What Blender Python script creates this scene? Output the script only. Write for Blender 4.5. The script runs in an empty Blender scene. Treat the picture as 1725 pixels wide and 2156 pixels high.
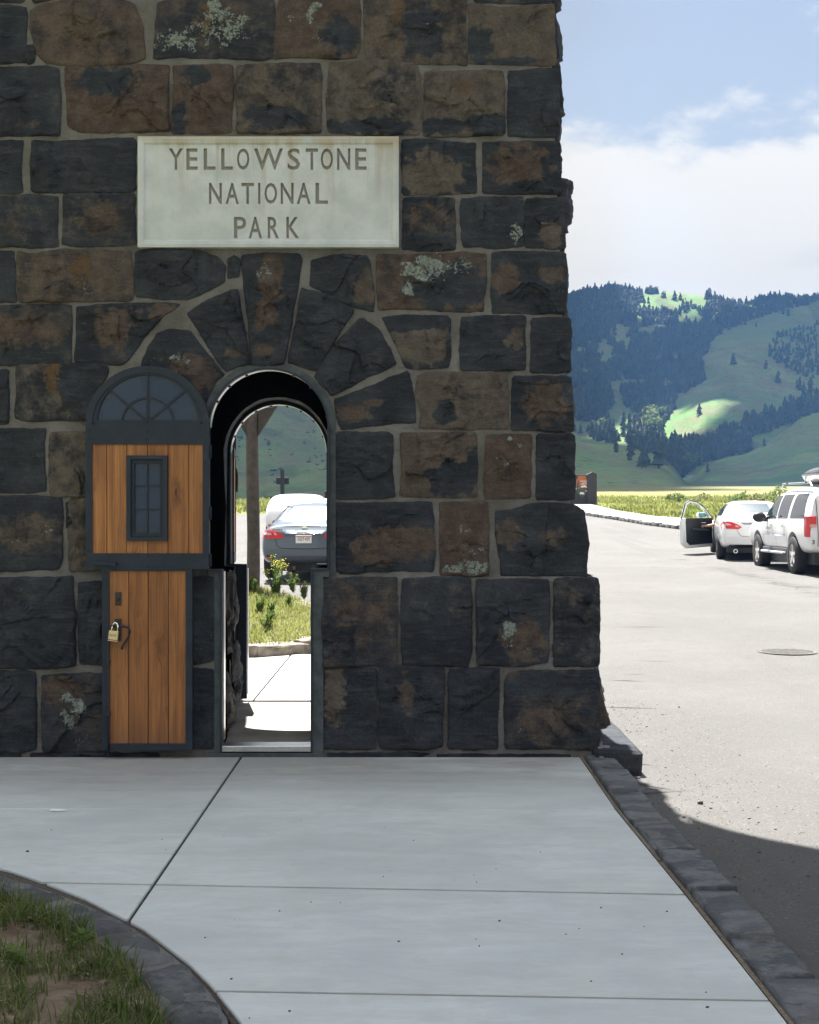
import bpy, bmesh, math, random
from mathutils import Vector, Matrix, noise
from mathutils.bvhtree import BVHTree
from mathutils.geometry import tessellate_polygon

sc = bpy.context.scene
COL = sc.collection
R = math.radians
rnd = random.Random(7)

# ---------------------------------------------------------------- camera
F_PX, CX, CY, EYE = 2880.0, 862.5, 1078.0, 1.6     # focal length measured on a 1725 px wide print of the photo
cam_d = bpy.data.cameras.new('camera'); cam = bpy.data.objects.new('camera', cam_d); COL.objects.link(cam)
cam.location = (0, 0, EYE); cam.rotation_euler = (R(90), 0, 0)
cam_d.sensor_fit = 'HORIZONTAL'; cam_d.sensor_width = 36.0; cam_d.lens = 36.0 * F_PX / 1725.0
cam_d.clip_start = 0.1; cam_d.clip_end = 12000
cam_d.dof.use_dof = False
sc.camera = cam

# ---------------------------------------------------------------- light
SUN_EL, SUN_TAN = 63.0, 0.20
SUN_AZ = math.atan(SUN_TAN)
sun_d = bpy.data.lights.new('sun', 'SUN'); sun_d.energy = 3.2; sun_d.angle = R(0.53); sun_d.color = (1.0, 0.955, 0.89)
sun = bpy.data.objects.new('sun', sun_d); COL.objects.link(sun)
SUN_DIR = Vector((-math.sin(SUN_AZ) * math.cos(R(SUN_EL)), math.cos(SUN_AZ) * math.cos(R(SUN_EL)), math.sin(R(SUN_EL))))
sun.rotation_euler = (-SUN_DIR).to_track_quat('-Z', 'Y').to_euler()
sun.location = (-4, 30, 60)

sc.view_settings.view_transform = 'Standard'; sc.view_settings.look = 'None'
sc.view_settings.exposure = 2.92; sc.view_settings.gamma = 1.0
sc.view_settings.use_curve_mapping = False
sc.render.engine = 'CYCLES'
cy = sc.cycles
cy.use_denoising = True
try:
    cy.denoiser = 'OPENIMAGEDENOISE'
except Exception:
    pass
cy.max_bounces = 8; cy.diffuse_bounces = 4; cy.glossy_bounces = 4; cy.transmission_bounces = 6; cy.volume_bounces = 0
cy.transparent_max_bounces = 12
cy.caustics_reflective = False; cy.caustics_refractive = False
cy.sample_clamp_indirect = 6.0

class NB:
    def __init__(s, nt):
        s.nt = nt
    def n(s, t, ins=None, **kw):
        nd = s.nt.nodes.new(t)
        for k, v in kw.items():
            setattr(nd, k, v)
        for k, v in (ins or {}).items():
            sock = nd.inputs[k]
            if isinstance(v, bpy.types.NodeSocket):
                s.nt.links.new(v, sock)
            else:
                if sock.type == 'RGBA' and len(v) == 3:
                    v = (*v, 1)
                sock.default_value = v
        return nd
    def math(s, op, a, b=0.0, c=None, clamp=False):
        ins = {0: a, 1: b}
        if c is not None: ins[2] = c
        return s.n('ShaderNodeMath', ins, operation=op, use_clamp=clamp).outputs[0]
    def mix(s, f, a, b):
        nd = s.nt.nodes.new('ShaderNodeMix'); nd.data_type = 'RGBA'
        for i, v in ((0, f), (6, a), (7, b)):
            if isinstance(v, bpy.types.NodeSocket): s.nt.links.new(v, nd.inputs[i])
            elif i: nd.inputs[i].default_value = (*v[:3], 1)
            else: nd.inputs[i].default_value = v
        return nd.outputs[2]
    def mulc(s, a, b):
        nd = s.nt.nodes.new('ShaderNodeMix'); nd.data_type = 'RGBA'; nd.blend_type = 'MULTIPLY'
        nd.inputs[0].default_value = 1
        for i, v in ((6, a), (7, b)):
            if isinstance(v, bpy.types.NodeSocket): s.nt.links.new(v, nd.inputs[i])
            else: nd.inputs[i].default_value = (*v[:3], 1)
        return nd.outputs[2]
    def noise(s, vec, scale, detail=4, rough=0.55, dist=0.0, out=0):
        return s.n('ShaderNodeTexNoise', {'Vector': vec, 'Scale': scale, 'Detail': detail, 'Roughness': rough, 'Distortion': dist}).outputs[out]
    def ramp(s, f, a, b, lo=0.0, hi=1.0, smooth=True):
        nd = s.n('ShaderNodeMapRange', {0: f, 1: a, 2: b, 3: lo, 4: hi})
        if smooth: nd.interpolation_type = 'SMOOTHSTEP'
        return nd.outputs[0]
    def mapv(s, vec, scale=(1, 1, 1), loc=(0, 0, 0), rot=(0, 0, 0)):
        return s.n('ShaderNodeMapping', {'Vector': vec, 'Location': loc, 'Rotation': rot, 'Scale': scale}).outputs[0]
    def coord(s, which='Object'):
        return s.n('ShaderNodeTexCoord').outputs[which]
    def bump(s, h, strength=0.5, dist=0.01, normal=None):
        ins = {'Height': h, 'Strength': strength, 'Distance': dist}
        if normal is not None: ins['Normal'] = normal
        return s.n('ShaderNodeBump', ins).outputs[0]
    def attr(s, name, kind='GEOMETRY', out='Fac'):
        return s.n('ShaderNodeAttribute', attribute_name=name, attribute_type=kind).outputs[out]

# world: Nishita sky with broken cumulus
world = bpy.data.worlds.new('World'); sc.world = world; world.use_nodes = True
wn = NB(world.node_tree)
for n_ in list(world.node_tree.nodes): world.node_tree.nodes.remove(n_)
sky = wn.n('ShaderNodeTexSky', sky_type='NISHITA', sun_disc=False)
sky.sun_elevation = R(SUN_EL); sky.sun_rotation = -SUN_AZ
sky.altitude = 1600; sky.air_density = 1.0; sky.dust_density = 1.4; sky.ozone_density = 1.0
dirv = wn.coord('Generated')
sepd = wn.n('ShaderNodeSeparateXYZ', {0: dirv})
elev = sepd.outputs[2]
flat = wn.mapv(dirv, (1.0, 1.0, 2.1), (7.6, 6.8216, 3.7851))
c1 = wn.noise(flat, 4.2, 9, 0.62, 0.25)
c2 = wn.noise(flat, 15.0, 6, 0.6, 0.0)
dens = wn.math('ADD', wn.math('MULTIPLY', c1, 0.8), wn.math('MULTIPLY', c2, 0.2))
thr = wn.math('SUBTRACT', wn.ramp(elev, 0.205, 0.335, 0.26, 0.605), wn.ramp(elev, 0.36, 0.52, 0.0, 0.115))
cmask = wn.ramp(wn.math('SUBTRACT', dens, thr), -0.005, 0.095)
shade_n = wn.ramp(wn.noise(wn.mapv(dirv, (1, 1, 3.2), (0.1, 0.8, 0.4)), 5.5, 5, 0.55), 0.52, 0.72, 0.0, 1.0)
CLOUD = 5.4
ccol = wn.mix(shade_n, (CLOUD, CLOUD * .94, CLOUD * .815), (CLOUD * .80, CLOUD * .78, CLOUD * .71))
SKY_MUL = 0.27
bluesky = wn.mulc(sky.outputs[0], (SKY_MUL * 1.22, SKY_MUL * .90, SKY_MUL * .62))
# cloud luminance raised towards the zenith, added to brighten the shaded wall and pavement
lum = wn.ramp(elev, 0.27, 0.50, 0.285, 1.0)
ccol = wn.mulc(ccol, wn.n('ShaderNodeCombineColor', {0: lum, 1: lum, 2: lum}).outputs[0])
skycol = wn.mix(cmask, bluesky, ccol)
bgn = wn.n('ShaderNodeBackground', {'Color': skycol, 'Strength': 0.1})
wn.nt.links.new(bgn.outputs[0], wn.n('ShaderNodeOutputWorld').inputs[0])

# ---------------------------------------------------------------- helpers
def P(px, py, d):                # a measured print position at the true distance d of the thing
    return Vector(((px - CX) * d / F_PX, d, EYE - (py - CY) * d / F_PX))

def new_mat(name, color=(.5, .5, .5), rough=.6, metal=0.0, spec=.5):
    m = bpy.data.materials.new(name); m.use_nodes = True
    b = m.node_tree.nodes['Principled BSDF']
    b.inputs['Base Color'].default_value = (*color, 1); b.inputs['Roughness'].default_value = rough
    b.inputs['Metallic'].default_value = metal; b.inputs['Specular IOR Level'].default_value = spec
    return m, NB(m.node_tree), b

def put(nb, b, **kw):
    names = {'color': 'Base Color', 'rough': 'Roughness', 'normal': 'Normal', 'spec': 'Specular IOR Level', 'alpha': 'Alpha', 'trans': 'Transmission Weight'}
    for k, v in kw.items():
        s = b.inputs[names[k]]
        if isinstance(v, bpy.types.NodeSocket): nb.nt.links.new(v, s)
        else: s.default_value = v

def tag(o, label=None, cat=None, group=None, kind=None):
    if label: o['label'] = label
    if cat: o['category'] = cat
    if group: o['group'] = group
    if kind: o['kind'] = kind
    return o

def link(o, parent=None):
    COL.objects.link(o)
    if parent is not None:
        o.parent = parent
    return o

def empty(name, loc=(0, 0, 0), rz=0.0):
    o = bpy.data.objects.new(name, None); o.location = loc; o.rotation_euler = (0, 0, rz)
    o.empty_display_size = 0.2
    return link(o)

def obj(name, verts, faces, mat, parent=None, smooth=False, local=True, mats=None, midx=None):
    me = bpy.data.meshes.new(name)
    me.from_pydata([tuple(v) for v in verts], [], faces)
    for m in (mats or [mat]): me.materials.append(m)
    if midx: me.polygons.foreach_set('material_index', midx)
    if smooth: me.polygons.foreach_set('use_smooth', [True] * len(me.polygons))
    me.update()
    return link(bpy.data.objects.new(name, me), parent)

def bmobj(name, bm, mat, parent=None, smooth=False, recalc=True):
    if recalc: bmesh.ops.recalc_face_normals(bm, faces=bm.faces)
    me = bpy.data.meshes.new(name); bm.to_mesh(me); bm.free()
    me.materials.append(mat)
    if smooth: me.polygons.foreach_set('use_smooth', [True] * len(me.polygons))
    return link(bpy.data.objects.new(name, me), parent)

def bm_box(bm, a, b, bevel=0.0, rot=None, piv=None):
    x0, y0, z0 = a; x1, y1, z1 = b
    vs = [bm.verts.new(p) for p in ((x0, y0, z0), (x1, y0, z0), (x1, y1, z0), (x0, y1, z0), (x0, y0, z1), (x1, y0, z1), (x1, y1, z1), (x0, y1, z1))]
    fs = [bm.faces.new([vs[i] for i in f]) for f in ((0, 3, 2, 1), (4, 5, 6, 7), (0, 1, 5, 4), (1, 2, 6, 5), (2, 3, 7, 6), (3, 0, 4, 7))]
    if bevel:
        es = list({e for f in fs for e in f.edges})
        r = bmesh.ops.bevel(bm, geom=es, offset=bevel, segments=1, affect='EDGES')
        vs = list({v for f in r['faces'] for v in f.verts} | {v for v in vs if v.is_valid})
    if rot is not None:
        p = Vector(piv)
        for v in vs: v.co = p + rot @ (v.co - p)
    return vs

def box(name, a, b, mat, parent=None, bevel=0.0, rot=None, piv=None):
    bm = bmesh.new(); bm_box(bm, a, b, bevel, rot, piv)
    return bmobj(name, bm, mat, parent)

def bm_prism(bm, pts, vec, bevel=0.0):
    """extrude a planar polygon (list of Vector) along vec"""
    vec = Vector(vec); n = len(pts)
    a = [bm.verts.new(p) for p in pts]; b = [bm.verts.new(Vector(p) + vec) for p in pts]
    fs = [bm.faces.new(a), bm.faces.new(b[::-1])]
    for i in range(n):
        fs.append(bm.faces.new([a[i], b[i], b[(i + 1) % n], a[(i + 1) % n]]))
    if bevel:
        bmesh.ops.bevel(bm, geom=list(fs[0].edges) + list(fs[1].edges), offset=bevel, segments=1, affect='EDGES')

def prism(name, pts, vec, mat, parent=None, bevel=0.0):
    bm = bmesh.new(); bm_prism(bm, pts, vec, bevel)
    return bmobj(name, bm, mat, parent)

def bm_tube(bm, pts, rad, seg=8, cap=True):
    pts = [Vector(p) for p in pts]; rings = []
    rads = rad if isinstance(rad, (list, tuple)) else [rad] * len(pts)
    for i, p in enumerate(pts):
        t = (pts[min(i + 1, len(pts) - 1)] - pts[max(i - 1, 0)]).normalized()
        up = Vector((0, 0, 1)) if abs(t.z) < .9 else Vector((1, 0, 0))
        u = t.cross(up).normalized(); v = t.cross(u).normalized()
        rings.append([bm.verts.new(p + (u * math.cos(a) + v * math.sin(a)) * rads[i]) for a in [2 * math.pi * k / seg for k in range(seg)]])
    for r0, r1 in zip(rings, rings[1:]):
        for k in range(seg):
            bm.faces.new([r0[k], r0[(k + 1) % seg], r1[(k + 1) % seg], r1[k]])
    if cap:
        bm.faces.new(rings[0][::-1]); bm.faces.new(rings[-1])

def tube(name, pts, rad, mat, parent=None, seg=8, smooth=True):
    bm = bmesh.new(); bm_tube(bm, pts, rad, seg)
    return bmobj(name, bm, mat, parent, smooth)

def bm_strip(bm, inner, outer, vec):
    """closed band between two polylines, extruded along vec"""
    vec = Vector(vec)
    A = [[bm.verts.new(p) for p in l] for l in (inner, outer)]
    B = [[bm.verts.new(Vector(p) + vec) for p in l] for l in (inner, outer)]
    n = len(inner)
    for i in range(n - 1):
        for quad in ((A[0][i], A[0][i + 1], A[1][i + 1], A[1][i]), (B[0][i + 1], B[0][i], B[1][i], B[1][i + 1]),
                     (A[0][i + 1], A[0][i], B[0][i], B[0][i + 1]), (A[1][i], A[1][i + 1], B[1][i + 1], B[1][i])):
            bm.faces.new(quad)
    for i in (0, n - 1):
        bm.faces.new((A[0][i], A[1][i], B[1][i], B[0][i]))

def bm_blob(bm, c, r, seed=0, amp=.25, sub=1):
    res = bmesh.ops.create_icosphere(bm, subdivisions=sub, radius=1.0)
    for v in res['verts']:
        k = 1 + amp * noise.noise(v.co * 1.7 + Vector((seed * 3.1, seed * 1.7, seed)))
        v.co = Vector((c[0] + v.co.x * r[0] * k, c[1] + v.co.y * r[1] * k, c[2] + v.co.z * r[2] * k))

def lerp_tab(tab, x):
    if x <= tab[0][0]: return tab[0][1]
    for (x0, y0), (x1, y1) in zip(tab, tab[1:]):
        if x <= x1: return y0 + (y1 - y0) * (x - x0) / (x1 - x0)
    (x0, y0), (x1, y1) = tab[-2:]
    return y1 + (y1 - y0) * (x - x1) / (x1 - x0)

def inside(pt, poly):
    x, y = pt; c = False; j = len(poly) - 1
    for i in range(len(poly)):
        xi, yi = poly[i]; xj, yj = poly[j]
        if (yi > y) != (yj > y) and x < (xj - xi) * (y - yi) / (yj - yi) + xi: c = not c
        j = i
    return c

def chaikin(pts, n=1, closed=True, k=.2):
    for _ in range(n):
        out = []; m = len(pts)
        for i in range(m if closed else m - 1):
            a, b = pts[i], pts[(i + 1) % m]
            out += [(a[0] * (1 - k) + b[0] * k, a[1] * (1 - k) + b[1] * k), (a[0] * k + b[0] * (1 - k), a[1] * k + b[1] * (1 - k))]
        if not closed: out = [pts[0]] + out + [pts[-1]]
        pts = out
    return pts

def resample(pts, n, closed=True):
    q = list(pts) + ([pts[0]] if closed else [])
    L = [0]
    for a, b in zip(q, q[1:]): L.append(L[-1] + math.hypot(b[0] - a[0], b[1] - a[1]))
    out = []; j = 0
    for i in range(n):
        t = L[-1] * i / (n if closed else n - 1)
        while j < len(L) - 2 and L[j + 1] < t: j += 1
        f = (t - L[j]) / max(L[j + 1] - L[j], 1e-9)
        out.append((q[j][0] + (q[j + 1][0] - q[j][0]) * f, q[j][1] + (q[j + 1][1] - q[j][1]) * f))
    return out

def smooth_line(pts, n):
    return resample(chaikin(pts, 3, False), n, False)

# ---------------------------------------------------------------- materials
def m_stone():
    m, nb, b = new_mat('basalt_rock', rough=.72, spec=.22)
    co = nb.coord(); rn = nb.n('ShaderNodeObjectInfo').outputs['Random']
    off = nb.n('ShaderNodeCombineXYZ', {0: nb.math('MULTIPLY', rn, 37.0), 1: nb.math('MULTIPLY', rn, 11.0), 2: nb.math('MULTIPLY', rn, 23.0)}).outputs[0]
    v = nb.n('ShaderNodeVectorMath', {0: co, 1: off}, operation='ADD').outputs[0]
    brown = nb.attr('brown'); white = nb.attr('white'); orange = nb.attr('orange')
    big = nb.noise(v, 3.2, 5, .6); mid = nb.noise(v, 11, 6, .65); fine = nb.noise(v, 70, 5, .7)
    strata = nb.noise(nb.mapv(v, (5, 5, 26)), 1.0, 6, .65, .6)
    dark = nb.mix(nb.ramp(big, .35, .68), (.0140, .0185, .0265), (.031, .0375, .047))
    dark = nb.mix(nb.math('MULTIPLY', nb.ramp(strata, .45, .7), .5), dark, (.056, .060, .066))
    br = nb.mix(nb.ramp(mid, .35, .65), (.072, .046, .037), (.078, .060, .049))
    br = nb.mix(nb.math('MULTIPLY', nb.ramp(strata, .35, .62, 1, 0), .65), br, (.043, .037, .034))
    tone = nb.attr('tone', 'OBJECT')
    br = nb.mix(tone, br, (.090, .078, .066))
    fac = nb.ramp(nb.math('ADD', brown, nb.math('MULTIPLY', nb.math('SUBTRACT', nb.math('ADD', nb.math('ADD', nb.math('MULTIPLY', big, .36), nb.math('MULTIPLY', mid, .44)), nb.math('MULTIPLY', nb.noise(v, 34, 6, .7), .2)), .5), 2.8)), .24, .76)
    col = nb.mix(fac, dark, br)
    col = nb.mulc(col, nb.n('ShaderNodeCombineColor', {0: nb.math('MULTIPLY', nb.ramp(fine, .28, .75, .78, 1.25), nb.ramp(mid, .3, .72, .72, 1.3)), 1: nb.math('MULTIPLY', nb.ramp(fine, .28, .75, .78, 1.25), nb.ramp(mid, .3, .72, .72, 1.3)), 2: nb.math('MULTIPLY', nb.ramp(fine, .28, .75, .78, 1.25), nb.ramp(mid, .3, .72, .74, 1.28))}).outputs[0])
    # lichens and lime crusts: broken patches
    spot = nb.noise(v, 58, 5, .68, .3); spot2 = nb.noise(v, 15, 5, .7, .5)
    wf = nb.ramp(nb.math('ADD', nb.math('MULTIPLY', spot, .6), nb.math('MULTIPLY', spot2, .4)), nb.math('SUBTRACT', .76, nb.math('MULTIPLY', white, .33)), nb.math('SUBTRACT', .80, nb.math('MULTIPLY', white, .33)))
    wf = nb.math('MULTIPLY', wf, nb.ramp(white, .02, .12))
    wcol = nb.mix(nb.ramp(fine, .4, .6), (.235, .27, .245), (.12, .145, .13))
    col = nb.mix(wf, col, wcol)
    ospot = nb.noise(v, 27, 6, .7, .4)
    of = nb.math('MULTIPLY', nb.ramp(ospot, nb.math('SUBTRACT', .70, nb.math('MULTIPLY', orange, .26)), nb.math('SUBTRACT', .77, nb.math('MULTIPLY', orange, .26))), nb.ramp(orange, .02, .12))
    col = nb.mix(nb.math('MULTIPLY', of, .85), col, nb.mix(nb.ramp(fine, .4, .6), (.115, .055, .018), (.085, .062, .032)))
    # stray specks of lichen everywhere
    vor = nb.n('ShaderNodeTexVoronoi', {'Vector': v, 'Scale': 60.0})
    sp = nb.math('MULTIPLY', nb.ramp(vor.outputs['Distance'], .10, .2, 1, 0), nb.ramp(nb.noise(v, 6, 3), .62, .7))
    col = nb.mix(nb.math('MULTIPLY', sp, .7), col, (.2, .24, .22))
    pit = nb.ramp(nb.noise(nb.mapv(v, (22, 22, 44)), 1.0, 4, .6), .66, .76)
    col = nb.mix(nb.math('MULTIPLY', pit, .7), col, (.012, .012, .013))
    scr = nb.math('MULTIPLY', nb.ramp(nb.noise(nb.mapv(v, (16, 16, 60), (4, 2, 7)), 1.0, 5, .7, .8), .66, .74), .45)
    col = nb.mix(scr, col, (.15, .145, .135))
    hgt = nb.math('ADD', nb.math('MULTIPLY', nb.noise(v, 14, 9, .68), .75), nb.math('MULTIPLY', strata, .5))
    hgt = nb.math('ADD', hgt, nb.math('MULTIPLY', fine, .16))
    hgt = nb.math('ADD', hgt, nb.math('MULTIPLY', wf, .06))
    put(nb, b, color=col, normal=nb.bump(nb.math('ADD', hgt, nb.math('MULTIPLY', nb.noise(v, 32, 7, .7), .35)), .85, .03), rough=nb.ramp(mid, .3, .7, .55, .85))
    return m

def m_mortar():
    m, nb, b = new_mat('lime_mortar', rough=.9, spec=.2)
    co = nb.coord(); n1 = nb.noise(co, 4, 6, .6); n2 = nb.noise(co, 55, 6, .75); n3 = nb.noise(co, 1.1, 4)
    col = nb.mix(nb.ramp(n1, .3, .7), (.170, .169, .163), (.260, .257, .247))
    col = nb.mix(nb.ramp(n3, .52, .66, 0, .65), col, (.105, .098, .08))
    col = nb.mix(nb.ramp(n2, .55, .72, 0, .55), col, (.075, .07, .063))
    put(nb, b, color=col, normal=nb.bump(nb.math('ADD', n2, nb.math('MULTIPLY', nb.noise(co, 16, 6, .7), 1.4)), 1.0, .03))
    return m

def m_plain(name, color, rough=.6, metal=0., spec=.5, var=.25, scale=20, bumps=0., bscale=40):
    m, nb, b = new_mat(name, color, rough, metal, spec)
    co = nb.coord(); n1 = nb.noise(co, scale, 5, .6)
    lo = tuple(c * (1 - var) for c in color); hi = tuple(c * (1 + var) for c in color)
    put(nb, b, color=nb.mix(nb.ramp(n1, .3, .7), lo, hi))
    if bumps: put(nb, b, normal=nb.bump(nb.noise(co, bscale, 5, .6), bumps, .01))
    return m

def m_plaque(dirty):
    m, nb, b = new_mat('limestone_cut' if dirty else 'limestone', rough=.8, spec=.25)
    co = nb.coord(); n1 = nb.noise(co, 6, 6, .6); n2 = nb.noise(co, 90, 5, .7)
    base = nb.mix(nb.ramp(n1, .3, .7), (.41, .45, .465), (.505, .548, .56))
    sep = nb.n('ShaderNodeSeparateXYZ', {0: co})
    run = nb.noise(nb.mapv(co, (7, 1, .35)), 1.0, 5, .65)
    hz = nb.ramp(sep.outputs[2], 3.15, 4.10, .0, 1.0, False)
    st = nb.ramp(nb.math('ADD', run, nb.math('MULTIPLY', hz, .17)), .60, .78, 0, .5)
    base = nb.mix(st, base, (.33, .285, .215))
    top = nb.ramp(nb.math('ADD', sep.outputs[2], nb.math('MULTIPLY', nb.math('SUBTRACT', run, .5), .22)), 3.985, 4.03, 0, .6)
    base = nb.mix(top, base, (.36, .31, .22))
    if dirty: base = nb.mix(.66, base, (.19, .172, .135))
    base = nb.mix(nb.ramp(n2, .6, .75, 0, .25), base, (.3, .3, .27))
    put(nb, b, color=base, normal=nb.bump(nb.math('ADD', n2, nb.math('MULTIPLY', nb.noise(co, 25, 4), .8)), .3, .006))
    return m

def m_steel():
    m, nb, b = new_mat('blackened_steel', (.03, .035, .045), .55, 0.0, .25)
    co = nb.coord(); n1 = nb.noise(co, 9, 6, .65); n2 = nb.noise(co, 120, 3, .6)
    col = nb.mix(nb.ramp(n1, .35, .7), (.013, .021, .034), (.024, .034, .050))
    col = nb.mix(nb.ramp(n2, .70, .78, 0, .55), col, (.15, .17, .18))
    put(nb, b, color=col, rough=nb.ramp(n1, .3, .7, .42, .62), normal=nb.bump(n2, .12, .003))
    return m

def m_wood():
    m, nb, b = new_mat('stained_pine', rough=.5, spec=.35)
    co = nb.coord(); rn = nb.n('ShaderNodeObjectInfo').outputs['Random']
    off = nb.n('ShaderNodeCombineXYZ', {0: nb.math('MULTIPLY', rn, 13.0), 1: nb.math('MULTIPLY', rn, 5.0), 2: nb.math('MULTIPLY', rn, 29.0)}).outputs[0]
    v = nb.n('ShaderNodeVectorMath', {0: co, 1: off}, operation='ADD').outputs[0]
    kn = nb.n('ShaderNodeTexVoronoi', {'Vector': nb.mapv(v, (7.0, .5, 2.3)), 'Scale': 1.0, 'Randomness': 1.0})
    kd = kn.outputs['Distance']
    warp = nb.ramp(kd, .0, .38, .13, 0.0)
    vx = nb.n('ShaderNodeVectorMath', {0: nb.mapv(v, (34, 34, 1.6)), 1: nb.n('ShaderNodeCombineXYZ', {0: nb.math('MULTIPLY', warp, 10.0)}).outputs[0]}, operation='ADD').outputs[0]
    gr = nb.noise(vx, 1.0, 6, .6, .35); lines = nb.noise(nb.mapv(v, (150, 150, 3)), 1.0, 3, .6)
    cath = nb.n('ShaderNodeTexWave', {'Vector': vx, 'Scale': .55, 'Distortion': 2.0, 'Detail': 3.0, 'Detail Scale': 1.2}, wave_type='BANDS', bands_direction='X').outputs['Fac']
    col = nb.mix(nb.ramp(gr, .3, .72), (.19, .078, .028), (.38, .172, .062))
    col = nb.mix(nb.math('MULTIPLY', nb.ramp(cath, .80, .98), .4), col, (.46, .19, .052))
    col = nb.mix(nb.ramp(lines, .54, .72, 0, .45), col, (.15, .055, .02))
    halo = nb.math('MULTIPLY', nb.ramp(kd, .05, .34, 1, 0), nb.ramp(nb.noise(v, 5, 3), .40, .58))
    col = nb.mix(nb.math('MULTIPLY', halo, .85), col, (.095, .036, .016))
    col = nb.mix(nb.ramp(kd, .03, .07, .95, 0), col, (.035, .015, .009))
    col = nb.mix(nb.ramp(nb.noise(nb.mapv(v, (6, 6, 1.6)), 1.0, 5, .65), .50, .68, 0, .6), col, (.15, .065, .03))
    col = nb.mulc(col, nb.n('ShaderNodeCombineColor', {0: nb.ramp(rn, 0, 1, .78, 1.12, False), 1: nb.ramp(rn, 0, 1, .74, 1.14, False), 2: nb.ramp(rn, 0, 1, .7, 1.15, False)}).outputs[0])
    sepw = nb.n('ShaderNodeSeparateXYZ', {0: co})
    grime = nb.ramp(nb.math('ADD', sepw.outputs[2], nb.math('MULTIPLY', nb.math('SUBTRACT', nb.noise(nb.mapv(co, (9, 9, 2)), 1.0, 5, .6), .5), .5)), .0, .42, .5, 0)
    col = nb.mix(grime, col, (.10, .05, .028))
    put(nb, b, color=col, normal=nb.bump(nb.math('ADD', gr, lines), .15, .004), rough=nb.ramp(gr, .3, .7, .45, .62))
    return m

def m_concrete():
    m, nb, b = new_mat('broom_concrete', rough=.82, spec=.25)
    co = nb.coord(); rn = nb.n('ShaderNodeObjectInfo').outputs['Random']
    big = nb.noise(co, .9, 5, .6); streak = nb.noise(nb.mapv(co, (1.1, 6, 1)), 1.3, 8, .72, .5); mid = nb.noise(co, 5, 7, .68)
    fine = nb.noise(nb.mapv(co, (12, 240, 1)), 1.0, 4, .7); grit = nb.noise(co, 220, 3, .7)
    col = nb.mix(nb.ramp(big, .35, .65), (.455, .497, .502), (.535, .577, .577))
    col = nb.mix(nb.ramp(streak, .34, .62, .5, 0), col, (.43, .44, .425))
    col = nb.mix(nb.ramp(streak, .62, .8, 0, .3), col, (.65, .65, .63))
    mott = nb.noise(nb.mapv(co, (1.3, 2.2, 1), (5, 2, 0)), 1.6, 7, .7, .4)
    col = nb.mix(nb.ramp(mott, .42, .62, 0, .42), col, (.37, .405, .415))
    col = nb.mix(nb.ramp(mott, .38, .28, 0, .4), col, (.60, .63, .62))
    sep = nb.n('ShaderNodeSeparateXYZ', {0: co})
    damp = nb.math('MULTIPLY', nb.ramp(nb.math('ADD', sep.outputs[1], nb.math('MULTIPLY', nb.math('SUBTRACT', streak, .5), 1.6)), 7.35, 8.7, 0, 1), nb.ramp(nb.noise(nb.mapv(co, (.55, 1.2, 1), (3.2, 1.4, 0)), 1.0, 5, .6), .32, .50))
    col = nb.mix(nb.math('MULTIPLY', damp, .8), col, (.25, .25, .24))
    col = nb.mix(nb.ramp(mid, .52, .72, 0, .5), col, (.43, .425, .395))
    col = nb.mix(nb.ramp(fine, .4, .7, 0, .38), col, (.38, .39, .385))
    col = nb.mix(nb.ramp(grit, .62, .74, 0, .5), col, (.24, .23, .22))
    h = nb.math('ADD', nb.math('MULTIPLY', fine, .6), nb.math('MULTIPLY', grit, .5))
    put(nb, b, color=col, normal=nb.bump(h, .35, .004))
    return m

def m_asphalt():
    m, nb, b = new_mat('worn_chipseal', rough=.9, spec=.2)
    co = nb.coord(); big = nb.noise(co, .35, 5, .6); mid = nb.noise(co, 4, 5, .6); g = nb.noise(co, 130, 4, .8); g2 = nb.n('ShaderNodeTexVoronoi', {'Vector': co, 'Scale': 90.0})
    col = nb.mix(nb.ramp(big, .35, .65), (.103, .102, .101), (.121, .120, .118))
    col = nb.mix(nb.ramp(mid, .3, .7, .3, 0), col, (.090, .086, .083))
    tyre = nb.noise(nb.mapv(co, (.9, .05, 1)), 1.0, 4, .6, .4)
    col = nb.mix(nb.ramp(tyre, .54, .68, 0, .4), col, (.080, .077, .075))
    col = nb.mix(nb.ramp(g, .5, .75, 0, .45), col, (.18, .173, .165))
    col = nb.mix(nb.ramp(g, .46, .3, 0, .5), col, (.055, .052, .052))
    cc = nb.n('ShaderNodeSeparateColor', {0: g2.outputs['Color']}).outputs[0]
    col = nb.mix(nb.ramp(cc, .9, .97, 0, .45), col, (.21, .19, .17))
    put(nb, b, color=col, normal=nb.bump(nb.math('ADD', g, nb.math('MULTIPLY', g2.outputs['Distance'], .8)), .75, .012))
    return m

def m_ground():
    m, nb, b = new_mat('meadow_turf', rough=.95, spec=.1)
    co = nb.coord(); big = nb.noise(co, .02, 5, .6); mid = nb.noise(nb.mapv(co, (1, .35, 1)), .14, 6, .65); fine = nb.noise(nb.mapv(co, (1, .4, 1)), 1.6, 6, .7)
    col = nb.mix(nb.ramp(mid, .35, .65), (.125, .135, .040), (.19, .175, .070))
    col = nb.mix(nb.ramp(big, .4, .62), col, (.125, .135, .045))
    col = nb.mix(nb.ramp(fine, .3, .6, .55, 0), col, (.06, .075, .025))
    sep = nb.n('ShaderNodeSeparateXYZ', {0: co})
    col = nb.mix(nb.ramp(sep.outputs[1], 90, 200, 0, .55), col, (.20, .19, .095))
    put(nb, b, color=col, normal=nb.bump(fine, .6, .15))
    return m

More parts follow.
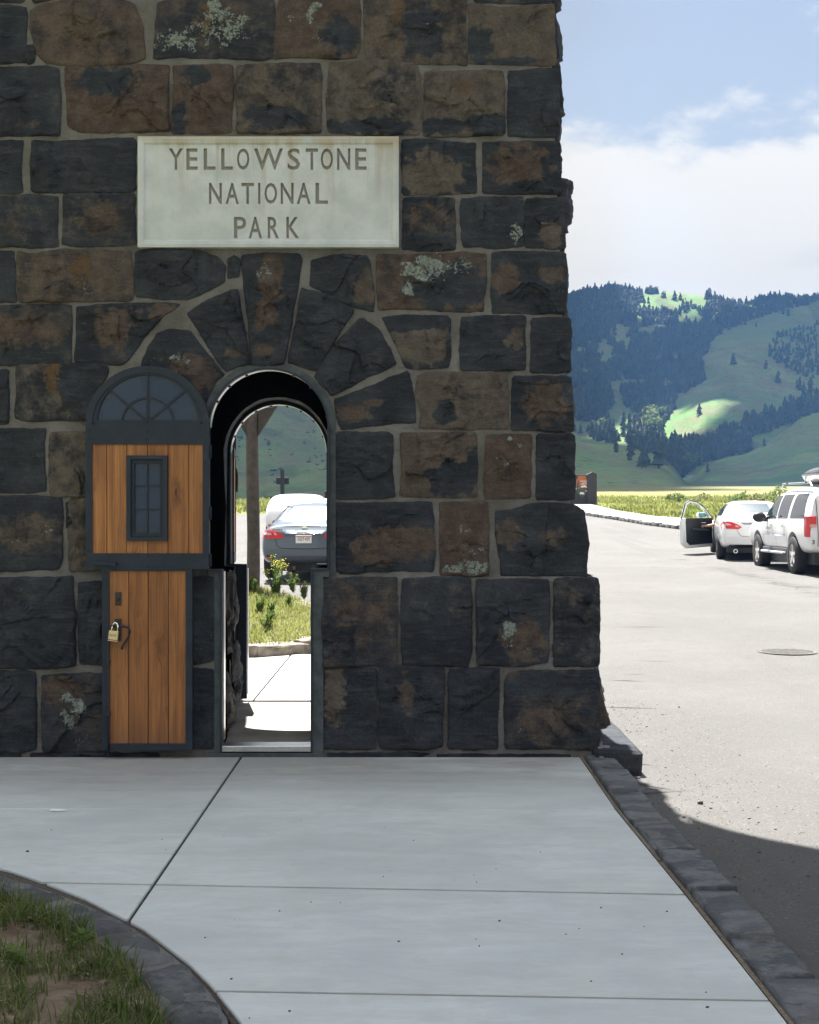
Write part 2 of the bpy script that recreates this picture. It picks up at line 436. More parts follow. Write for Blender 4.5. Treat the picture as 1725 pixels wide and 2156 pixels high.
def m_hill():
    m, nb, b = new_mat('sage_hillside', rough=.95, spec=.1)
    co = nb.coord(); big = nb.noise(co, .006, 5, .6); mid = nb.noise(nb.mapv(co, (1, .3, 2)), .05, 7, .68); fine = nb.noise(co, .25, 5, .7)
    col = nb.mix(nb.ramp(big, .4, .6), (.088, .172, .052), (.148, .200, .072))
    col = nb.mix(nb.ramp(mid, .40, .60, 0, .7), col, (.135, .118, .068))
    col = nb.mix(nb.ramp(fine, .52, .68, 0, .75), col, (.035, .055, .022))
    gully = nb.noise(nb.mapv(co, (.02, .004, .012), (0, 0, 0), (0, 0, .5)), 1.0, 6, .62, 1.0)
    col = nb.mix(nb.ramp(gully, .52, .62, 0, .5), col, (.045, .065, .028))
    put(nb, b, color=col)
    return m

def m_paint(name, col, flake=0.0, rough=.32):
    m, nb, b = new_mat(name, col, rough, flake, .5)
    b.inputs['Coat Weight'].default_value = .8; b.inputs['Coat Roughness'].default_value = .06
    co = nb.coord(); n1 = nb.noise(co, 3, 4, .6)
    put(nb, b, color=nb.mix(nb.ramp(n1, .3, .7, 0, .35), col, tuple(c * .86 for c in col)))
    return m

def m_foliage(name, lo, hi, scale=3.0, trans=.25):
    m, nb, b = new_mat(name, lo, .75, 0, .25)
    rn = nb.attr('shade'); co = nb.coord()
    n1 = nb.noise(co, scale, 4, .6)
    col = nb.mix(nb.math('ADD', nb.math('MULTIPLY', rn, .6), nb.math('MULTIPLY', nb.ramp(n1, .3, .7), .4)), lo, hi)
    put(nb, b, color=col)
    if trans:
        tr = nb.n('ShaderNodeBsdfTranslucent', {'Color': nb.mulc(col, (1.3, 1.5, .8))})
        mx = nb.n('ShaderNodeMixShader', {0: trans, 1: b.outputs[0], 2: tr.outputs[0]})
        out = [n for n in nb.nt.nodes if n.type == 'OUTPUT_MATERIAL'][0]
        nb.nt.links.new(mx.outputs[0], out.inputs[0])
    return m

def m_slate():
    m, nb, b = new_mat('kerb_slate', rough=.7, spec=.3)
    co = nb.coord(); rn = nb.n('ShaderNodeObjectInfo').outputs['Random']
    off = nb.n('ShaderNodeCombineXYZ', {0: nb.math('MULTIPLY', rn, 17.0), 1: nb.math('MULTIPLY', rn, 31.0)}).outputs[0]
    v = nb.n('ShaderNodeVectorMath', {0: co, 1: off}, operation='ADD').outputs[0]
    n1 = nb.noise(nb.mapv(v, (7, 9, 8)), 1.0, 8, .74, .2); n2 = nb.noise(v, 50, 5, .7)
    lay = nb.n('ShaderNodeTexVoronoi', {'Vector': nb.mapv(v, (5, 10, 8)), 'Scale': 1.0, 'Randomness': 1.0}).outputs['Color']
    lay = nb.n('ShaderNodeSeparateColor', {0: lay}).outputs[0]
    dk = nb.mix(rn, (.052, .058, .066), (.125, .13, .135))
    col = nb.mix(nb.ramp(n1, .40, .60), dk, (.15, .156, .165))
    col = nb.mix(nb.ramp(lay, .55, .75, 0, .55), col, (.045, .050, .057))
    col = nb.mix(nb.ramp(n2, .62, .75, 0, .5), col, (.22, .225, .22))
    put(nb, b, color=col, normal=nb.bump(nb.math('ADD', nb.math('MULTIPLY', n1, 1.1), nb.math('ADD', nb.math('MULTIPLY', lay, .35), nb.math('MULTIPLY', n2, .4))), .8, .03))
    return m

def m_soil():
    m, nb, b = new_mat('bare_soil', rough=.95, spec=.1)
    co = nb.coord(); n1 = nb.noise(co, 7, 7, .7); n2 = nb.noise(co, 60, 5, .75)
    col = nb.mix(nb.ramp(n1, .35, .65), (.14, .105, .075), (.28, .222, .165))
    col = nb.mix(nb.ramp(n2, .58, .74, 0, .7), col, (.40, .35, .30))
    put(nb, b, color=col, normal=nb.bump(nb.math('ADD', n1, n2), .8, .03))
    return m

def m_glass(name, col=(.01, .012, .014), rough=.03, spec=.6, ior=1.5):
    m, nb, b = new_mat(name, col, rough, 0, spec)
    b.inputs['IOR'].default_value = ior
    return m

STONE = m_stone(); MORTAR = m_mortar(); PLAQUE = m_plaque(False); PLAQUE_CUT = m_plaque(True)
STEEL = m_steel(); WOOD = m_wood(); CONCRETE = m_concrete(); ASPHALT = m_asphalt(); GROUND = m_ground(); HILL = m_hill()
SLATE = m_slate(); SOIL = m_soil()
JOINT = m_plain('joint_filler', (.060, .048, .040), .95, var=.5, scale=60)
ALU = m_plain('mill_aluminium', (.62, .63, .64), .28, 1.0, var=.1)
BRASS = m_plain('padlock_brass', (.62, .52, .30), .38, .75, var=.1)
CHROME = m_plain('polished_chrome', (.8, .82, .85), .12, 1.0, var=.03)
BLACK = m_plain('black_plastic', (.013, .014, .016), .45, var=.2)
RUBBER = m_plain('tyre_rubber', (.016, .016, .017), .8, var=.3)
GLASS = m_glass('dark_glass'); PANE = m_glass('door_pane', (.02, .05, .10), .03, .4)
PANE.node_tree.nodes['Principled BSDF'].inputs['Alpha'].default_value = .62
SIDE_GLASS = m_glass('tinted_side_glass', (.012, .016, .02), .02, .5, 3.0); REAR_GLASS = m_glass('sloped_rear_glass', (.03, .05, .06), .27, .5, 2.2)
WHITE_PAINT = m_paint('white_car_paint', (.74, .75, .75)); GREY_PAINT = m_paint('grey_blue_car_paint', (.080, .108, .142), .45, .3)
RED_LENS = m_paint('red_lamp_lens', (.58, .006, .010)); CLEAR_LENS = m_paint('clear_lamp_lens', (.72, .36, .34))
RIM = m_plain('alloy_rim', (.72, .70, .67), .35, .3, var=.1)
WHITE = m_plain('white_print', (.78, .78, .76), .6, var=.05)
INK = m_plain('dark_ink', (.03, .035, .06), .6, var=.1); PLATE_RED = m_plain('plate_red', (.45, .06, .07), .6, var=.1)
BROWN_SIGN = m_plain('brown_sign_paint', (.040, .032, .030), .7, var=.2, scale=6)
POST_WOOD = m_plain('weathered_post', (.072, .058, .054), .85, var=.3, scale=9, bumps=.4)
EMB_ORANGE = m_plain('emblem_orange', (.42, .115, .035), .6, var=.08); EMB_GREEN = m_plain('emblem_green', (.030, .075, .05), .6, var=.1)
EMB_BROWN = m_plain('emblem_brown', (.12, .055, .035), .6, var=.1)
SIGN_BACK = m_plain('sign_back', (.018, .016, .018), .7, var=.2)
SKIN = m_plain('skin', (.42, .24, .16), .6, var=.1); SHIRT = m_plain('beige_shirt', (.34, .27, .2), .8, var=.1)
PINE = m_foliage('pine_needles', (.007, .015, .009), (.058, .078, .034), .03, 0)
DECID = m_foliage('spring_leaves', (.06, .10, .02), (.14, .17, .035), .2, .2)
GRASS = m_foliage('grass_blades', (.040, .066, .018), (.125, .155, .050), 3, .3)
DRY = m_foliage('dry_blades', (.16, .125, .07), (.30, .25, .16), 3, .2)
MEADOW = m_foliage('meadow_grass', (.10, .118, .032), (.25, .235, .09), .3, .3)
WEED = m_foliage('weed_leaves', (.06, .105, .03), (.16, .20, .065), 4, .35)
YELLOW = m_plain('yellow_petals', (.55, .50, .06), .7, var=.2)
BARK = m_plain('bark', (.06, .045, .035), .9, var=.3)

# ---------------------------------------------------------------- terrain heights
ROAD_TAB = [(-80, -.10), (9, -.10), (14, -.02), (26, .24), (29, .28), (35, .40), (49, .93), (72, 1.66), (84, 2.04), (120, 2.9), (300, 7.1), (420, 9.0), (3000, 9.0)]
def p_road(y): return lerp_tab(ROAD_TAB, y)

# ---------------------------------------------------------------- the gate tower
WY = 9.0                                    # front plane of the wall
T_GATE = 1.8
gate = empty('stone_gate', (0, WY, 0))
tag(gate, 'dark basalt gate tower with carved plaque and narrow arched doorway', 'stone gate')
GI = Matrix.Translation((0, -WY, 0))
def W(px, py, y=WY): return P(px, py, WY) + Vector((0, y - WY, 0))    # point of the wall elevation, moved straight back
def g_obj(o):                               # gate pieces are modelled in place, then hung under the gate
    o.matrix_parent_inverse = GI
    return o

CORNER = [(-700, 1135), (-200, 1158), (0, 1166), (140, 1170), (285, 1176), (405, 1181), (525, 1187), (655, 1192), (780, 1199), (905, 1205), (1050, 1208), (1211, 1214), (1213, 1256), (1600, 1258)]
def corner_px(py): return lerp_tab(CORNER, py)
def corner_x(z): return W(corner_px(CY - (z - EYE) * F_PX / WY), 0).x

def rock(poly, to3, protr, seed, name, mat, parent, patches=(), brown=0.0, tone=0.3, n=84, rings=11, back=.07, jit=.0075, rough=1.0, rnd_edge=1, grow=.0085):
    """one rock-faced block: an irregular outline on a plane, its face broken into chiselled facets"""
    rg = random.Random(seed)
    bx0, bx1 = min(p[0] for p in poly), max(p[0] for p in poly); by0, by1 = min(p[1] for p in poly), max(p[1] for p in poly)
    ar_ = abs(sum(a[0] * b_[1] - b_[0] * a[1] for a, b_ in zip(poly, list(poly[1:]) + [poly[0]]))) / 2
    if ar_ > .855 * (bx1 - bx0) * (by1 - by0) and seed < 300:      # squared blocks keep their arrises
        poly = list(poly)
        for cx_, cy_ in ((bx0, by0), (bx1, by0), (bx1, by1), (bx0, by1)):
            i_ = min(range(len(poly)), key=lambda i: math.hypot(poly[i][0] - cx_, poly[i][1] - cy_)); f_ = rg.uniform(.35, .8)
            poly[i_] = (poly[i_][0] + (cx_ - poly[i_][0]) * f_, poly[i_][1] + (cy_ - poly[i_][1]) * f_)
    cu0 = sum(p[0] for p in poly) / len(poly); cv0 = sum(p[1] for p in poly) / len(poly)
    poly = [(p[0] + math.copysign(grow, p[0] - cu0) * min(1, abs(p[0] - cu0) / .05), p[1] + math.copysign(grow, p[1] - cv0) * min(1, abs(p[1] - cv0) / .05)) for p in poly]
    pts = resample(chaikin(poly, rnd_edge, k=.05), n)
    cu = sum(p[0] for p in pts) / n; cv = sum(p[1] for p in pts) / n
    hw = max(p[0] for p in pts) - min(p[0] for p in pts); hh = max(p[1] for p in pts) - min(p[1] for p in pts)
    so = Vector((seed * 7.31 % 97, seed * 3.77 % 89, seed * 1.93 % 83))
    b = []
    for (u, v) in pts:
        q = Vector((u, v, 0)) * 9 + so
        du = noise.noise(q) * jit + noise.noise(q * 3.3) * jit * .6
        dv = noise.noise(q + Vector((31, 0, 0))) * jit + noise.noise(q * 3.3 + Vector((0, 17, 0))) * jit * .6
        b.append((u + du, v + dv))
    planes = []
    for _ in range(7):
        a = rg.uniform(0, 6.283); sl = rg.uniform(.0, .24)
        planes.append((math.cos(a) * sl, math.sin(a) * sl, protr * rg.uniform(.8, 1.5)))
    cells = [(cu + rg.uniform(-.5, .5) * hw, cv + rg.uniform(-.5, .5) * hh, rg.uniform(-.13, .13), rg.uniform(-.13, .13), rg.uniform(-.007, .007)) for _ in range(9)]
    ts = [0, .012, .035, .065, .10, .14, .185, .235, .29, .345, .40, .46, .52, .58, .64, .70, .76, .82, .88, .94] if rings >= 11 else [0, .015, .045, .09, .15, .22, .30, .39, .49, .60, .72, .86]
    verts = []; attrs = {'brown': [], 'white': [], 'orange': []}
    def add(u, v, w):
        verts.append(to3(u, v, w))
        s = {'brown': brown, 'white': 0.0, 'orange': 0.0}
        x3 = verts[-1]; px = CX + x3[0] * F_PX / WY; py = CY - (x3[2] - EYE) * F_PX / WY
        wq = Vector((px * .045, py * .045, seed)); wx = noise.noise(wq) + .6 * noise.noise(wq * 2.7); wy_ = noise.noise(wq + Vector((9, 4, 0))) + .6 * noise.noise(wq * 2.7 + Vector((0, 5, 0)))
        for k, cx, cy, rx, ry, st in patches:
            cx = cx + wx * rx * .55; cy = cy + wy_ * ry * .55
            d = ((px - cx) / rx) ** 2 + ((py - cy) / ry) ** 2
            if d < 2.2: s[k] = max(s[k], st * max(0, min(1, (1.9 - d) / 1.4))) if st > 0 else s[k] + st * max(0, min(1, (1.9 - d) / 1.4))
        for k in attrs: attrs[k].append(s[k])
    for (u, v) in b: add(u, v, -back)
    def hgt(u, v, edge):
        f = min(c + a * (u - cu) + d * (v - cv) for a, d, c in planes)
        q = Vector((u, v, 0)) + so
        f += .016 * rough * noise.fractal(q * 6, 1.0, 2.1, 4) + .007 * rough * abs(noise.noise(Vector((u * 9, v * 26, 3)) + so)) + .004 * rough * noise.noise(q * 38)
        # broken conchoidal steps
        st = noise.noise(q * 3.1 + Vector((5, 9, 2)))
        if st > .12: f -= .016 * rough
        if st < -.22: f += .012 * rough
        st2 = noise.noise(Vector((u * 4.2, v * 7.5, 8)) + so)
        if st2 > .25: f -= .011 * rough
        # fractured facets: each patch of the face is its own tilted break
        du_, dv_ = .03 * noise.noise(q * 7), .03 * noise.noise(q * 7 + Vector((3, 8, 1)))
        c5 = min(cells, key=lambda c: (u + du_ - c[0]) ** 2 + (v + dv_ - c[1]) ** 2)
        f += rough * .8 * (c5[4] + max(-.02, min(.02, c5[2] * (u - c5[0]) + c5[3] * (v - c5[1]))))
        f = max(f, protr * .25)
        return f * (1 - .78 * math.exp(-edge / .006)) + .001
    for t in ts:
        for (u, v) in b:
            uu = u + (cu - u) * t; vv = v + (cv - v) * t
            edge = math.hypot(u - cu, v - cv) * t
            edge = min(edge, hw, hh)
            add(uu, vv, hgt(uu, vv, edge))
    add(cu, cv, hgt(cu, cv, min(hw, hh) / 2))
    faces = []
    K = len(ts) + 1
    for k in range(K - 1):
        for i in range(n):
            j = (i + 1) % n
            faces.append((k * n + i, k * n + j, (k + 1) * n + j, (k + 1) * n + i))
    c = len(verts) - 1
    for i in range(n):
        faces.append(((K - 1) * n + i, (K - 1) * n + (i + 1) % n, c))
    bm = bmesh.new(); bv = [bm.verts.new(v) for v in verts]
    for f in faces: bm.faces.new([bv[i] for i in f])
    bmesh.ops.recalc_face_normals(bm, faces=bm.faces)
    me = bpy.data.meshes.new(name); bm.to_mesh(me); bm.free(); me.materials.append(mat)
    me.polygons.foreach_set('use_smooth', [True] * len(me.polygons))
    try: me.set_sharp_from_angle(angle=R(32))
    except Exception: pass
    for k, vals in attrs.items():
        at = me.attributes.new(k, 'FLOAT', 'POINT'); at.data.foreach_set('value', vals)
    o = link(bpy.data.objects.new(name, me), parent); o['tone'] = float(tone)
    return o

def front3(u, v, w): return (u, WY - w, v)
def px_poly(pts): return [(W(x, y).x, W(x, y).z) for x, y in pts]

B, S_, O_ = 'brown', 'white', 'orange'
# outline on the print, brown share, grey-brown tone, relief, patches (kind, x, y, rx, ry, strength)
STONES = [
 # course at the top edge
 ([(-80,-95),(40,-98),(52,-60),(50,4),(-80,2)],.0,.3,.05,[]),
 ([(66,-90),(200,-100),(310,-95),(318,-40),(150,-12),(70,6)],.3,.3,.05,[]),
 ([(330,-100),(520,-98),(560,-60),(560,-22),(420,-20),(340,-16)],.1,.2,.05,[]),
 ([(580,-98),(760,-100),(766,-40),(760,-10),(650,-20),(590,-10)],.4,.5,.05,[]),
 ([(780,-100),(960,-98),(985,-60),(980,-20),(800,-16)],.5,.4,.05,[]),
 ([(1000,-98),(1156,-96),(1162,4),(1060,6),(1000,-4)],.2,.3,.04,[]),
 # course 1
 ([(-80,16),(20,13),(50,18),(57,30),(54,75),(47,121),(10,132),(-80,133)],-.2,.2,.05,[]),
 ([(68,22),(100,9),(140,2),(240,-6),(282,12),(298,50),(303,90),(306,120),(270,132),(150,138),(100,132),(78,112),(64,60)],.62,.25,.075,[(S_,162,58,14,12,.5),(S_,275,92,14,14,.45)]),
 ([(56,98),(72,95),(76,110),(72,130),(60,134),(53,118)],.0,.2,.02,[]),
 ([(340,18),(358,0),(450,-10),(545,-8),(572,20),(579,70),(571,110),(545,126),(480,122),(400,119),(323,117),(328,82)],.28,.1,.065,[(S_,370,88,55,26,.85),(S_,470,55,62,42,.85),(S_,440,95,60,22,.6),(O_,425,42,24,34,.95),(O_,420,80,14,16,.7),(S_,450,10,14,14,1.0)]),
 ([(583,35),(598,8),(650,-6),(745,2),(758,30),(757,95),(740,112),(700,123),(640,119),(580,122),(578,75)],.7,.15,.06,[(S_,661,14,14,12,1.0),(S_,655,34,10,16,.95),(S_,614,40,10,8,.8),(S_,668,82,14,14,.7),(B,715,75,36,36,-.7)]),
 ([(770,5),(870,-8),(975,0),(979,60),(984,138),(960,134),(905,134),(790,120),(768,62)],.55,.55,.06,[(O_,842,22,13,28,1.0),(O_,838,86,10,18,.85),(S_,905,70,22,40,.5),(B,890,70,40,50,-.55),(S_,845,22,10,16,.5)]),
 ([(990,18),(1010,9),(1060,17),(1160,14),(1167,22),(1170,137),(1060,135),(988,126)],.72,.75,.055,[(B,1008,95,24,35,-1.0),(B,1080,129,50,8,-.8)]),
 # course 2
 ([(-80,146),(60,142),(95,140),(112,158),(127,195),(125,245),(119,282),(40,285),(-80,284)],.05,.3,.06,[(B,40,262,50,18,.5)]),
 ([(137,146),(200,141),(280,138),(350,138),(353,200),(357,272),(330,276),(240,277),(167,277),(150,250),(141,200)],.72,.0,.06,[(B,225,170,55,26,-1.0),(B,230,255,120,22,.95)]),
 ([(370,143),(430,136),(491,141),(490,210),(479,278),(420,279),(363,279),(366,200)],.85,.1,.055,[(B,415,160,26,20,-1.1),(B,378,255,16,30,-1.0),(S_,390,205,8,40,.5)]),
 ([(503,142),(560,134),(665,136),(676,160),(675,268),(640,280),(504,277),(500,200)],.55,.6,.06,[(B,570,250,60,22,-.5)]),
 ([(694,155),(700,138),(780,127),(860,140),(884,158),(886,210),(879,281),(760,283),(692,270),(689,200)],.62,.95,.06,[(B,780,268,80,14,-.7),(B,820,180,45,30,-.3)]),
 ([(897,158),(950,152),(1055,150),(1062,190),(1061,278),(960,287),(893,280),(894,220)],.62,.7,.055,[(O_,978,185,16,24,.8),(O_,985,225,14,28,.5),(B,1030,264,38,20,-1.0),(B,930,268,40,14,-1.0)]),
 ([(1073,158),(1110,148),(1168,146),(1174,152),(1177,285),(1110,286),(1075,284),(1070,215)],-.4,.2,.045,[]),
 # beside the plaque
 ([(-80,298),(30,297),(46,300),(43,350),(47,403),(-80,407)],-.3,.2,.045,[]),
 ([(66,333),(84,312),(112,300),(180,295),(285,293),(285,400),(180,404),(66,402)],-.35,.2,.05,[(S_,128,310,12,3,.7)]),
 ([(-80,416),(100,413),(121,416),(120,480),(122,515),(60,520),(-80,518)],.1,.25,.05,[(B,10,480,60,30,.35)]),
 ([(137,413),(200,409),(283,411),(284,510),(240,518),(150,517),(133,510)],.15,.2,.06,[(B,215,460,55,40,.6),(S_,235,445,30,22,.35)]),
 ([(848,300),(900,296),(985,302),(1001,306),(1000,360),(1002,400),(950,407),(848,408)],-.2,.95,.05,[(B,910,370,62,38,1.1)]),
 ([(1020,306),(1060,300),(1120,299),(1172,301),(1180,310),(1182,406),(1100,407),(1017,404)],-.25,.1,.055,[(B,1095,350,62,40,1.0),(B,1090,392,40,10,-.5)]),
 ([(849,420),(900,417),(952,418),(957,440),(958,522),(910,528),(850,515)],.25,.5,.055,[(O_,878,450,20,30,.75),(O_,905,432,14,10,.8),(B,900,460,45,35,.5),(B,910,512,50,12,-.9)]),
 ([(974,422),(1040,416),(1095,418),(1102,470),(1100,510),(1060,522),(980,515),(970,470)],-.4,.2,.05,[(S_,1084,492,18,26,.85)]),
 ([(1108,421),(1180,417),(1186,424),(1190,523),(1130,521),(1107,508)],-.35,.8,.05,[(B,1160,498,24,24,1.0),(S_,1160,498,18,20,.5)]),
 # below the plaque
 ([(-80,531),(22,530),(32,570),(33,630),(-80,636)],-.3,.2,.05,[]),
 ([(37,546),(70,536),(140,525),(240,529),(262,537),(278,575),(281,618),(270,629),(120,635),(48,633),(38,592)],.55,.4,.065,[(O_,168,570,24,40,.95),(O_,130,548,20,14,.55),(S_,185,590,36,40,.55),(S_,140,620,16,8,.5)]),
 ([(286,531),(330,526),(425,532),(455,542),(474,562),(473,590),(440,608),(395,629),(340,629),(287,621)],-.35,.2,.06,[]),
 ([(482,547),(494,540),(506,547),(504,580),(482,585)],-.3,.2,.03,[]),
 ([(510,541),(560,533),(628,537),(635,546),(628,590),(612,680),(597,766),(560,770),(529,769),(527,700),(514,600)],-.25,.05,.06,[(B,570,590,24,58,1.0),(B,560,660,22,34,.9),(S_,556,572,17,24,.8),(S_,566,610,10,14,.5),(B,555,738,22,12,.8)]),
 ([(656,550),(700,538),(770,540),(780,560),(787,620),(785,656),(740,645),(700,622),(655,600)],-.35,.5,.06,[(B,768,612,20,34,1.0)]),
 ([(797,547),(850,538),(990,532),(1022,546),(1022,600),(1008,652),(960,655),(850,650),(800,640),(795,590)],.5,.1,.06,[(S_,890,565,55,32,.95),(S_,862,610,14,18,1.0),(S_,965,560,45,22,.7),(B,940,605,62,40,-1.3),(S_,905,553,20,12,1.1)]),
 ([(1042,537),(1100,531),(1180,532),(1188,540),(1194,570),(1192,655),(1120,660),(1040,656),(1036,600)],-.2,.2,.055,[(B,1068,585,30,26,1.0),(B,1160,580,26,16,.9),(O_,1070,600,26,10,.35)]),
 ([(-80,645),(100,643),(145,648),(150,680),(148,760),(100,767),(-80,768)],.2,.15,.06,[(B,50,695,80,36,.75),(S_,70,710,14,8,.4),(B,60,750,60,12,-.6)]),
 ([(163,648),(230,642),(300,640),(368,639),(378,643),(340,672),(300,712),(270,757),(260,767),(180,765),(158,758),(162,700)],.1,.3,.06,[(B,240,690,48,40,.95),(B,340,655,30,16,.9),(B,290,720,26,34,-.6)]),
 ([(299,765),(312,735),(334,703),(365,695),(397,697),(430,740),(472,787),(456,800),(437,830),(432,852),(380,852),(300,820)],-.15,.1,.055,[(S_,380,755,26,16,.75),(B,400,770,55,28,.7),(B,430,800,26,26,.8)]),
 ([(397,662),(440,632),(488,612),(500,613),(508,660),(527,766),(505,769),(475,781),(455,752),(420,697)],-.4,.3,.055,[(B,492,745,16,8,.8)]),
 ([(608,762),(622,690),(637,607),(690,622),(747,655),(720,692),(666,781),(640,772)],-.5,.2,.055,[]),
 ([(663,792),(700,735),(754,673),(765,672),(800,700),(836,765),(780,790),(702,832),(680,810)],-.45,.4,.055,[(B,785,755,22,18,.45)]),
 ([(705,842),(780,815),(856,783),(862,790),(873,850),(875,887),(820,891),(720,903),(712,882)],-.25,.2,.055,[(B,740,872,34,18,.9),(B,790,848,26,8,.8)]),
 ([(806,671),(860,664),(946,668),(948,740),(944,772),(880,778),(855,770),(838,730),(815,690)],.0,1.0,.055,[(B,890,730,55,36,1.1),(O_,872,730,12,10,.6),(O_,918,722,9,8,.5),(B,860,680,60,14,-1.0)]),
 ([(974,673),(1010,666),(1098,670),(1106,720),(1102,770),(1060,779),(975,775),(970,720)],-.3,.6,.055,[(B,1085,715,18,28,.8)]),
 ([(1124,673),(1188,670),(1198,680),(1202,720),(1200,776),(1160,784),(1118,780)],-.45,.2,.05,[]),
 ([(-80,780),(14,780),(17,830),(16,890),(-80,894)],-.3,.2,.05,[]),
 ([(38,772),(100,767),(170,766),(215,770),(228,786),(216,810),(206,840),(200,880),(140,883),(60,886),(34,870),(36,820)],.35,1.0,.065,[(O_,108,790,18,36,1.1),(O_,88,775,22,12,.7),(O_,120,830,10,30,.8),(B,178,820,44,60,-1.2),(B,60,850,30,30,.5)]),
 ([(880,800),(900,785),(1063,788),(1070,840),(1068,898),(990,903),(885,898),(888,870),(878,832)],.62,.7,.05,[(B,935,870,20,24,-.8)]),
 ([(1082,796),(1190,793),(1200,800),(1208,850),(1206,905),(1130,907),(1078,900)],.1,.2,.06,[(B,1145,850,42,40,.95),(S_,1140,840,6,36,.3)]),
 ([(-80,903),(70,904),(95,908),(92,960),(96,1022),(60,1036),(-80,1036)],-.4,.2,.06,[]),
 ([(110,916),(178,910),(215,910),(215,1047),(115,1032),(105,980)],.55,1.0,.045,[]),
 ([(707,913),(813,910),(823,925),(825,990),(830,1045),(760,1050),(708,1048)],-.5,.2,.05,[]),
 ([(847,918),(920,912),(1000,913),(1004,980),(1003,1040),(930,1046),(842,1041),(848,980)],.75,.45,.06,[(B,950,1010,45,32,-1.4),(B,1000,980,16,30,-1.2),(O_,945,960,12,8,.7)]),
 ([(1030,921),(1060,916),(1115,918),(1118,980),(1114,1045),(1060,1048),(1022,1050)],.75,.0,.05,[(S_,1073,924,6,6,1.1),(S_,1040,970,10,10,.6),(S_,1065,975,10,8,.7),(S_,1095,938,7,6,.8)]),
 ([(1133,917),(1200,914),(1208,922),(1211,1045),(1180,1052),(1130,1048)],-.45,.2,.05,[]),
 ([(-80,1048),(60,1045),(128,1050),(131,1100),(130,1175),(115,1190),(60,1200),(-80,1205)],-.2,.5,.065,[(B,60,1120,80,40,.6),(S_,105,1115,18,12,.7),(S_,45,1140,30,14,.55),(S_,5,1165,14,12,.6),(S_,75,1130,20,12,.5)]),
 ([(139,1062),(150,1058),(152,1100),(140,1112)],-.2,.2,.02,[]),
 ([(150,1072),(178,1050),(225,1050),(225,1200),(150,1202),(146,1130)],.55,.9,.05,[]),
 ([(709,1062),(780,1060),(900,1058),(912,1090),(916,1160),(908,1195),(850,1200),(711,1208)],-.2,.1,.06,[(B,830,1145,78,34,1.1),(S_,780,1068,70,8,.55),(S_,716,1110,6,44,.4),(O_,790,1120,14,8,.4),(B,770,1170,24,22,.9)]),
 ([(930,1067),(960,1058),(1024,1060),(1028,1120),(1029,1200),(1000,1212),(930,1210),(927,1130)],.95,-.15,.05,[(S_,955,1196,26,15,.95),(S_,1005,1194,26,17,.98),(S_,980,1184,18,10,.85),(S_,978,1112,14,16,.75),(S_,1005,1160,24,10,.8)]),
 ([(1046,1092),(1080,1075),(1120,1060),(1203,1062),(1222,1090),(1240,1140),(1236,1182),(1220,1210),(1060,1212),(1055,1180),(1045,1140)],-.2,.4,.10,[(B,1070,1125,24,30,.8),(S_,1072,1120,18,18,.5),(B,1170,1130,34,20,.5)]),
 # plinth
 ([(-80,1220),(60,1216),(145,1217),(152,1240),(160,1300),(160,1390),(100,1405),(-80,1403)],-.05,.2,.075,[(O_,30,1240,80,14,.3),(O_,20,1330,20,14,.35)]),
 ([(171,1236),(200,1224),(240,1226),(240,1400),(176,1391),(168,1330)],-.4,.2,.07,[]),
 ([(684,1221),(760,1216),(829,1217),(835,1260),(836,1391),(760,1400),(684,1405),(680,1300)],.25,.0,.07,[(B,760,1300,60,66,.6),(O_,755,1252,22,12,.5),(O_,690,1325,14,12,.5),(S_,765,1360,50,22,.2),(O_,780,1360,16,8,.4)]),
 ([(851,1222),(920,1216),(987,1220),(992,1280),(992,1361),(970,1402),(900,1400),(850,1398),(846,1300)],.02,.4,.07,[(B,960,1290,30,60,.3)]),
 ([(1009,1222),(1080,1220),(1150,1222),(1156,1280),(1150,1386),(1100,1400),(1008,1398),(1003,1300)],-.25,.1,.07,[(S_,1070,1325,15,22,1.0),(S_,1065,1345,20,16,.7),(S_,1110,1370,12,12,.6),(B,1100,1350,50,38,.7)]),
 ([(1168,1220),(1230,1218),(1252,1222),(1259,1235),(1262,1290),(1260,1396),(1200,1402),(1166,1398)],.3,.6,.065,[(S_,1225,1262,14,16,.3)]),
 ([(-80,1416),(50,1412),(72,1422),(78,1480),(76,1560),(40,1582),(-80,1578)],-.4,.2,.075,[]),
 ([(95,1430),(130,1420),(190,1418),(232,1424),(232,1575),(150,1582),(100,1572),(92,1500)],.2,.0,.07,[(S_,148,1470,22,13,1.0),(S_,172,1488,17,20,1.0),(S_,140,1500,13,9,.9),(S_,150,1516,11,15,.95),(S_,158,1552,40,26,.6),(S_,115,1520,12,20,.5),(B,130,1450,50,30,.7)]),
 ([(685,1412),(740,1408),(786,1412),(792,1480),(790,1570),(740,1575),(684,1572)],-.1,.9,.065,[(B,705,1460,22,60,.95),(S_,715,1470,12,40,.5),(S_,770,1490,16,60,.3)]),
 ([(799,1408),(850,1402),(929,1406),(934,1440),(926,1560),(900,1576),(800,1571)],-.35,.3,.07,[(B,855,1460,18,34,.8),(O_,860,1455,14,20,.4)]),
 ([(947,1415),(1000,1408),(1044,1412),(1050,1440),(1046,1520),(1040,1572),(1000,1575),(945,1570)],-.5,.2,.065,[(S_,985,1500,16,22,.25)]),
 ([(1063,1441),(1080,1425),(1110,1412),(1250,1412),(1258,1420),(1262,1480),(1260,1575),(1150,1573),(1070,1570),(1062,1500)],.25,.3,.07,[(B,1150,1520,80,44,.6),(B,1150,1440,80,18,-.9),(S_,1085,1540,24,14,.45),(S_,1212,1462,14,14,.6)]),
 # behind the lower door leaf, in its shade
 ([(300,1222),(360,1216),(445,1216),(452,1240),(450,1380),(420,1396),(310,1398)],-.4,.2,.03,[]),
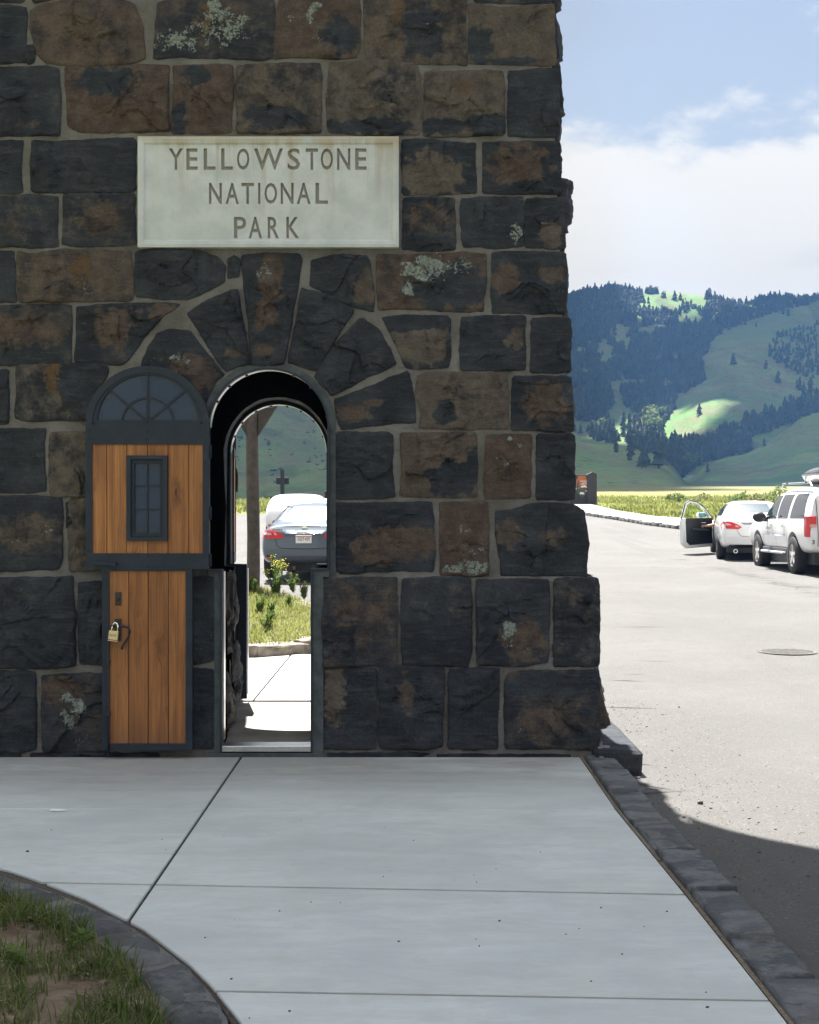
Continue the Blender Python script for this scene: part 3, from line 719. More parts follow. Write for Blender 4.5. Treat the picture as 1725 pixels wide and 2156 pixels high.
 ([(300,1410),(440,1408),(452,1420),(450,1572),(310,1575)],-.4,.2,.03,[(S_,430,1500,24,60,.5)]),
 # low flat stones at the foot
 ([(-80,1585),(40,1584),(48,1595),(-80,1597)],-.3,.2,.035,[]),
 ([(70,1584),(250,1583),(330,1586),(335,1595),(72,1597)],-.3,.2,.035,[]),
 ([(684,1584),(860,1583),(906,1590),(880,1594),(684,1594)],-.3,.2,.035,[]),
 ([(922,1586),(1120,1586),(1200,1588),(1195,1593),(924,1594)],-.3,.2,.03,[]),
]
for i, (pl, br, tn, pr, pt) in enumerate(STONES):
    plinth = .03 if min(p[1] for p in pl) > 1205 else 0.0
    small = max(p[0] for p in pl) - min(p[0] for p in pl) < 60
    to3 = (lambda u, v, w, k=plinth: (u, WY - w - k, v))
    pl2 = [(x if x < corner_px(y) - 14 else x - 1, y) for x, y in pl]
    g_obj(rock(px_poly(pl2), to3, pr * .46, 100 + i, 'stone', STONE, gate, pt, br + .10, tn, n=52 if small else 120, rings=8 if small else 11))

# courses beyond the left frame edge and above it, so the wall goes on
course_y = [(-95, 4), (16, 132), (142, 285), (297, 405), (415, 519), (531, 634), (645, 767), (780, 892), (904, 1034), (1047, 1203), (1218, 1403), (1414, 1578)]
k = 0
for (y0, y1) in course_y:
    x = -100 + (k * 37) % 30
    while x > -330:
        w = 95 + (k * 53) % 75
        g_obj(rock(px_poly([(x - w, y0 + 4), (x - w + 8, y0), (x - 10, y0), (x, y0 + 6), (x - 2, y1 - 5), (x - 14, y1), (x - w + 6, y1), (x - w, y1 - 6)]), front3, .05, 300 + k, 'stone', STONE, gate, (), (k * .37) % .9 - .4, .3, n=40, rings=7))
        x -= w + 14; k += 1
for r_, (y0, y1) in enumerate(((-240, -108), (-390, -254))):
    x = -90
    while x < 1030:
        w = 150 + (k * 53) % 90
        w = min(w, corner_px(y0) - 8 - x)
        if w < 60: break
        g_obj(rock(px_poly([(x, y0 + 5), (x + 10, y0), (x + w - 8, y0), (x + w, y0 + 6), (x + w - 2, y1 - 5), (x + w - 14, y1), (x + 8, y1), (x, y1 - 6)]), front3, .05, 400 + k, 'stone', STONE, gate, (), (k * .37) % .9 - .4, .3, n=40, rings=7))
        x += w + 13; k += 1

# the side towards the road: rock faces that stick out past the corner
SIDE = [(-95, 2, .05), (10, 112, .062), (118, 214, .085), (222, 286, .04), (298, 366, .035), (370, 452, .085), (458, 523, .02), (536, 658, .03), (672, 782, .035), (796, 905, .035), (918, 1048, .002), (1064, 1210, .06), (1220, 1400, .03), (1414, 1572, .03)]
def side3(u, v, w): return (corner_x(v) - .012 + w, WY + u, v)
for i, (y0, y1, pr) in enumerate(SIDE):
    z1, z0 = W(0, y0).z, W(0, y1).z
    cut = .50 + (i * .31) % .35
    for j, (u0, u1) in enumerate(((.05, cut), (cut + .04, 1.36), (1.40, 1.80))):
        if y0 > 1400 and j == 1: continue
        e = .03
        g_obj(rock([(u0, z0 + e), (u0 + e, z0), (u1 - e, z0), (u1, z0 + e), (u1, z1 - e), (u1 - e, z1), (u0 + e, z1), (u0, z1 - e)], side3, (pr + (.030 if j == 0 else .045)) * (1 if j == 0 else .75), 500 + i * 3 + j, 'stone', STONE, gate, (), (i * .41 + j * .3) % .8 - .3, .3, n=48, rings=9, rough=1.1))
# flared guard stone and the base block on the road side
gs = rock([(.85, .05), (1.72, .03), (1.75, .45), (1.66, .72), (1.0, .74), (.86, .5)], lambda u, v, w: (1.235 + w + max(0, (.72 - v)) * .30, WY + u, v), .09, 611, 'stone', STONE, gate, (), .75, .5, n=64, rings=11, rough=1.5)
g_obj(gs)
bb = bmesh.new(); bm_box(bb, (1.20, 8.80, -.14), (1.505, 10.75, .062), .02)
bmesh.ops.subdivide_edges(bb, edges=bb.edges[:], cuts=5, use_grid_fill=True)
for v in bb.verts:
    q = v.co * 6
    v.co += Vector((noise.noise(q), noise.noise(q + Vector((9, 0, 0))), noise.noise(q + Vector((0, 9, 0))) * .8)) * .018
g_obj(bmobj('base_block', bb, STONE, gate, True))
mb = bmesh.new(); bm_blob(mb, (1.262, 8.93, -.01), (.07, .16, .085), 3, .35, 3); bm_blob(mb, (1.255, 9.1, .02), (.05, .2, .06), 5, .3, 3)
g_obj(bmobj('mortar_fillet', mb, MORTAR, gate, True))

# mortar face of the wall with the doorway left open
AC, AR = (566.0, 903.0), 128.0
def in_opening(px, py, g=8):
    if py < AC[1]: return math.hypot(px - AC[0], py - AC[1]) < AR + g
    if py < 1203: return AC[0] - AR - g < px < AC[0] + AR + g
    return 462 - g < px < 666 + g and py < 1700
mv, mf, idx = [], [], {}
STEP = 7
def mvert(i, j):
    if (i, j) in idx: return idx[(i, j)]
    px, py = i * STEP, j * STEP
    cx_ = corner_px(py) - 7
    px2 = min(px, cx_)
    p = W(px2, py); q = p * 7
    d = .010 * noise.noise(q) + .005 * noise.noise(q * 4.3)
    if py > 1212: d += .05
    p.y = WY + .002 - d * .5
    idx[(i, j)] = len(mv); mv.append(p)
    return idx[(i, j)]
for j in range(-60, 228):
    for i in range(-62, 184):
        px, py = (i + .5) * STEP, (j + .5) * STEP
        if px > corner_px(py) - 3: continue
        if in_opening(px, py) or (300 < px < 834 and 298 < py < 516): continue
        mf.append((mvert(i, j), mvert(i + 1, j), mvert(i + 1, j + 1), mvert(i, j + 1)))
g_obj(obj('mortar_face', mv, mf, MORTAR, gate, True))

# core of the tower: left of, right of and above the passage
core = bmesh.new()
BACK = WY + T_GATE
bm_box(core, (-4.2, WY + .03, -.2), (-1.50, BACK, 5.3))
prof = [Vector((-.36, WY + .03, -.2)), Vector((1.215, WY + .03, -.2))]
for py in (1574, 1214):
    prof.append(Vector((W(1250, py).x, WY + .03, W(0, py).z)))
for py in (1208, 1050, 905, 780, 655, 525, 405, 285, 140, 0, -110):
    prof.append(Vector((W(corner_px(py) - 10, py).x, WY + .03, W(0, py).z)))
prof.append(Vector((-.36, WY + .03, W(0, -110).z)))
bm_prism(core, prof, (0, T_GATE - .03, 0))
bm_box(core, (-1.50, WY + .03, 2.62), (-.36, BACK, W(0, -110).z))
g_obj(bmobj('core', core, MORTAR, gate))

# vault over the road and the upper tower (above the frame; it shades the pavement)
up = bmesh.new()
RX, RR, RS = 4.78, 3.86, 6.05; TOP = 14.6
arc = [(RX - RR * math.cos(math.pi * t / 28), RS + RR * math.sin(math.pi * t / 28)) for t in range(29)]
bm_prism(up, [Vector((-4.2, WY - .02, 5.3)), Vector((arc[0][0] - .06, WY - .02, 5.3)), Vector((arc[0][0] - .06, WY - .02, TOP)), Vector((-4.2, WY - .02, TOP))], (0, T_GATE + .02, 0))
for (x0, z0), (x1, z1) in zip(arc, arc[1:]):
    bm_prism(up, [Vector((x0, WY - .02, z0)), Vector((x1, WY - .02, z1)), Vector((x1, WY - .02, TOP)), Vector((x0, WY - .02, TOP))], (0, T_GATE + .02, 0))
bm_box(up, (arc[-1][0], WY - .02, -.2), (13.0, BACK, TOP))
bmesh.ops.remove_doubles(up, verts=up.verts[:], dist=1e-4)
g_obj(bmobj('road_arch', up, m_plain('coursed_basalt', (.07, .066, .06), .9, var=.4, scale=3, bumps=.6, bscale=6), gate))

# smooth mortar band round the doorway
def arc_pts(c, r, a0, a1, n, y):
    return [W(c[0] + r * math.cos(R(a0 + (a1 - a0) * i / (n - 1))), c[1] - r * math.sin(R(a0 + (a1 - a0) * i / (n - 1))), y) for i in range(n)]
bnd = bmesh.new()
for band_in, band_out in ((arc_pts(AC, 128, 0, 180, 49, WY - .012), arc_pts(AC, 142, 0, 180, 49, WY - .002)),):
    bm_strip(bnd, band_in, band_out, (0, .10, 0))
def rect(x0, y0, x1, y1, y): return [W(x0, y0, y), W(x1, y0, y), W(x1, y1, y), W(x0, y1, y)]
bm_prism(bnd, rect(694, 903, 707, 1212, WY - .012), (0, .1, 0))
bm_prism(bnd, rect(425, 903, 438, 1212, WY - .012), (0, .1, 0))
bm_prism(bnd, rect(659, 1199, 694, 1214, WY - .044), (0, .13, 0))
bm_prism(bnd, rect(440, 1200, 469, 1216, WY - .030), (0, .11, 0))
bm_prism(bnd, rect(659, 1214, 682, 1590, WY - .046), (0, .13, 0))
bm_prism(bnd, rect(453, 1216, 469, 1590, WY - .036), (0, .12, 0))
bm_prism(bnd, rect(440, 1583, 690, 1597, WY - .052), (0, .14, 0))
g_obj(bmobj('door_surround', bnd, m_plain('smooth_mortar', (.050, .061, .069), .85, var=.3, scale=14, bumps=.3), gate))

# passage lining
def outline(c, r, xl, xr, sh, lo_l, lo_r, bot, y, d, n=25):
    f = lambda px, py: P(px, py, d) if d != WY else W(px, py, y)
    pts = [f(lo_l, bot), f(lo_l, (bot + sh) / 2), f(lo_l, sh), f(xl, sh), f(xl, (sh + c[1]) / 2)]
    pts += [f(c[0] - r * math.cos(math.pi * i / (n - 1)), c[1] - r * math.sin(math.pi * i / (n - 1))) for i in range(n)]
    pts += [f(xr, (sh + c[1]) / 2), f(xr, sh), f(lo_r, sh), f(lo_r, (bot + sh) / 2), f(lo_r, bot)]
    return pts
o0 = outline(AC, AR + 1, AC[0] - AR - 1, AC[0] + AR + 1, 1199, 467, 661, 1592, WY + .08, WY)
o1 = outline((588, 953), 109, 478, 698, 1190, 500, 680, 1480, 0, BACK)
ln = bmesh.new(); ROWS = 14
rows = []
STEPIN = .012
for k_ in range(ROWS + 1):
    t = k_ / ROWS; row = []
    for a, b_ in zip(o0, o1):
        p = a.lerp(b_, t); p.y = WY + .08 + (BACK - WY - .08) * t
        q = p * 4
        off = .022 * noise.noise(q) + .012 * noise.noise(q * 3.1)
        p.x += off; p.z += off * .6
        row.append(ln.verts.new(p))
    rows.append(row)
for r0, r1 in zip(rows, rows[1:]):
    for i in range(len(r0) - 1): ln.faces.new((r0[i], r0[i + 1], r1[i + 1], r1[i]))
PASSAGE_SHADE = m_plain('passage_shade', (.004, .0042, .0045), 1.0, spec=.0, var=.3)  # near-black colour carries the passage's shade on the front part of its lining
pl_o = bmobj('passage_lining', ln, STONE, gate, True, recalc=False); pl_o.data.materials.append(PASSAGE_SHADE)
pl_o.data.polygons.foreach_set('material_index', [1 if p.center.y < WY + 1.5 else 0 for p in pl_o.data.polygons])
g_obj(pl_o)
# rear wall ring so that daylight only enters by the rear doorway
rr = bmesh.new()
bm_box(rr, (-1.62, BACK - .06, -.05), (P(486, 0, BACK).x, BACK + .0, 2.7)); bm_box(rr, (P(690, 0, BACK).x, BACK - .06, -.05), (-.30, BACK + .0, 2.7))
g_obj(bmobj('rear_jamb', rr, STONE, gate))
# rubble on the left inner wall
for i, (u0, u1, z0, z1, pr) in enumerate(((1.05, 1.55, .12, .62, .07), (1.0, 1.58, .66, 1.15, .06), (.25, .95, .1, .55, .05), (.3, .95, .6, 1.18, .05))):
    xl = lambda u: (o0[0].x + (o1[0].x - o0[0].x) * u / T_GATE)
    g_obj(rock([(u0, z0 + .05), (u0 + .05, z0), (u1 - .05, z0), (u1, z0 + .06), (u1 - .02, z1 - .06), (u1 - .08, z1), (u0 + .05, z1), (u0, z1 - .05)], lambda u, v, w: (xl(u) - .02 + w, WY + u, v), pr, 700 + i, 'stone', STONE, gate, (), .2 * i, .4, n=44, rings=8))

# floor of the passage and the metal threshold
fl = bmesh.new()
fv = [(-1.62, WY + .1, .040), (-.25, WY + .1, .040), (-.25, BACK + .02, .096), (-1.62, BACK + .02, .096)]
bm_prism(fl, [Vector(v) for v in fv], (0, 0, -.12))
g_obj(bmobj('passage_floor', fl, m_plain('passage_concrete', (.24, .225, .205), .85, var=.2, scale=5, bumps=.3), gate))
g_obj(prism('threshold', [W(469, 1581, WY - .05), W(659, 1581, WY - .05), W(659, 1581, WY + .115), W(469, 1581, WY + .115)], (0, 0, .040), ALU, gate, .004))

# steel door frames, front and rear: black angle, bright inner lip, clips
fr = empty('door_frame'); fr.parent = gate; fr.matrix_parent_inverse = GI; fr.location = (0, 0, 0)
b1 = bmesh.new()
bm_strip(b1, arc_pts(AC, 124.5, 0, 180, 49, WY - .03), arc_pts(AC, 128.5, 0, 180, 49, WY - .03), (0, .05, 0))
for (x0, y0, x1, y1) in ((690.5, 903, 694.5, 1200), (437.5, 903, 441.5, 1196), (659, 1196, 690.5, 1200), (655.5, 1196, 659, 1582), (441.5, 1198, 466, 1202), (466, 1198, 470, 1582)):
    bm_prism(b1, rect(x0, y0, x1, y1, WY - .058), (0, .08, 0))
bmobj('frame_angle', b1, STEEL, fr)
b2 = bmesh.new()
lip_o = arc_pts(AC, 127, 2, 178, 49, WY + .022); lip_i = arc_pts(AC, 125.2, 2, 178, 49, WY + .022)
bm_strip(b2, lip_i, lip_o, (0, .085, 0))
bmobj('frame_lip', b2, ALU, fr)
prism('frame_lip', rect(469.6, 1204, 470.6, 1560, WY + .026), (0, .075, 0), ALU, fr)
for a in (12, 46, 66, 113, 133, 152):
    cb = bmesh.new(); c_ = W(AC[0] + 125 * math.cos(R(a)), AC[1] - 125 * math.sin(R(a)), WY + .06)
    bm_blob(cb, c_, (.011, .045, .011), a, .1, 1)
    bmobj('frame_clip', cb, BLACK, fr, True)
fr2 = empty('rear_door_frame'); fr2.parent = gate; fr2.matrix_parent_inverse = GI; fr2.location = (0, 0, 0)
RC = (588, 953)
def rearc(r, n, dy=0): return [P(RC[0] + r * math.cos(math.pi * i / (n - 1)), RC[1] - r * math.sin(math.pi * i / (n - 1)), BACK) + Vector((0, dy, 0)) for i in range(n)]
b3 = bmesh.new()
bm_strip(b3, rearc(101, 41), rearc(111, 41), (0, -.05, 0))
def rrect(x0, y0, x1, y1): return [P(x0, y0, BACK), P(x1, y0, BACK), P(x1, y1, BACK), P(x0, y1, BACK)]
for q in ((477, 953, 487.5, 1196), (688.5, 953, 699, 1196), (477, 1187, 521, 1196), (668, 1187, 699, 1196), (474, 1196, 521, 1470), (668, 1196, 690, 1470)):
    bm_prism(b3, rrect(*q), (0, -.05, 0))
bmobj('frame_angle', b3, STEEL, fr2)
b4 = bmesh.new(); bm_strip(b4, rearc(99.6, 41, -.055), rearc(100.6, 41, -.055), (0, .09, 0))
bmobj('frame_lip', b4, ALU, fr2)
prism('frame_lip', rrect(487.6, 953, 488.6, 1186), (0, .05, 0), ALU, fr2)
prism('frame_lip', rrect(521.0, 1197, 522.0, 1462), (0, .05, 0), ALU, fr2)
for a in (20, 42, 62, 80, 100, 119, 141, 160):
    cb = bmesh.new(); bm_blob(cb, P(RC[0] + 99 * math.cos(R(a)), RC[1] - 99 * math.sin(R(a)), BACK), (.013, .03, .013), a, .1, 1)
    bmobj('frame_clip', cb, BLACK, fr2, True)

# ---------------------------------------------------------------- the plaque, cut letters
PLQ = WY - .052
pl = bmesh.new()
pin = [W(x, y, PLQ + .016) for x, y in ((307, 306), (826, 306), (826, 508), (307, 508))]
bm_prism(pl, pin, (0, .09, 0))
plate_o = bmobj('plaque', pl, PLAQUE, gate); g_obj(plate_o)
plate_o.data.materials.append(PLAQUE_CUT)
def glyph(ch, x0, y0, x1, y1, y_front, depth, name='glyph', bold=0.0):
    """a letter fitted into a measured box, as a mesh solid"""
    cu = bpy.data.curves.new(name, 'FONT'); cu.body = ch; cu.extrude = .5; cu.resolution_u = 3; cu.offset = bold
    t = bpy.data.objects.new(name, cu); COL.objects.link(t)
    dg = bpy.context.evaluated_depsgraph_get()
    me = bpy.data.meshes.new_from_object(t.evaluated_get(dg))
    bpy.data.objects.remove(t); bpy.data.curves.remove(cu)
    xs = [v.co.x for v in me.vertices]; ys = [v.co.y for v in me.vertices]
    ax, bx, ay, by = min(xs), max(xs), min(ys), max(ys)
    for v in me.vertices:
        fx = (v.co.x - ax) / max(bx - ax, 1e-6); fy = (v.co.y - ay) / max(by - ay, 1e-6); fz = v.co.z + .5
        v.co = Vector((x0 + (x1 - x0) * fx, y_front + depth * (1 - fz), y0 + (y1 - y0) * fy))
    return me
ROWS_T = [('YELLOWSTONE', [(240,328),(348,418),(455,528),(563,635),(660,737),(765,945),(972,1050),(1085,1160),(1177,1253),(1278,1360),(1390,1460)], 115, 248),
          ('NATIONAL', [(488,567),(590,672),(688,765),(791,805),(830,908),(930,1010),(1030,1115),(1145,1222)], 328, 458),
          ('PARK', [(642,718),(733,815),(850,920),(965,1045)], 538, 670)]
cut = bmesh.new()
for word, spans, ya, yb in ROWS_T:
    for ch, (xa, xb) in zip(word, spans):
        a_ = W(276 + .34 * xa, 276 + .34 * yb); b_ = W(276 + .34 * xb, 276 + .34 * ya)
        me = glyph(ch, a_.x, a_.z, b_.x, b_.z, PLQ - .02, .054, bold=.014)
        cut.from_mesh(me); bpy.data.meshes.remove(me)
bmesh.ops.remove_doubles(cut, verts=cut.verts[:], dist=1e-5)
bmesh.ops.recalc_face_normals(cut, faces=cut.faces[:])
cme = bpy.data.meshes.new('cutter'); cut.to_mesh(cme); cut.free(); cme.materials.append(PLAQUE); cme.materials.append(PLAQUE_CUT)
cme.polygons.foreach_set('material_index', [1] * len(cme.polygons))
cob = bpy.data.objects.new('cutter', cme); COL.objects.link(cob)
cob.parent = gate; cob.matrix_parent_inverse = GI
md = plate_o.modifiers.new('cut', 'BOOLEAN'); md.operation = 'DIFFERENCE'; md.solver = 'EXACT'; md.object = cob
dg = bpy.context.evaluated_depsgraph_get(); dg.update()
newme = bpy.data.meshes.new_from_object(plate_o.evaluated_get(dg))
plate_o.modifiers.clear(); old = plate_o.data; plate_o.data = newme; newme.name = 'plaque'
bpy.data.objects.remove(cob); bpy.data.meshes.remove(cme); bpy.data.meshes.remove(old)
# moulded rim of the plaque: bevelled picture-frame
rim = bmesh.new()
ox = [(293, 291), (840, 291), (840, 523), (293, 523)]
m1 = [(299, 297), (834, 297), (834, 517), (299, 517)]
m2 = [(305, 304), (828, 304), (828, 510), (305, 510)]; m3 = [(309, 308), (824, 308), (824, 506), (309, 506)]
loops = []
for lp, dy in ((ox, .10), (ox, .004), (m1, .0), (m2, .004), (m3, .018)):
    loops.append([rim.verts.new(W(x, y, PLQ + dy)) for x, y in lp])
for l0, l1 in zip(loops, loops[1:]):
    for i in range(4): rim.faces.new((l0[i], l0[(i + 1) % 4], l1[(i + 1) % 4], l1[i]))
g_obj(bmobj('plaque_rim', rim, PLAQUE, gate))

# ---------------------------------------------------------------- the door leaf, folded back flat against the wall
DY = WY - .145                                  # face of the leaf
door = empty('door'); door.parent = gate; door.matrix_parent_inverse = GI; door.location = (0, 0, 0)
def D(px, py, dy=0.0): return P(px, py, DY) + Vector((0, dy, 0))
def drect(x0, y0, x1, y1, dy=0.0): return [D(x0, y0, dy), D(x1, y0, dy), D(x1, y1, dy), D(x0, y1, dy)]
def dpart(name, x0, y0, x1, y1, dy, depth, mat, bevel=.0015): return prism(name, drect(x0, y0, x1, y1, dy), (0, depth, 0), mat, door, bevel)
# planks
for (x0, x1) in ((193, 223.4), (224.6, 265.4), (266.6, 309.4), (310.6, 352.4), (353.6, 396.4), (397.6, 428)):
    if 260 < x0 < 350:
        dpart('plank', x0, 935, x1, 962, .012, .03, WOOD); dpart('plank', x0, 1136, x1, 1166, .012, .03, WOOD)
    else:
        dpart('plank', x0, 935, x1, 1166, .012, .03, WOOD)
for (x0, x1) in ((229.5, 269.6), (270.8, 310.6), (311.8, 353.4), (354.6, 391.5)):
    dpart('plank', x0, 1202, x1, 1567, .012, .03, WOOD)
bk = bmesh.new(); bm_prism(bk, drect(190, 930, 266, 1170, .036), (0, .006, 0)); bm_prism(bk, drect(354, 930, 430, 1170, .036), (0, .006, 0)); bm_prism(bk, drect(220, 1200, 398, 1570, .036), (0, .006, 0))
bmobj('backing', bk, BLACK, door)
# black frame
FC = (310.0, 893.0)
fb = bmesh.new()
def darc(r, n=41, dy=0.0, ky=1.0): return [D(FC[0] + r * math.cos(math.pi * i / (n - 1)), FC[1] - ky * r * math.sin(math.pi * i / (n - 1)), dy) for i in range(n)]
bm_strip(fb, darc(116, 41, 0, .93), darc(130, 41, 0, .945), (0, .05, 0))
bm_prism(fb, drect(180, 893, 194, 1198), (0, .05, 0)); bm_prism(fb, drect(427, 893, 440, 1198), (0, .05, 0))
bm_prism(fb, drect(194, 893, 427, 935.5), (0, .05, 0)); bm_prism(fb, drect(194, 1165, 427, 1198), (0, .05, 0))
bm_prism(fb, drect(215, 1198.2, 230, 1580), (0, .05, 0)); bm_prism(fb, drect(391, 1198.2, 405, 1580), (0, .05, 0))
bm_prism(fb, drect(230, 1566, 391, 1580), (0, .05, 0)); bm_prism(fb, drect(230, 1198.2, 391, 1202.5), (0, .05, 0))
bmobj('frame', fb, STEEL, door)
# fanlight: sash, bars and eight panes
KY = .93
def fpt(r, a, dy): return D(FC[0] + r * math.cos(R(a)), FC[1] - 5 - KY * r * math.sin(R(a)), dy)
fs = bmesh.new()
bm_strip(fs, [fpt(106, a, .008) for a in range(0, 181, 5)], [fpt(115.5, a, .008) for a in range(0, 181, 5)], (0, .03, 0))
bm_prism(fs, drect(196, 884, 424, 893.5, .006), (0, .03, 0))
for a in (42, 90, 138):
    d_ = Vector((-math.sin(R(a)), 0, math.cos(R(a)))) * .0075
    p0, p1 = fpt(3, a, .012), fpt(107, a, .012)
    bm_prism(fs, [p0 - d_, p1 - d_, p1 + d_, p0 + d_], (0, .02, 0))
bm_strip(fs, [fpt(52, a, .0125) for a in range(0, 181, 6)], [fpt(56.5, a, .0125) for a in range(0, 181, 6)], (0, .02, 0))
bmobj('fanlight_sash', fs, STEEL, door)
for (r0, r1) in ((2, 53), (55.5, 107)):
    for (a0, a1) in ((1, 41.5), (42.5, 89.5), (90.5, 137.5), (138.5, 179)):
        n = 8
        poly = [fpt(r0, a0 + (a1 - a0) * i / n, .022) for i in range(n + 1)] + [fpt(r1, a1 - (a1 - a0) * i / n, .022) for i in range(n + 1)]
        prism('pane', poly, (0, .004, 0), PANE, door)
# small window: casing, sash and six panes
wb = bmesh.new()
for (x0, y0, x1, y1) in ((267, 959, 276, 1139), (344, 959, 353, 1139), (276, 959, 344, 967), (276, 1131, 344, 1139)):
    bm_prism(wb, drect(x0, y0, x1, y1, -.014), (0, .05, 0))
bmobj('window_casing', wb, STEEL, door)
ws = bmesh.new()
for (x0, y0, x1, y1) in ((276.5, 967.5, 283, 1130.5), (337, 967.5, 343.5, 1130.5), (283, 967.5, 337, 976), (283, 1122, 337, 1130.5)):
    bm_prism(ws, drect(x0, y0, x1, y1, .004), (0, .03, 0))
bm_prism(ws, drect(308.5, 976, 311.5, 1122, .010), (0, .02, 0))
for y in (1023, 1073): bm_prism(ws, drect(283, y - 1.6, 337, y + 1.6, .0105), (0, .02, 0))
bmobj('window_sash', ws, STEEL, door)
for x0, x1 in ((283, 309), (311, 337)):
    for y0, y1 in ((976, 1022), (1024, 1072), (1074, 1122)):
        dpart('pane', x0, y0, x1, y1, .020, .004, PANE, 0)
# bolts
def bolt(px, py, dy=-.002, r=.006):
    bm = bmesh.new(); bm_blob(bm, D(px, py, dy), (r, .004, r), 1, 0, 1); bmobj('bolt', bm, BLACK, door, True)
for px, py in [(187, 907), (187, 924), (310, 908), (310, 925), (433, 908), (433, 925), (188, 968), (188, 1041), (188, 1113), (432, 968), (432, 1041), (432, 1113), (188, 1160), (310, 1160 + 11), (310, 1190), (430, 1172), (430, 1190),
               (222, 1206), (222, 1301), (222, 1396), (222, 1488), (399, 1206), (399, 1301), (399, 1396), (399, 1488), (217, 838), (310, 777), (404, 838), (197, 890), (310, 888), (423, 890), (271, 1044), (349, 1044)]:
    bolt(px, py)
hb = bmesh.new()
bm_prism(hb, [D(201, 1181, -.035), D(238, 1184, -.035), D(238, 1192, -.035), D(201, 1189, -.035)], (0, .012, 0), .003)
bm_prism(hb, [D(237, 1183, -.038), D(247, 1185, -.038), D(247, 1193, -.038), D(237, 1192, -.038)], (0, .04, 0), .003)
bm_prism(hb, [D(203, 1182, -.03), D(212, 1183, -.03), D(212, 1188, -.03), D(203, 1187, -.03)], (0, .03, 0))
bmobj('handle', hb, STEEL, door)
kp = bmesh.new(); bm_prism(kp, drect(242.5, 1247, 255, 1274.5, .002), (0, .01, 0), .003); bm_blob(kp, D(249, 1262, .0), (.007, .01, .012), 2, .1, 2)
bmobj('keyhole_plate', kp, BLACK, door)
lp_ = bmesh.new(); bm_prism(lp_, drect(242, 1303, 255, 1350, .004), (0, .008, 0), .003)
bmobj('hasp_plate', lp_, BLACK, door)
# cane bolt: a bent rod sliding in two keepers
tube('cane_bolt', [D(229.5, 1591, -.018), D(229.5, 1500, -.018), D(229, 1330, -.018), D(231, 1321, -.02), D(240, 1318, -.022), D(262, 1318, -.024), D(272, 1321, -.024), D(275.5, 1330, -.024), D(273, 1339, -.022), D(259, 1360, -.016), D(257, 1366, -.006)], .0075, STEEL, door, 8)
for y in (1395, 1503):
    bm = bmesh.new(); bm_prism(bm, drect(223, y - 6, 233, y + 5, -.028), (0, .03, 0), .002); bmobj('bolt_keeper', bm, STEEL, door)
for y in (950, 1080, 1180): tube('hinge', [D(441, y - 14, .03), D(441, y + 14, .03)], .012, STEEL, door)

# padlock: hangs from the cane bolt
plk = empty('padlock', D(241, 1340, -.05))
tag(plk, 'brass padlock with steel shackle hanging on the plank door', 'padlock')
def pk(px, py, dy=0.0): return D(px, py, -.05 + dy) - plk.location
bd = bmesh.new()
bm_prism(bd, [pk(233, 1326), pk(252.5, 1328, 0), pk(250.5, 1350.5), pk(230.5, 1348)], (0, .024, 0), .003)
bmobj('body', bd, BRASS, plk)
tube('shackle', [pk(237, 1330, .012), pk(238.5, 1318, .012), pk(241, 1312, .012), pk(245, 1310, .012), pk(249.5, 1312, .012), pk(251, 1318, .012), pk(249.5, 1330, .012)], .0055, CHROME, plk, 8)
st_ = bmesh.new(); bm_prism(st_, [pk(231.3, 1344, -.002), pk(250.8, 1346.5, -.002), pk(250.6, 1348, -.002), pk(231.1, 1345.5, -.002)], (0, .004, 0))
bmobj('bumper_line', st_, INK, plk)
en = bmesh.new()
for i in range(5):
    bm_prism(en, [pk(234.5 + i * 2.9, 1333.5 + i * .25, -.0015), pk(236.6 + i * 2.9, 1333.7 + i * .25, -.0015), pk(236.4 + i * 2.9, 1337.8 + i * .25, -.0015), pk(234.3 + i * 2.9, 1337.6 + i * .25, -.0015)], (0, .003, 0))
bmobj('engraving', en, m_plain('engraved_brass', (.36, .30, .17), .5, .5), plk)

# rear door, opened outwards beyond the passage: seen nearly edge-on
rd = empty('rear_door'); rd.parent = gate; rd.matrix_parent_inverse = GI; rd.location = (0, 0, 0)
ax = P(486, 0, BACK).x
def RD(u, z, w=0.0):                          # u along the opened leaf, w its thickness
    a = R(4.5); hx = Vector((ax - .012, BACK + .03, 0))
    return hx + Vector((-.105 * u + w, math.cos(a) * u, z))
zt = P(0, 953, BACK).z; zsh = P(0, 1188, BACK).z
def rdp(u0, u1, z0, z1, w, dep, name, mat):
    return prism(name, [RD(u0, z0, w), RD(u1, z0, w), RD(u1, z1, w), RD(u0, z1, w)], (dep, 0, 0), mat, rd)
for u0 in (0.06, .19, .32, .45, .58):
    rdp(u0, u0 + .125, zsh + .08, zt - .02, .0, .028, 'plank', WOOD)
bm = bmesh.new()
for (u0, u1, z0, z1) in ((0, .055, zsh, zt + .02), (.71, .765, zsh, zt + .02), (.055, .71, zt - .02, zt + .05), (.055, .71, zsh, zsh + .08)):
    bm_prism(bm, [RD(u0, z0, -.006), RD(u1, z0, -.006), RD(u1, z1, -.006), RD(u0, z1, -.006)], (.04, 0, 0))
arcq = [(.38 + .38 * math.cos(math.pi * i / 16), zt + .04 + .36 * math.sin(math.pi * i / 16)) for i in range(17)]
arci = [(.38 + .33 * math.cos(math.pi * i / 16), zt + .04 + .31 * math.sin(math.pi * i / 16)) for i in range(17)]
bm_strip(bm, [RD(u, z, -.006) for u, z in arci], [RD(u, z, -.006) for u, z in arcq], (.04, 0, 0))
bmobj('frame', bm, STEEL, rd)
prism('pane', [RD(u, z, .012) for u, z in arci], (.004, 0, 0), PANE, rd)
tube('handle', [RD(.68, zt - .10, .045), RD(.68, zt - .3, .045)], .010, BLACK, rd)

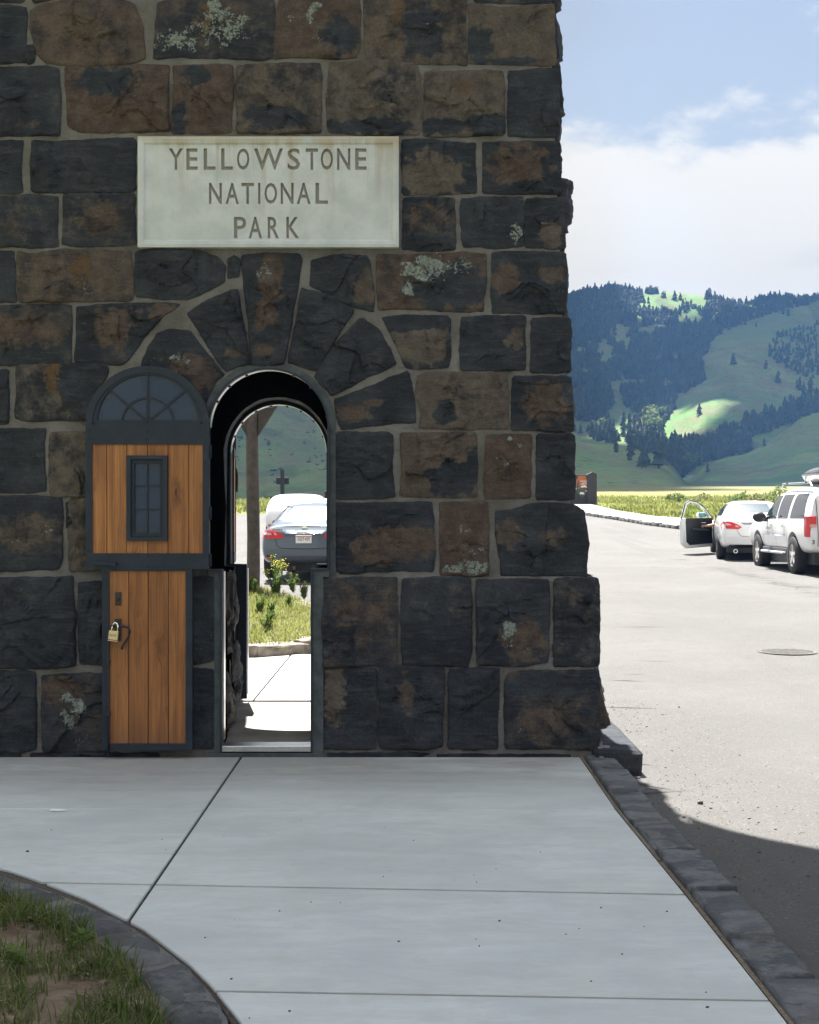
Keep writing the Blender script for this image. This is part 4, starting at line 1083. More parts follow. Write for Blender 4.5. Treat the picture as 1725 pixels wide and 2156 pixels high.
# ---------------------------------------------------------------- ground, road, pavements
def K_x(y): return lerp_tab([(18, 60), (24, 30), (28, 19), (32, 14), (40, 11.4), (49.7, 9.91), (53.5, 9.33), (59.3, 8.9), (65.8, 8.26), (72, 7.9), (90, 7.3)], y)
def G_x(y): return lerp_tab([(24, 60), (30, 34), (36, 24), (44, 17.5), (52, 13.6), (58.4, 11.7), (61, 10.9), (68.6, 10.5), (79.2, 10.75), (90, 10.8)], y)
def sm(a, b, x):
    t = max(0, min(1, (x - a) / (b - a))); return t * t * (3 - 2 * t)
def grass_left(y): return 66.0
def ground_z(x, y):
    z = p_road(y)
    paved = y < 81 and x < G_x(y) + .1 and not (x < -2 and y > 66.5)
    n = noise.noise(Vector((x * .12, y * .08, 1))) * .16 + noise.noise(Vector((x * .5, y * .4, 4))) * .05
    if paved or y < 20: z += -.09
    else: z += .10 + n * sm(0, 6, min(abs(x - G_x(y)), max(y - 81, 0) + 3))
    if y > 60:
        z -= 13 * sm(86, 140, y) * (1 - sm(-.05, .085, x / y))
    if x > -2.6 and y < 10.5 and False: z = z
    return z
xs = [-900, -500, -250, -140, -80, -50, -30, -20, -14] + [-12 + .8 * i for i in range(62)] + [40, 45, 52, 60, 72, 90, 120, 170, 260, 420, 900]
ys = [-120, -60, -30, -15, -8, -4, 0, 3, 6, 10, 14, 18, 22] + [24 + .8 * i for i in range(90)] + [98, 102, 107, 113, 120, 128, 137, 147, 160, 175, 195, 220, 250, 280, 300, 330, 380, 440, 520, 640]
gv = [(x, y, ground_z(x, y)) for y in ys for x in xs]
nx = len(xs)
gf = [(j * nx + i, j * nx + i + 1, (j + 1) * nx + i + 1, (j + 1) * nx + i) for j in range(len(ys) - 1) for i in range(nx - 1)]
tag(obj('ground', gv, gf, GROUND, None, True), kind='structure')

rv, rf = [], []
rys = [-40, -20, -8, 0, 4, 8.9] + [10.9 + 1.3 * i for i in range(57)]
cols = 24
def road_row(y):
    x0 = 1.31 if y < 10.85 else -26
    x1 = min(K_x(y), 40)
    return [(x0 + (x1 - x0) * (i / cols), y, p_road(y)) for i in range(cols + 1)]
rys = [y for y in rys if y < 84]
rows = [road_row(y) for y in (-40, -20, -8, 0, 4, 8.9, 10.84)] + [road_row(y) for y in [10.86] + [11.5 + 1.3 * i for i in range(56)] if y < 84]
for r_ in rows: rv += r_
for j in range(len(rows) - 1):
    for i in range(cols):
        a = j * (cols + 1) + i
        rf.append((a, a + 1, a + cols + 2, a + cols + 1))
road = obj('road', rv, rf, ASPHALT, None, False); tag(road, kind='structure')

# walkway beyond the road, with its rough stone kerb
wv, wf = [], []
wy = [28 + 1.0 * i for i in range(54)]
for y in wy:
    a, b_ = K_x(y) + .15, G_x(y) - .02
    for i in range(5): wv.append((a + (b_ - a) * i / 4, y, p_road(y) + .115))
for j in range(len(wy) - 1):
    for i in range(4):
        q = j * 5 + i; wf.append((q, q + 1, q + 6, q + 5))
tag(obj('walkway', wv, wf, m_plain('walk_concrete', (.24, .235, .225), .9, var=.2, scale=1.5, bumps=.2), None), kind='structure')
def rough_box(bm, c0, c1, w, z0, z1, seed, amp=.02, cuts=4):
    """kerb block from c0 to c1 (2D), width w to the left of the direction"""
    c0 = Vector(c0); c1 = Vector(c1); t = (c1 - c0); nrm = Vector((-t.y, t.x)).normalized() * w
    pts = [c0, c1, c1 + nrm, c0 + nrm]
    lo = [bm.verts.new((p.x, p.y, z0)) for p in pts]; hi = [bm.verts.new((p.x, p.y, z1)) for p in pts]
    fs = [bm.faces.new(hi), bm.faces.new(lo[::-1])] + [bm.faces.new((lo[i], lo[(i + 1) % 4], hi[(i + 1) % 4], hi[i])) for i in range(4)]
    bmesh.ops.recalc_face_normals(bm, faces=fs)
    es = list({e for f in fs for e in f.edges})
    bv_ = bmesh.ops.bevel(bm, geom=es, offset=min(.012, w * .1), segments=1, affect='EDGES')
    es = list({e for f in bm.faces for e in f.edges})
    if cuts:
        bmesh.ops.subdivide_edges(bm, edges=[e for e in es if e.calc_length() > .05], cuts=cuts, use_grid_fill=True)
    so = Vector((seed * 5.3, seed * 2.1, seed * .7))
    for v in bm.verts:
        q = v.co * 5 + so
        d = Vector((noise.noise(q), noise.noise(q + Vector((7, 1, 0))), .8 * noise.fractal(q * Vector((1.2, 1.2, 1)) + Vector((0, 5, 2)), 1, 2, 3)))
        step = noise.noise(Vector((v.co.x * 4, v.co.y * 9, seed)))
        v.co += d * amp
        if v.co.z > z1 - .05 and step > .05: v.co.z -= amp * .8
def kerb_line(root_name, pts, w, ztop, zbot, mat, seglens, amp, label=None, cuts=4, gap=.012, zf=None, zf2=None):
    root = empty(root_name, (pts[0][0], pts[0][1], 0)); tag(root, kind='structure')
    inv = Matrix.Translation((-pts[0][0], -pts[0][1], 0))
    L = [0]
    for a, b_ in zip(pts, pts[1:]): L.append(L[-1] + math.hypot(b_[0] - a[0], b_[1] - a[1]))
    def at(s):
        for i in range(len(pts) - 1):
            if s <= L[i + 1] or i == len(pts) - 2:
                f = (s - L[i]) / (L[i + 1] - L[i]); return (pts[i][0] + (pts[i + 1][0] - pts[i][0]) * f, pts[i][1] + (pts[i + 1][1] - pts[i][1]) * f)
    s = 0; k = 0
    while s < L[-1] - .05:
        ln_ = seglens[k % len(seglens)]
        a, b_ = at(s + gap), at(min(s + ln_, L[-1]))
        bm = bmesh.new()
        zz = zf(a[1]) if zf else 0
        rough_box(bm, a, b_, w * (1 + .12 * math.sin(k * 2.3)), zz + zbot, zz + ztop + .008 * math.sin(k * 1.9), k + len(pts), amp, cuts)
        o = bmobj('kerb_stone', bm, mat, root, True); o.matrix_parent_inverse = inv
        s += ln_; k += 1
    return root
yk = [80 - 1.3 * i for i in range(40)]
kp_ = [(K_x(y), y) for y in (80, 72, 65.8, 59.3, 53.5, 49.7, 45, 40, 36, 32, 29)]
kerb_line('far_kerb', kp_, .15, .125, -.1, m_plain('dark_kerb_stone', (.06, .058, .055), .85, var=.6, scale=5, bumps=.5, bscale=9), [.62, .8, .55, .9, .7], .03, cuts=1, gap=.02, zf=p_road)

# pavement in front of the gate: cast slabs with open joints
def xc(y): return lerp_tab([(.5, -.20), (2, -.30), (3.2, -.40), (3.8, -.45), (4.274, -.539), (4.39, -.588), (4.62, -.69), (4.815, -.79), (5.21, -1.034), (5.6, -1.36), (6.02, -1.80), (6.6, -2.8), (7, -4.0)], y)
def xk(y): return lerp_tab([(.5, 1.27), (3, 1.215), (4.5, 1.19), (5.8, 1.163), (7.35, 1.118), (9, 1.122)], y)
walk = empty('sidewalk', (0, 6, 0)); tag(walk, kind='structure'); WI = Matrix.Translation((0, -6, 0))
def w_obj(o): o.matrix_parent_inverse = WI; return o
base = []
for y in [.4 + .2 * i for i in range(43)]: base.append((y, max(-4, xc(y))))
bv_, bf_ = [], []
for y, x in base: bv_ += [(x, y, -.014), (xk(y) + .02, y, -.014)]
for j in range(len(base) - 1): bf_.append((2 * j, 2 * j + 1, 2 * j + 3, 2 * j + 2))
w_obj(obj('joint_bed', bv_, bf_, JOINT, walk))
def slant(y, x):  # the joints run slightly askew
    k = lerp_tab([(.5, .05), (4.5, .06), (5.8, .085), (7.35, .012), (9, 0)], y)
    return y - k * (x + .25) * .8
rows_y = [(.5, 1.55), (1.565, 3.19), (3.212, 4.541), (4.563, 5.806), (5.834, 7.348), (7.360, 8.925)]
for (y0, y1) in rows_y:
    for side in (0, 1):
        g = .0075
        L_, R_ = [], []
        ysamp = [y0 + (y1 - y0) * i / 60 for i in range(61)]
        for y in ysamp:
            if side: xl, xr = max(-1.10 + g, xc(y) + .012), xk(y) - .010
            else: xl, xr = max(-4.0, xc(y) + .012), -1.10 - g
            if xr - xl > .01: L_.append((xl, slant(y, xl))); R_.append((xr, slant(y, xr)))
        if len(L_) < 2: continue
        poly = L_ + R_[::-1]
        bm = bmesh.new()
        f = bm.faces.new([bm.verts.new((x, y, 0)) for x, y in poly])
        r_ = bmesh.ops.extrude_face_region(bm, geom=[f])
        for e in r_['geom']:
            if isinstance(e, bmesh.types.BMVert): e.co.z -= .012
        bmesh.ops.recalc_face_normals(bm, faces=bm.faces[:])
        top = [f for f in bm.faces if all(v.co.z > -.001 for v in f.verts)]
        bmesh.ops.bevel(bm, geom=list(top[0].edges), offset=.0035, segments=1, affect='EDGES')
        w_obj(bmobj('paving_slab', bm, CONCRETE, walk))
ex = bmesh.new()
ypl = [.5 + .25 * i for i in range(35)]
for a, b_ in zip(ypl, ypl[1:]):
    bm_prism(ex, [Vector((xk(a) - .006 + .002 * math.sin(a * 9), a, -.012)), Vector((xk(a) + .012, a, -.012)), Vector((xk(b_) + .012, b_, -.012)), Vector((xk(b_) - .006 + .002 * math.sin(b_ * 9), b_, -.012))], (0, 0, .010))
w_obj(bmobj('expansion_strip', ex, m_plain('fibre_strip', (.14, .115, .085), .95, var=.4, scale=50), walk))

# kerb along the road
kr = empty('kerb', (1.2, 5, 0)); tag(kr, kind='structure'); KI = Matrix.Translation((-1.2, -5, 0))
kj = [8.93, 8.43, 7.74, 6.94, 6.43, 5.72, 5.09, 4.66, 4.05, 3.4, 2.7, 2.0, 1.2, .5]
for i, (ya, yb) in enumerate(zip(kj, kj[1:])):
    bm = bmesh.new()
    rough_box(bm, (xk(yb) + .016, yb + .011), (xk(ya) + .016, ya - .011), -(.186 + .010 * math.sin(i * 2.1)), -.3, .020 + .010 * math.sin(i * 1.7), 40 + i, .011, 6)
    for v in bm.verts: v.co.x += .012 * noise.noise(Vector((v.co.y * 3, 0, 5))) if v.co.x > xk(v.co.y) + .12 else 0
    o = bmobj('kerb_stone', bm, SLATE, kr, True); o.matrix_parent_inverse = KI
mj = bmesh.new()
bm_prism(mj, [Vector((xk(.5) + .018, .5, .004)), Vector((xk(.5) + .17, .5, .004)), Vector((xk(8.9) + .17, 8.93, .004)), Vector((xk(8.9) + .018, 8.93, .004))], (0, 0, -.1))
o = bmobj('kerb_mortar', mj, MORTAR, kr); o.matrix_parent_inverse = KI

# curved kerb round the planting bed
kc = empty('bed_kerb', (-.9, 4.8, 0)); tag(kc, kind='structure'); CI = Matrix.Translation((.9, -4.8, 0))
cpts = smooth_line([(-4.0, 6.75), (-2.8, 6.42), (-1.80, 6.0), (-1.36, 5.6), (-1.034, 5.21), (-.79, 4.815), (-.588, 4.39), (-.45, 3.8), (-.38, 3.2), (-.28, 2.0), (-.2, .6)], 60)
Ls = [0]
for a, b_ in zip(cpts, cpts[1:]): Ls.append(Ls[-1] + math.hypot(b_[0] - a[0], b_[1] - a[1]))
def c_at(s):
    for i in range(len(cpts) - 1):
        if s <= Ls[i + 1] or i == len(cpts) - 2:
            f = (s - Ls[i]) / max(Ls[i + 1] - Ls[i], 1e-9)
            p = Vector(cpts[i]).lerp(Vector(cpts[i + 1]), f); t = (Vector(cpts[i + 1]) - Vector(cpts[i])).normalized()
            return p, Vector((t.y, -t.x))
def s_of_y(y):
    return min(range(len(cpts)), key=lambda i: abs(cpts[i][1] - y))
cuts_s = [0, 1.25, Ls[s_of_y(6.02)], Ls[s_of_y(5.62)], Ls[s_of_y(5.19)], Ls[s_of_y(4.765)], Ls[s_of_y(4.39)], Ls[s_of_y(3.9)], Ls[s_of_y(3.3)], Ls[s_of_y(2.5)], Ls[s_of_y(1.5)], Ls[-1]]
for i, (sa, sb) in enumerate(zip(cuts_s, cuts_s[1:])):
    if sb - sa < .1: continue
    bm = bmesh.new(); NU, NV = 14, 8
    grid = []
    for a in range(NU + 1):
        p, n2 = c_at(sa + .007 + (sb - sa - .014) * a / NU); row = []
        for b_ in range(NV + 1):
            f = b_ / NV; w = .195
            q = p + n2 * (-(0)) ; q = Vector((p.x + n2.x * w * f, p.y + n2.y * w * f))
            e = min(1, min(f, 1 - f) * 7); e2 = min(1, min(a, NU - a) / 1.2)
            z = .030 * e * e2 - .012 + .016 * noise.fractal(Vector((q.x * 6, q.y * 6, i * 3.1)), 1, 2, 4) - (.010 if noise.noise(Vector((q.x * 4, q.y * 8, i))) > .1 else 0)
            jx = .010 * noise.noise(Vector((q.x * 14, q.y * 14, 2)))
            row.append(bm.verts.new((q.x + n2.x * jx, q.y + n2.y * jx, z + .012)))
        grid.append(row)
    for a in range(NU):
        for b_ in range(NV): bm.faces.new((grid[a][b_], grid[a][b_ + 1], grid[a + 1][b_ + 1], grid[a + 1][b_]))
    bedge = [e for e in bm.edges if e.is_boundary]
    r_ = bmesh.ops.extrude_edge_only(bm, edges=bedge)
    for v in r_['geom']:
        if isinstance(v, bmesh.types.BMVert): v.co.z = -.2
    o = bmobj('kerb_stone', bm, SLATE, kc, True); o.matrix_parent_inverse = CI
mjc = bmesh.new()
lo = [c_at(s)[0] + c_at(s)[1] * .012 for s in cuts_s]; 
ss = [Ls[-1] * i / 60 for i in range(61)]
bm_strip(mjc, [Vector((*(c_at(s)[0] + c_at(s)[1] * .008), .012)) for s in ss], [Vector((*(c_at(s)[0] + c_at(s)[1] * .186), .012)) for s in ss], (0, 0, -.15))
o = bmobj('kerb_mortar', mjc, MORTAR, kc); o.matrix_parent_inverse = CI

# planting bed: bare soil and rough grass
sv, sf = [], []
NS = 46
for a in range(61):
    p, n2 = c_at(ss[a])
    for b_ in range(NS + 1):
        w = .175 + (2.6 * (b_ / NS) ** 1.3)
        q = Vector((p.x + n2.x * w, p.y + n2.y * w))
        z = .012 + .05 * sm(0, .35, w - .2) + .035 * noise.fractal(Vector((q.x * 2.5, q.y * 2.5, 0)), 1, 2, 5) * sm(0, .2, w - .15)
        sv.append((q.x, q.y, z))
for a in range(60):
    for b_ in range(NS):
        q = a * (NS + 1) + b_; sf.append((q, q + 1, q + NS + 2, q + NS + 1))
bed = obj('planting_bed', sv, sf, SOIL, None, True); tag(bed, kind='structure')

def blades(name, places, mat, parent=None, seed=1):
    """places: (x, y, z, height, width, lean); each a bent tapering blade"""
    rg = random.Random(seed); V, Fc, sh = [], [], []
    for (x, y, z, h, w, lean) in places:
        a = rg.uniform(0, 6.283); dx, dy = math.cos(a), math.sin(a); l = lean * h * rg.uniform(.4, 1.3)
        px_, py_ = -dy * w, dx * w; b0 = len(V); s = rg.random()
        for t, k in ((0, 1), (.4, .85), (.75, .55)):
            cx_, cy_, cz_ = x + dx * l * t * t, y + dy * l * t * t, z + h * t * (1 - .25 * lean * t)
            V.append((cx_ - px_ * k, cy_ - py_ * k, cz_)); V.append((cx_ + px_ * k, cy_ + py_ * k, cz_)); sh += [s, s]
        V.append((x + dx * l, y + dy * l, z + h * (1 - .25 * lean))); sh.append(s)
        Fc += [(b0, b0 + 1, b0 + 3, b0 + 2), (b0 + 2, b0 + 3, b0 + 5, b0 + 4), (b0 + 4, b0 + 5, b0 + 6)]
    o = obj(name, V, Fc, mat, parent, True)
    at = o.data.attributes.new('shade', 'FLOAT', 'POINT'); at.data.foreach_set('value', sh)
    return o
pl_ = []
rg = random.Random(3)
for _ in range(26000):
    s = rg.uniform(Ls[-1] * .15, Ls[-1] * .80); w = .19 + rg.random() ** 1.4 * 1.7
    p, n2 = c_at(s); x, y = p.x + n2.x * w, p.y + n2.y * w
    if y < 3.4 or x < -2.6: continue
    dn = noise.noise(Vector((x * 2.6, y * 2.6, 7))) + .55 * noise.noise(Vector((x * 6, y * 6, 3)))
    edge = 1.0 - sm(.2, .42, w)
    if w < .205 or dn + edge * .34 + rg.uniform(-.14, .14) < -.02: continue
    z = .03 + .035 * noise.fractal(Vector((x * 2.5, y * 2.5, 0)), 1, 2, 5) * sm(0, .2, w - .15) + .035 * sm(0, .35, w - .2)
    pl_.append((x, y, z - .01, rg.uniform(.03, .10) * (1.3 if edge > .3 else 1), rg.uniform(.0016, .0034), rg.uniform(.3, 1.1)))
gr = blades('grass', pl_, GRASS); tag(gr, kind='stuff')
dry_ = [(x + rg.uniform(-.02, .02), y + rg.uniform(-.02, .02), z + .004, h * .8, w * .8, rg.uniform(1.2, 2.6)) for (x, y, z, h, w, l) in pl_ if rg.random() < .16]
for _ in range(900):
    s = rg.uniform(Ls[-1] * .2, Ls[-1] * .8); w = .26 + rg.random() * 1.4; p, n2 = c_at(s); x, y = p.x + n2.x * w, p.y + n2.y * w
    dry_.append((x, y, .05 + .035 * noise.fractal(Vector((x * 2.5, y * 2.5, 0)), 1, 2, 5), rg.uniform(.02, .05), .0016, rg.uniform(1.5, 3.5)))
o = blades('dry_grass', dry_, DRY, seed=12); tag(o, kind='stuff')
lt = bmesh.new()
for _ in range(1800):
    s = rg.uniform(Ls[-1] * .2, Ls[-1] * .8); w = .25 + rg.random() * 1.4
    p, n2 = c_at(s); x, y = p.x + n2.x * w, p.y + n2.y * w
    z = .045 + .035 * noise.fractal(Vector((x * 2.5, y * 2.5, 0)), 1, 2, 5) + .0
    r0 = rg.uniform(.002, .006) if rg.random() < .9 else rg.uniform(.006, .016)
    bm_blob(lt, (x, y, z + .003), (r0 * 1.4, r0, r0 * .7), _, .4, 1)
tag(bmobj('soil_crumbs', lt, m_plain('soil_crumb', (.21, .165, .13), .95, var=.7, scale=9)), kind='stuff')

# a few broad-leaved weeds in the bed
def leafy_weed(loc, n, h, label, seed, mat=WEED, flowers=0, spread=.5, leaf=.05, nst=1, group=None, upw=(.1, .9)):
    rg = random.Random(seed); root = empty('weed', loc); tag(root, label, 'weed', group)
    sb = bmesh.new(); V, Fc, sh = [], [], []; fl_ = bmesh.new()
    for s in range(nst):
        a = rg.uniform(0, 6.283); lean = rg.uniform(.05, spread) * h
        hh = h * rg.uniform(.6, 1.0) if s else h
        top = Vector((math.cos(a) * lean, math.sin(a) * lean, hh))
        st = [Vector((rg.uniform(-.03, .03), rg.uniform(-.03, .03), 0)).lerp(top, t) * 1 + Vector((0, 0, 0)) for t in (0, .35, .7, 1)]
        bm_tube(sb, st, [.006 * h + .002, .005 * h + .002, .004 * h + .001, .002], 5)
        for i in range(int(n * 1.6)):
            t = rg.uniform(.02, 1.0); p = st[0].lerp(st[-1], t)
            a2 = rg.uniform(0, 6.283); ll = leaf * rg.uniform(.6, 1.4) * (1.15 - .6 * t); up_ = rg.uniform(*upw)
            d = Vector((math.cos(a2), math.sin(a2), up_)).normalized(); sd = Vector((-math.sin(a2), math.cos(a2), 0)) * ll * .13
            b0 = len(V); q = rg.random()
            V += [p, p + d * ll * .5 + sd, p + d * ll + Vector((0, 0, -ll * .15)), p + d * ll * .5 - sd]; sh += [q] * 4
            Fc.append((b0, b0 + 1, b0 + 2, b0 + 3))
        for i in range(flowers):
            t = rg.uniform(.82, 1.0); p = st[0].lerp(st[-1], t)
            r0 = .045 * h
            bm_blob(fl_, p + Vector((rg.uniform(-1, 1) * .1 * h, rg.uniform(-1, 1) * .1 * h, rg.uniform(-.2, 1) * .06 * h)), (r0 * .35, r0 * .35, r0 * .28), i, .3, 1)
    bmobj('stem', sb, WEED, root)
    o = obj('leaves', V, Fc, mat, root); at = o.data.attributes.new('shade', 'FLOAT', 'POINT'); at.data.foreach_set('value', sh)
    if flowers: tag(bmobj('flowers', fl_, YELLOW, root), kind='stuff')
    else: fl_.free()
    return root
leafy_weed((-1.33, 4.62, .06), 26, .07, 'small bright green leafy weed on bare soil in the planting bed', 5, spread=.9, leaf=.07)
leafy_weed((-1.16, 4.86, .06), 20, .06, 'small dull green weed behind the brighter one in the bed', 6, spread=.9, leaf=.06)

# chips and pebbles on the road edge and the pavement
pb = bmesh.new(); rg = random.Random(11)
for i in range(1500):
    y = rg.uniform(4.2, 12); x = 1.36 + abs(rg.gauss(0, .55))
    if y > 8.7 and x < 1.62: continue
    r0 = rg.uniform(.0015, .0045) if rg.random() < .97 else rg.uniform(.005, .008)
    bm_blob(pb, (x, y, p_road(y) + r0 * .4), (r0 * 1.3, r0, r0 * .8), i, .4, 1)
for (px, py, r0) in ((1475, 1693, .020), (1349, 1668, .012), (1440, 1722, .012), (1345, 1640, .012), (1497, 1703, .010), (1362, 1538, .009), (1430, 1500, .008)):
    d = 1.7 * F_PX / (py - CY); p = P(px, py, d); bm_blob(pb, (p.x, p.y, p_road(p.y) + r0 * .5), (r0 * 1.1, r0, r0 * .8), px, .4, 1)
tag(bmobj('road_gravel', pb, m_plain('gravel', (.13, .115, .10), .9, var=.6, scale=30)), kind='stuff')
pb = bmesh.new()
for (px, py, r0) in ((85, 2606, .007), (58, 1794, .010), (840, 1983, .006), (1052, 1940, .006), (487, 2062, .006), (432, 1975, .005), (1390, 1813, .006), (1266, 1912, .006), (1405, 1920, .006), (1490, 2122, .007), (610, 2130, .006), (655, 1900, .004), (1310, 2010, .005)):
    d = EYE * F_PX / (py - CY)
    if d < 3.6: continue
    p = P(px, py, d); r0 *= .75; bm_blob(pb, (p.x, p.y, r0 * .4), (r0 * 1.2, r0, r0 * .7), px, .4, 1)
for i in range(40):
    y = rg.uniform(4, 8.9); p = (rg.uniform(xc(y) + .02, xk(y) - .02), y); r0 = rg.uniform(.0012, .003)
    bm_blob(pb, (p[0], p[1], r0 * .5), (r0 * 1.2, r0, r0), i, .4, 1)
tag(bmobj('pavement_grit', pb, m_plain('dark_grit', (.075, .05, .04), .9, var=.6, scale=30)), kind='stuff')
# white scuff on the pavement
sc_v = [P(x, y, EYE * F_PX / (y - CY)) for x, y in ((104, 1706), (112, 1704.5), (135, 1706), (144, 1708.5), (120, 1709.5), (106, 1709))]
tag(obj('paint_scuff', [(v.x, v.y, .0042) for v in sc_v], [tuple(range(6))], WHITE), kind='structure')

# light repair patches, cracks and a manhole cover in the road
def road_pt(px, py, lift=0.0):
    d = 10.0
    for _ in range(30): d = (EYE - p_road(d) - lift) * F_PX / (py - CY)
    v = P(px, py, d); return Vector((v.x, v.y, p_road(v.y) + lift))
mh = road_pt(1658, 1372, .005)
mc = empty('manhole_cover', mh); tag(mc, 'round iron manhole cover set flush in the pale sunlit road', 'manhole cover')
bm = bmesh.new(); bmesh.ops.create_cone(bm, cap_ends=True, segments=32, radius1=.33, radius2=.325, depth=.012)
for v in bm.verts: v.co.z = .002 + v.co.z * .3
bmobj('cover', bm, m_plain('cast_iron', (.118, .115, .112), .95, 0.0, .05, var=.3, scale=9), mc)
bm = bmesh.new()
for i in range(-3, 4):
    w = math.sqrt(max(.01, .29 ** 2 - (i * .08) ** 2)); bm_box(bm, (-w, i * .08 - .012, .002), (w, i * .08 + .012, .0065))
bmobj('ribs', bm, m_plain('iron_rib', (.088, .086, .084), .95, .0, .05), mc)
ck = bmesh.new(); rg = random.Random(21)
cl = [(1237, 1130), (1326, 1152), (1438, 1179), (1541, 1203), (1640, 1226), (1735, 1247)]
for a in range(150):
    t = rg.random() * 5; i = min(4, int(t)); f = t - i
    px = cl[i][0] + (cl[i + 1][0] - cl[i][0]) * f; py = cl[i][1] + (cl[i + 1][1] - cl[i][1]) * f + rg.gauss(0, 4)
    p = road_pt(px, py, .004); L_ = rg.uniform(.1, .5); w = rg.uniform(.006, .022); a2 = rg.gauss(-.5, .5)
    d = Vector((math.cos(a2), math.sin(a2), 0)) * L_; s = Vector((-math.sin(a2), math.cos(a2), 0)) * w
    z = lambda v: Vector((v.x, v.y, p_road(v.y) + .004))
    ck.faces.new([ck.verts.new(z(q)) for q in (p - d, p - s * .6 + d * rg.uniform(-.3, .3), p + d, p + s)])
tag(bmobj('road_cracks', ck, m_plain('crack_tar', (.035, .034, .033), .9)), kind='structure')

# ---------------------------------------------------------------- behind the gate: slabs, planted island, far kerb
hw = empty('rear_pavement', (-1, 12, .1)); tag(hw, kind='structure'); HI = Matrix.Translation((1, -12, -.1))
for (x0, x1) in ((-3.2, -1.245), (-1.23, .9)):
    o = box('paving_slab', (x0, BACK + .035, -.1), (x1, 14.3, .112), m_plain('rear_concrete', (.36, .355, .34), .85, var=.12, scale=3, bumps=.2) if x0 < -2 else bpy.data.materials['rear_concrete'], hw, .006)
    o.matrix_parent_inverse = HI
isl = [(-5, 14.1), (-2.4, 13.95), (-1.6, 13.95), (-1.25, 14.1), (-1.0, 14.5), (-.82, 15.3), (-.85, 16.6), (-1.1, 18.2), (-1.55, 19.6), (-2.2, 21.2), (-3.2, 23.2), (-5, 24.5)]
isl = smooth_line(isl, 70)
kerb_line('island_kerb', isl, .2, .20, -.2, m_plain('warm_kerb_stone', (.20, .17, .14), .85, var=.45, scale=7, bumps=.6, bscale=12), [.62, .48, .7, .55], .02, cuts=3, zf=lambda y: p_road(y) + .06)
iv = [(-3.2, 18.5, p_road(18.5) + .30)]
for (x, y) in isl: iv.append((x - .05, y + .04, p_road(y) + .215))
ifc = [(0, i, i + 1) for i in range(1, len(iv) - 1)] + [(0, len(iv) - 1, 1)]
tag(obj('island_bed', iv, ifc, m_plain('island_turf', (.10, .10, .04), .95, var=.5, scale=8), None, True), kind='structure')
pl_ = []; rg = random.Random(8)
for _ in range(24000):
    x, y = rg.uniform(-3.6, -.8), rg.uniform(13.9, 23)
    if not inside((x + .1, y - .12), isl) : continue
    z = p_road(y) + .215 + .05 * max(0, 1 - abs(x + 2.2))
    pl_.append((x, y, z, rg.uniform(.04, .14), rg.uniform(.003, .006), rg.uniform(.3, 1.3)))
o = blades('island_grass', pl_, MEADOW, seed=4); tag(o, kind='stuff')
for i, (px, py, h, n, fl_, lab) in enumerate(((581, 1262, .62, 90, 16, 'tall yellow-flowered weed standing right beside the log post'), (532, 1262, .42, 80, 0, 'feathery green weed at the left foot of the log post'),
        (606, 1284, .20, 40, 0, 'low bushy weed in the island grass in front of the flowering weed'), (617, 1248, .30, 34, 3, 'thin upright weed at the right edge of the island'), (640, 1262, .30, 34, 6, 'thin weed with pale buds on the far right of the island'),
        (545, 1300, .28, 50, 0, 'fine-leaved weed low in the island, below the log post'), (572, 1312, .34, 46, 0, 'dark-stemmed weed near the middle of the island grass'), (560, 1335, .26, 40, 0, 'small weed close to the island kerb'))):
    d = 20.0
    for _ in range(20): d = (EYE - p_road(d) - .22) * F_PX / (py - CY)
    p = P(px, py, d)
    leafy_weed((p.x, p.y, p.z), n, h, lab, 60 + i, flowers=fl_, spread=.42, leaf=.075, nst=7 if n > 60 else 5, upw=(.7, 2.2))

# ---------------------------------------------------------------- meadow beyond the road
rg = random.Random(15); pl_ = []
for _ in range(52000):
    y = 52 + 60 * rg.random() ** 1.4
    x = rg.uniform(-.16 * y, .36 * y)
    if y < 82 and not (x > G_x(y) + .05 or (x < -2 and y > 66.6)): continue
    if x > 8 and x < 12.5 and 80.5 < y < 83 : continue
    if rg.random() > .35 + .8 * sm(-.25, .3, noise.noise(Vector((x * .25, y * .12, 2)))): continue
    if x < 0: h = rg.uniform(.3, .75)
    else: h = rg.uniform(.18, .5)
    pl_.append((x, y, ground_z(x, y) - .03, h * .72, rg.uniform(.018, .05), rg.uniform(.2, .8)))
o = blades('meadow_grass', pl_, MEADOW, seed=9); tag(o, kind='stuff')
def shrub(px, d, w, h, label, seed, mat):
    x = (px - CX) * d / F_PX; rg = random.Random(seed)
    root = empty('shrub', (x, d, ground_z(x, d))); tag(root, label, 'shrub', None)
    V, Fc, sh = [], [], []
    for i in range(420):
        a = rg.uniform(0, 6.283); r0 = w * math.sqrt(rg.random()); zz = h * rg.random() * (1 - (r0 / w) ** 2 * .7) * (.75 + .25 * noise.noise(Vector((a, r0, seed))))
        p = Vector((r0 * math.cos(a), r0 * math.sin(a), zz)); s = rg.uniform(.08, .17)
        d1 = Vector((rg.gauss(0, 1), rg.gauss(0, 1), rg.gauss(0, 1))).normalized() * s; d2 = d1.orthogonal().normalized() * s * .5
        b0 = len(V); q = rg.random(); V += [p - d1, p + d2, p + d1, p - d2]; sh += [q] * 4; Fc.append((b0, b0 + 1, b0 + 2, b0 + 3))
    o = obj('foliage', V, Fc, mat, root); at = o.data.attributes.new('shade', 'FLOAT', 'POINT'); at.data.foreach_set('value', sh)
    sb = bmesh.new()
    for i in range(4): bm_tube(sb, [(0, 0, 0), (rg.uniform(-.5, .5) * w, rg.uniform(-.5, .5) * w, h * .7)], [.03, .01], 5)
    bmobj('stem', sb, BARK, root)
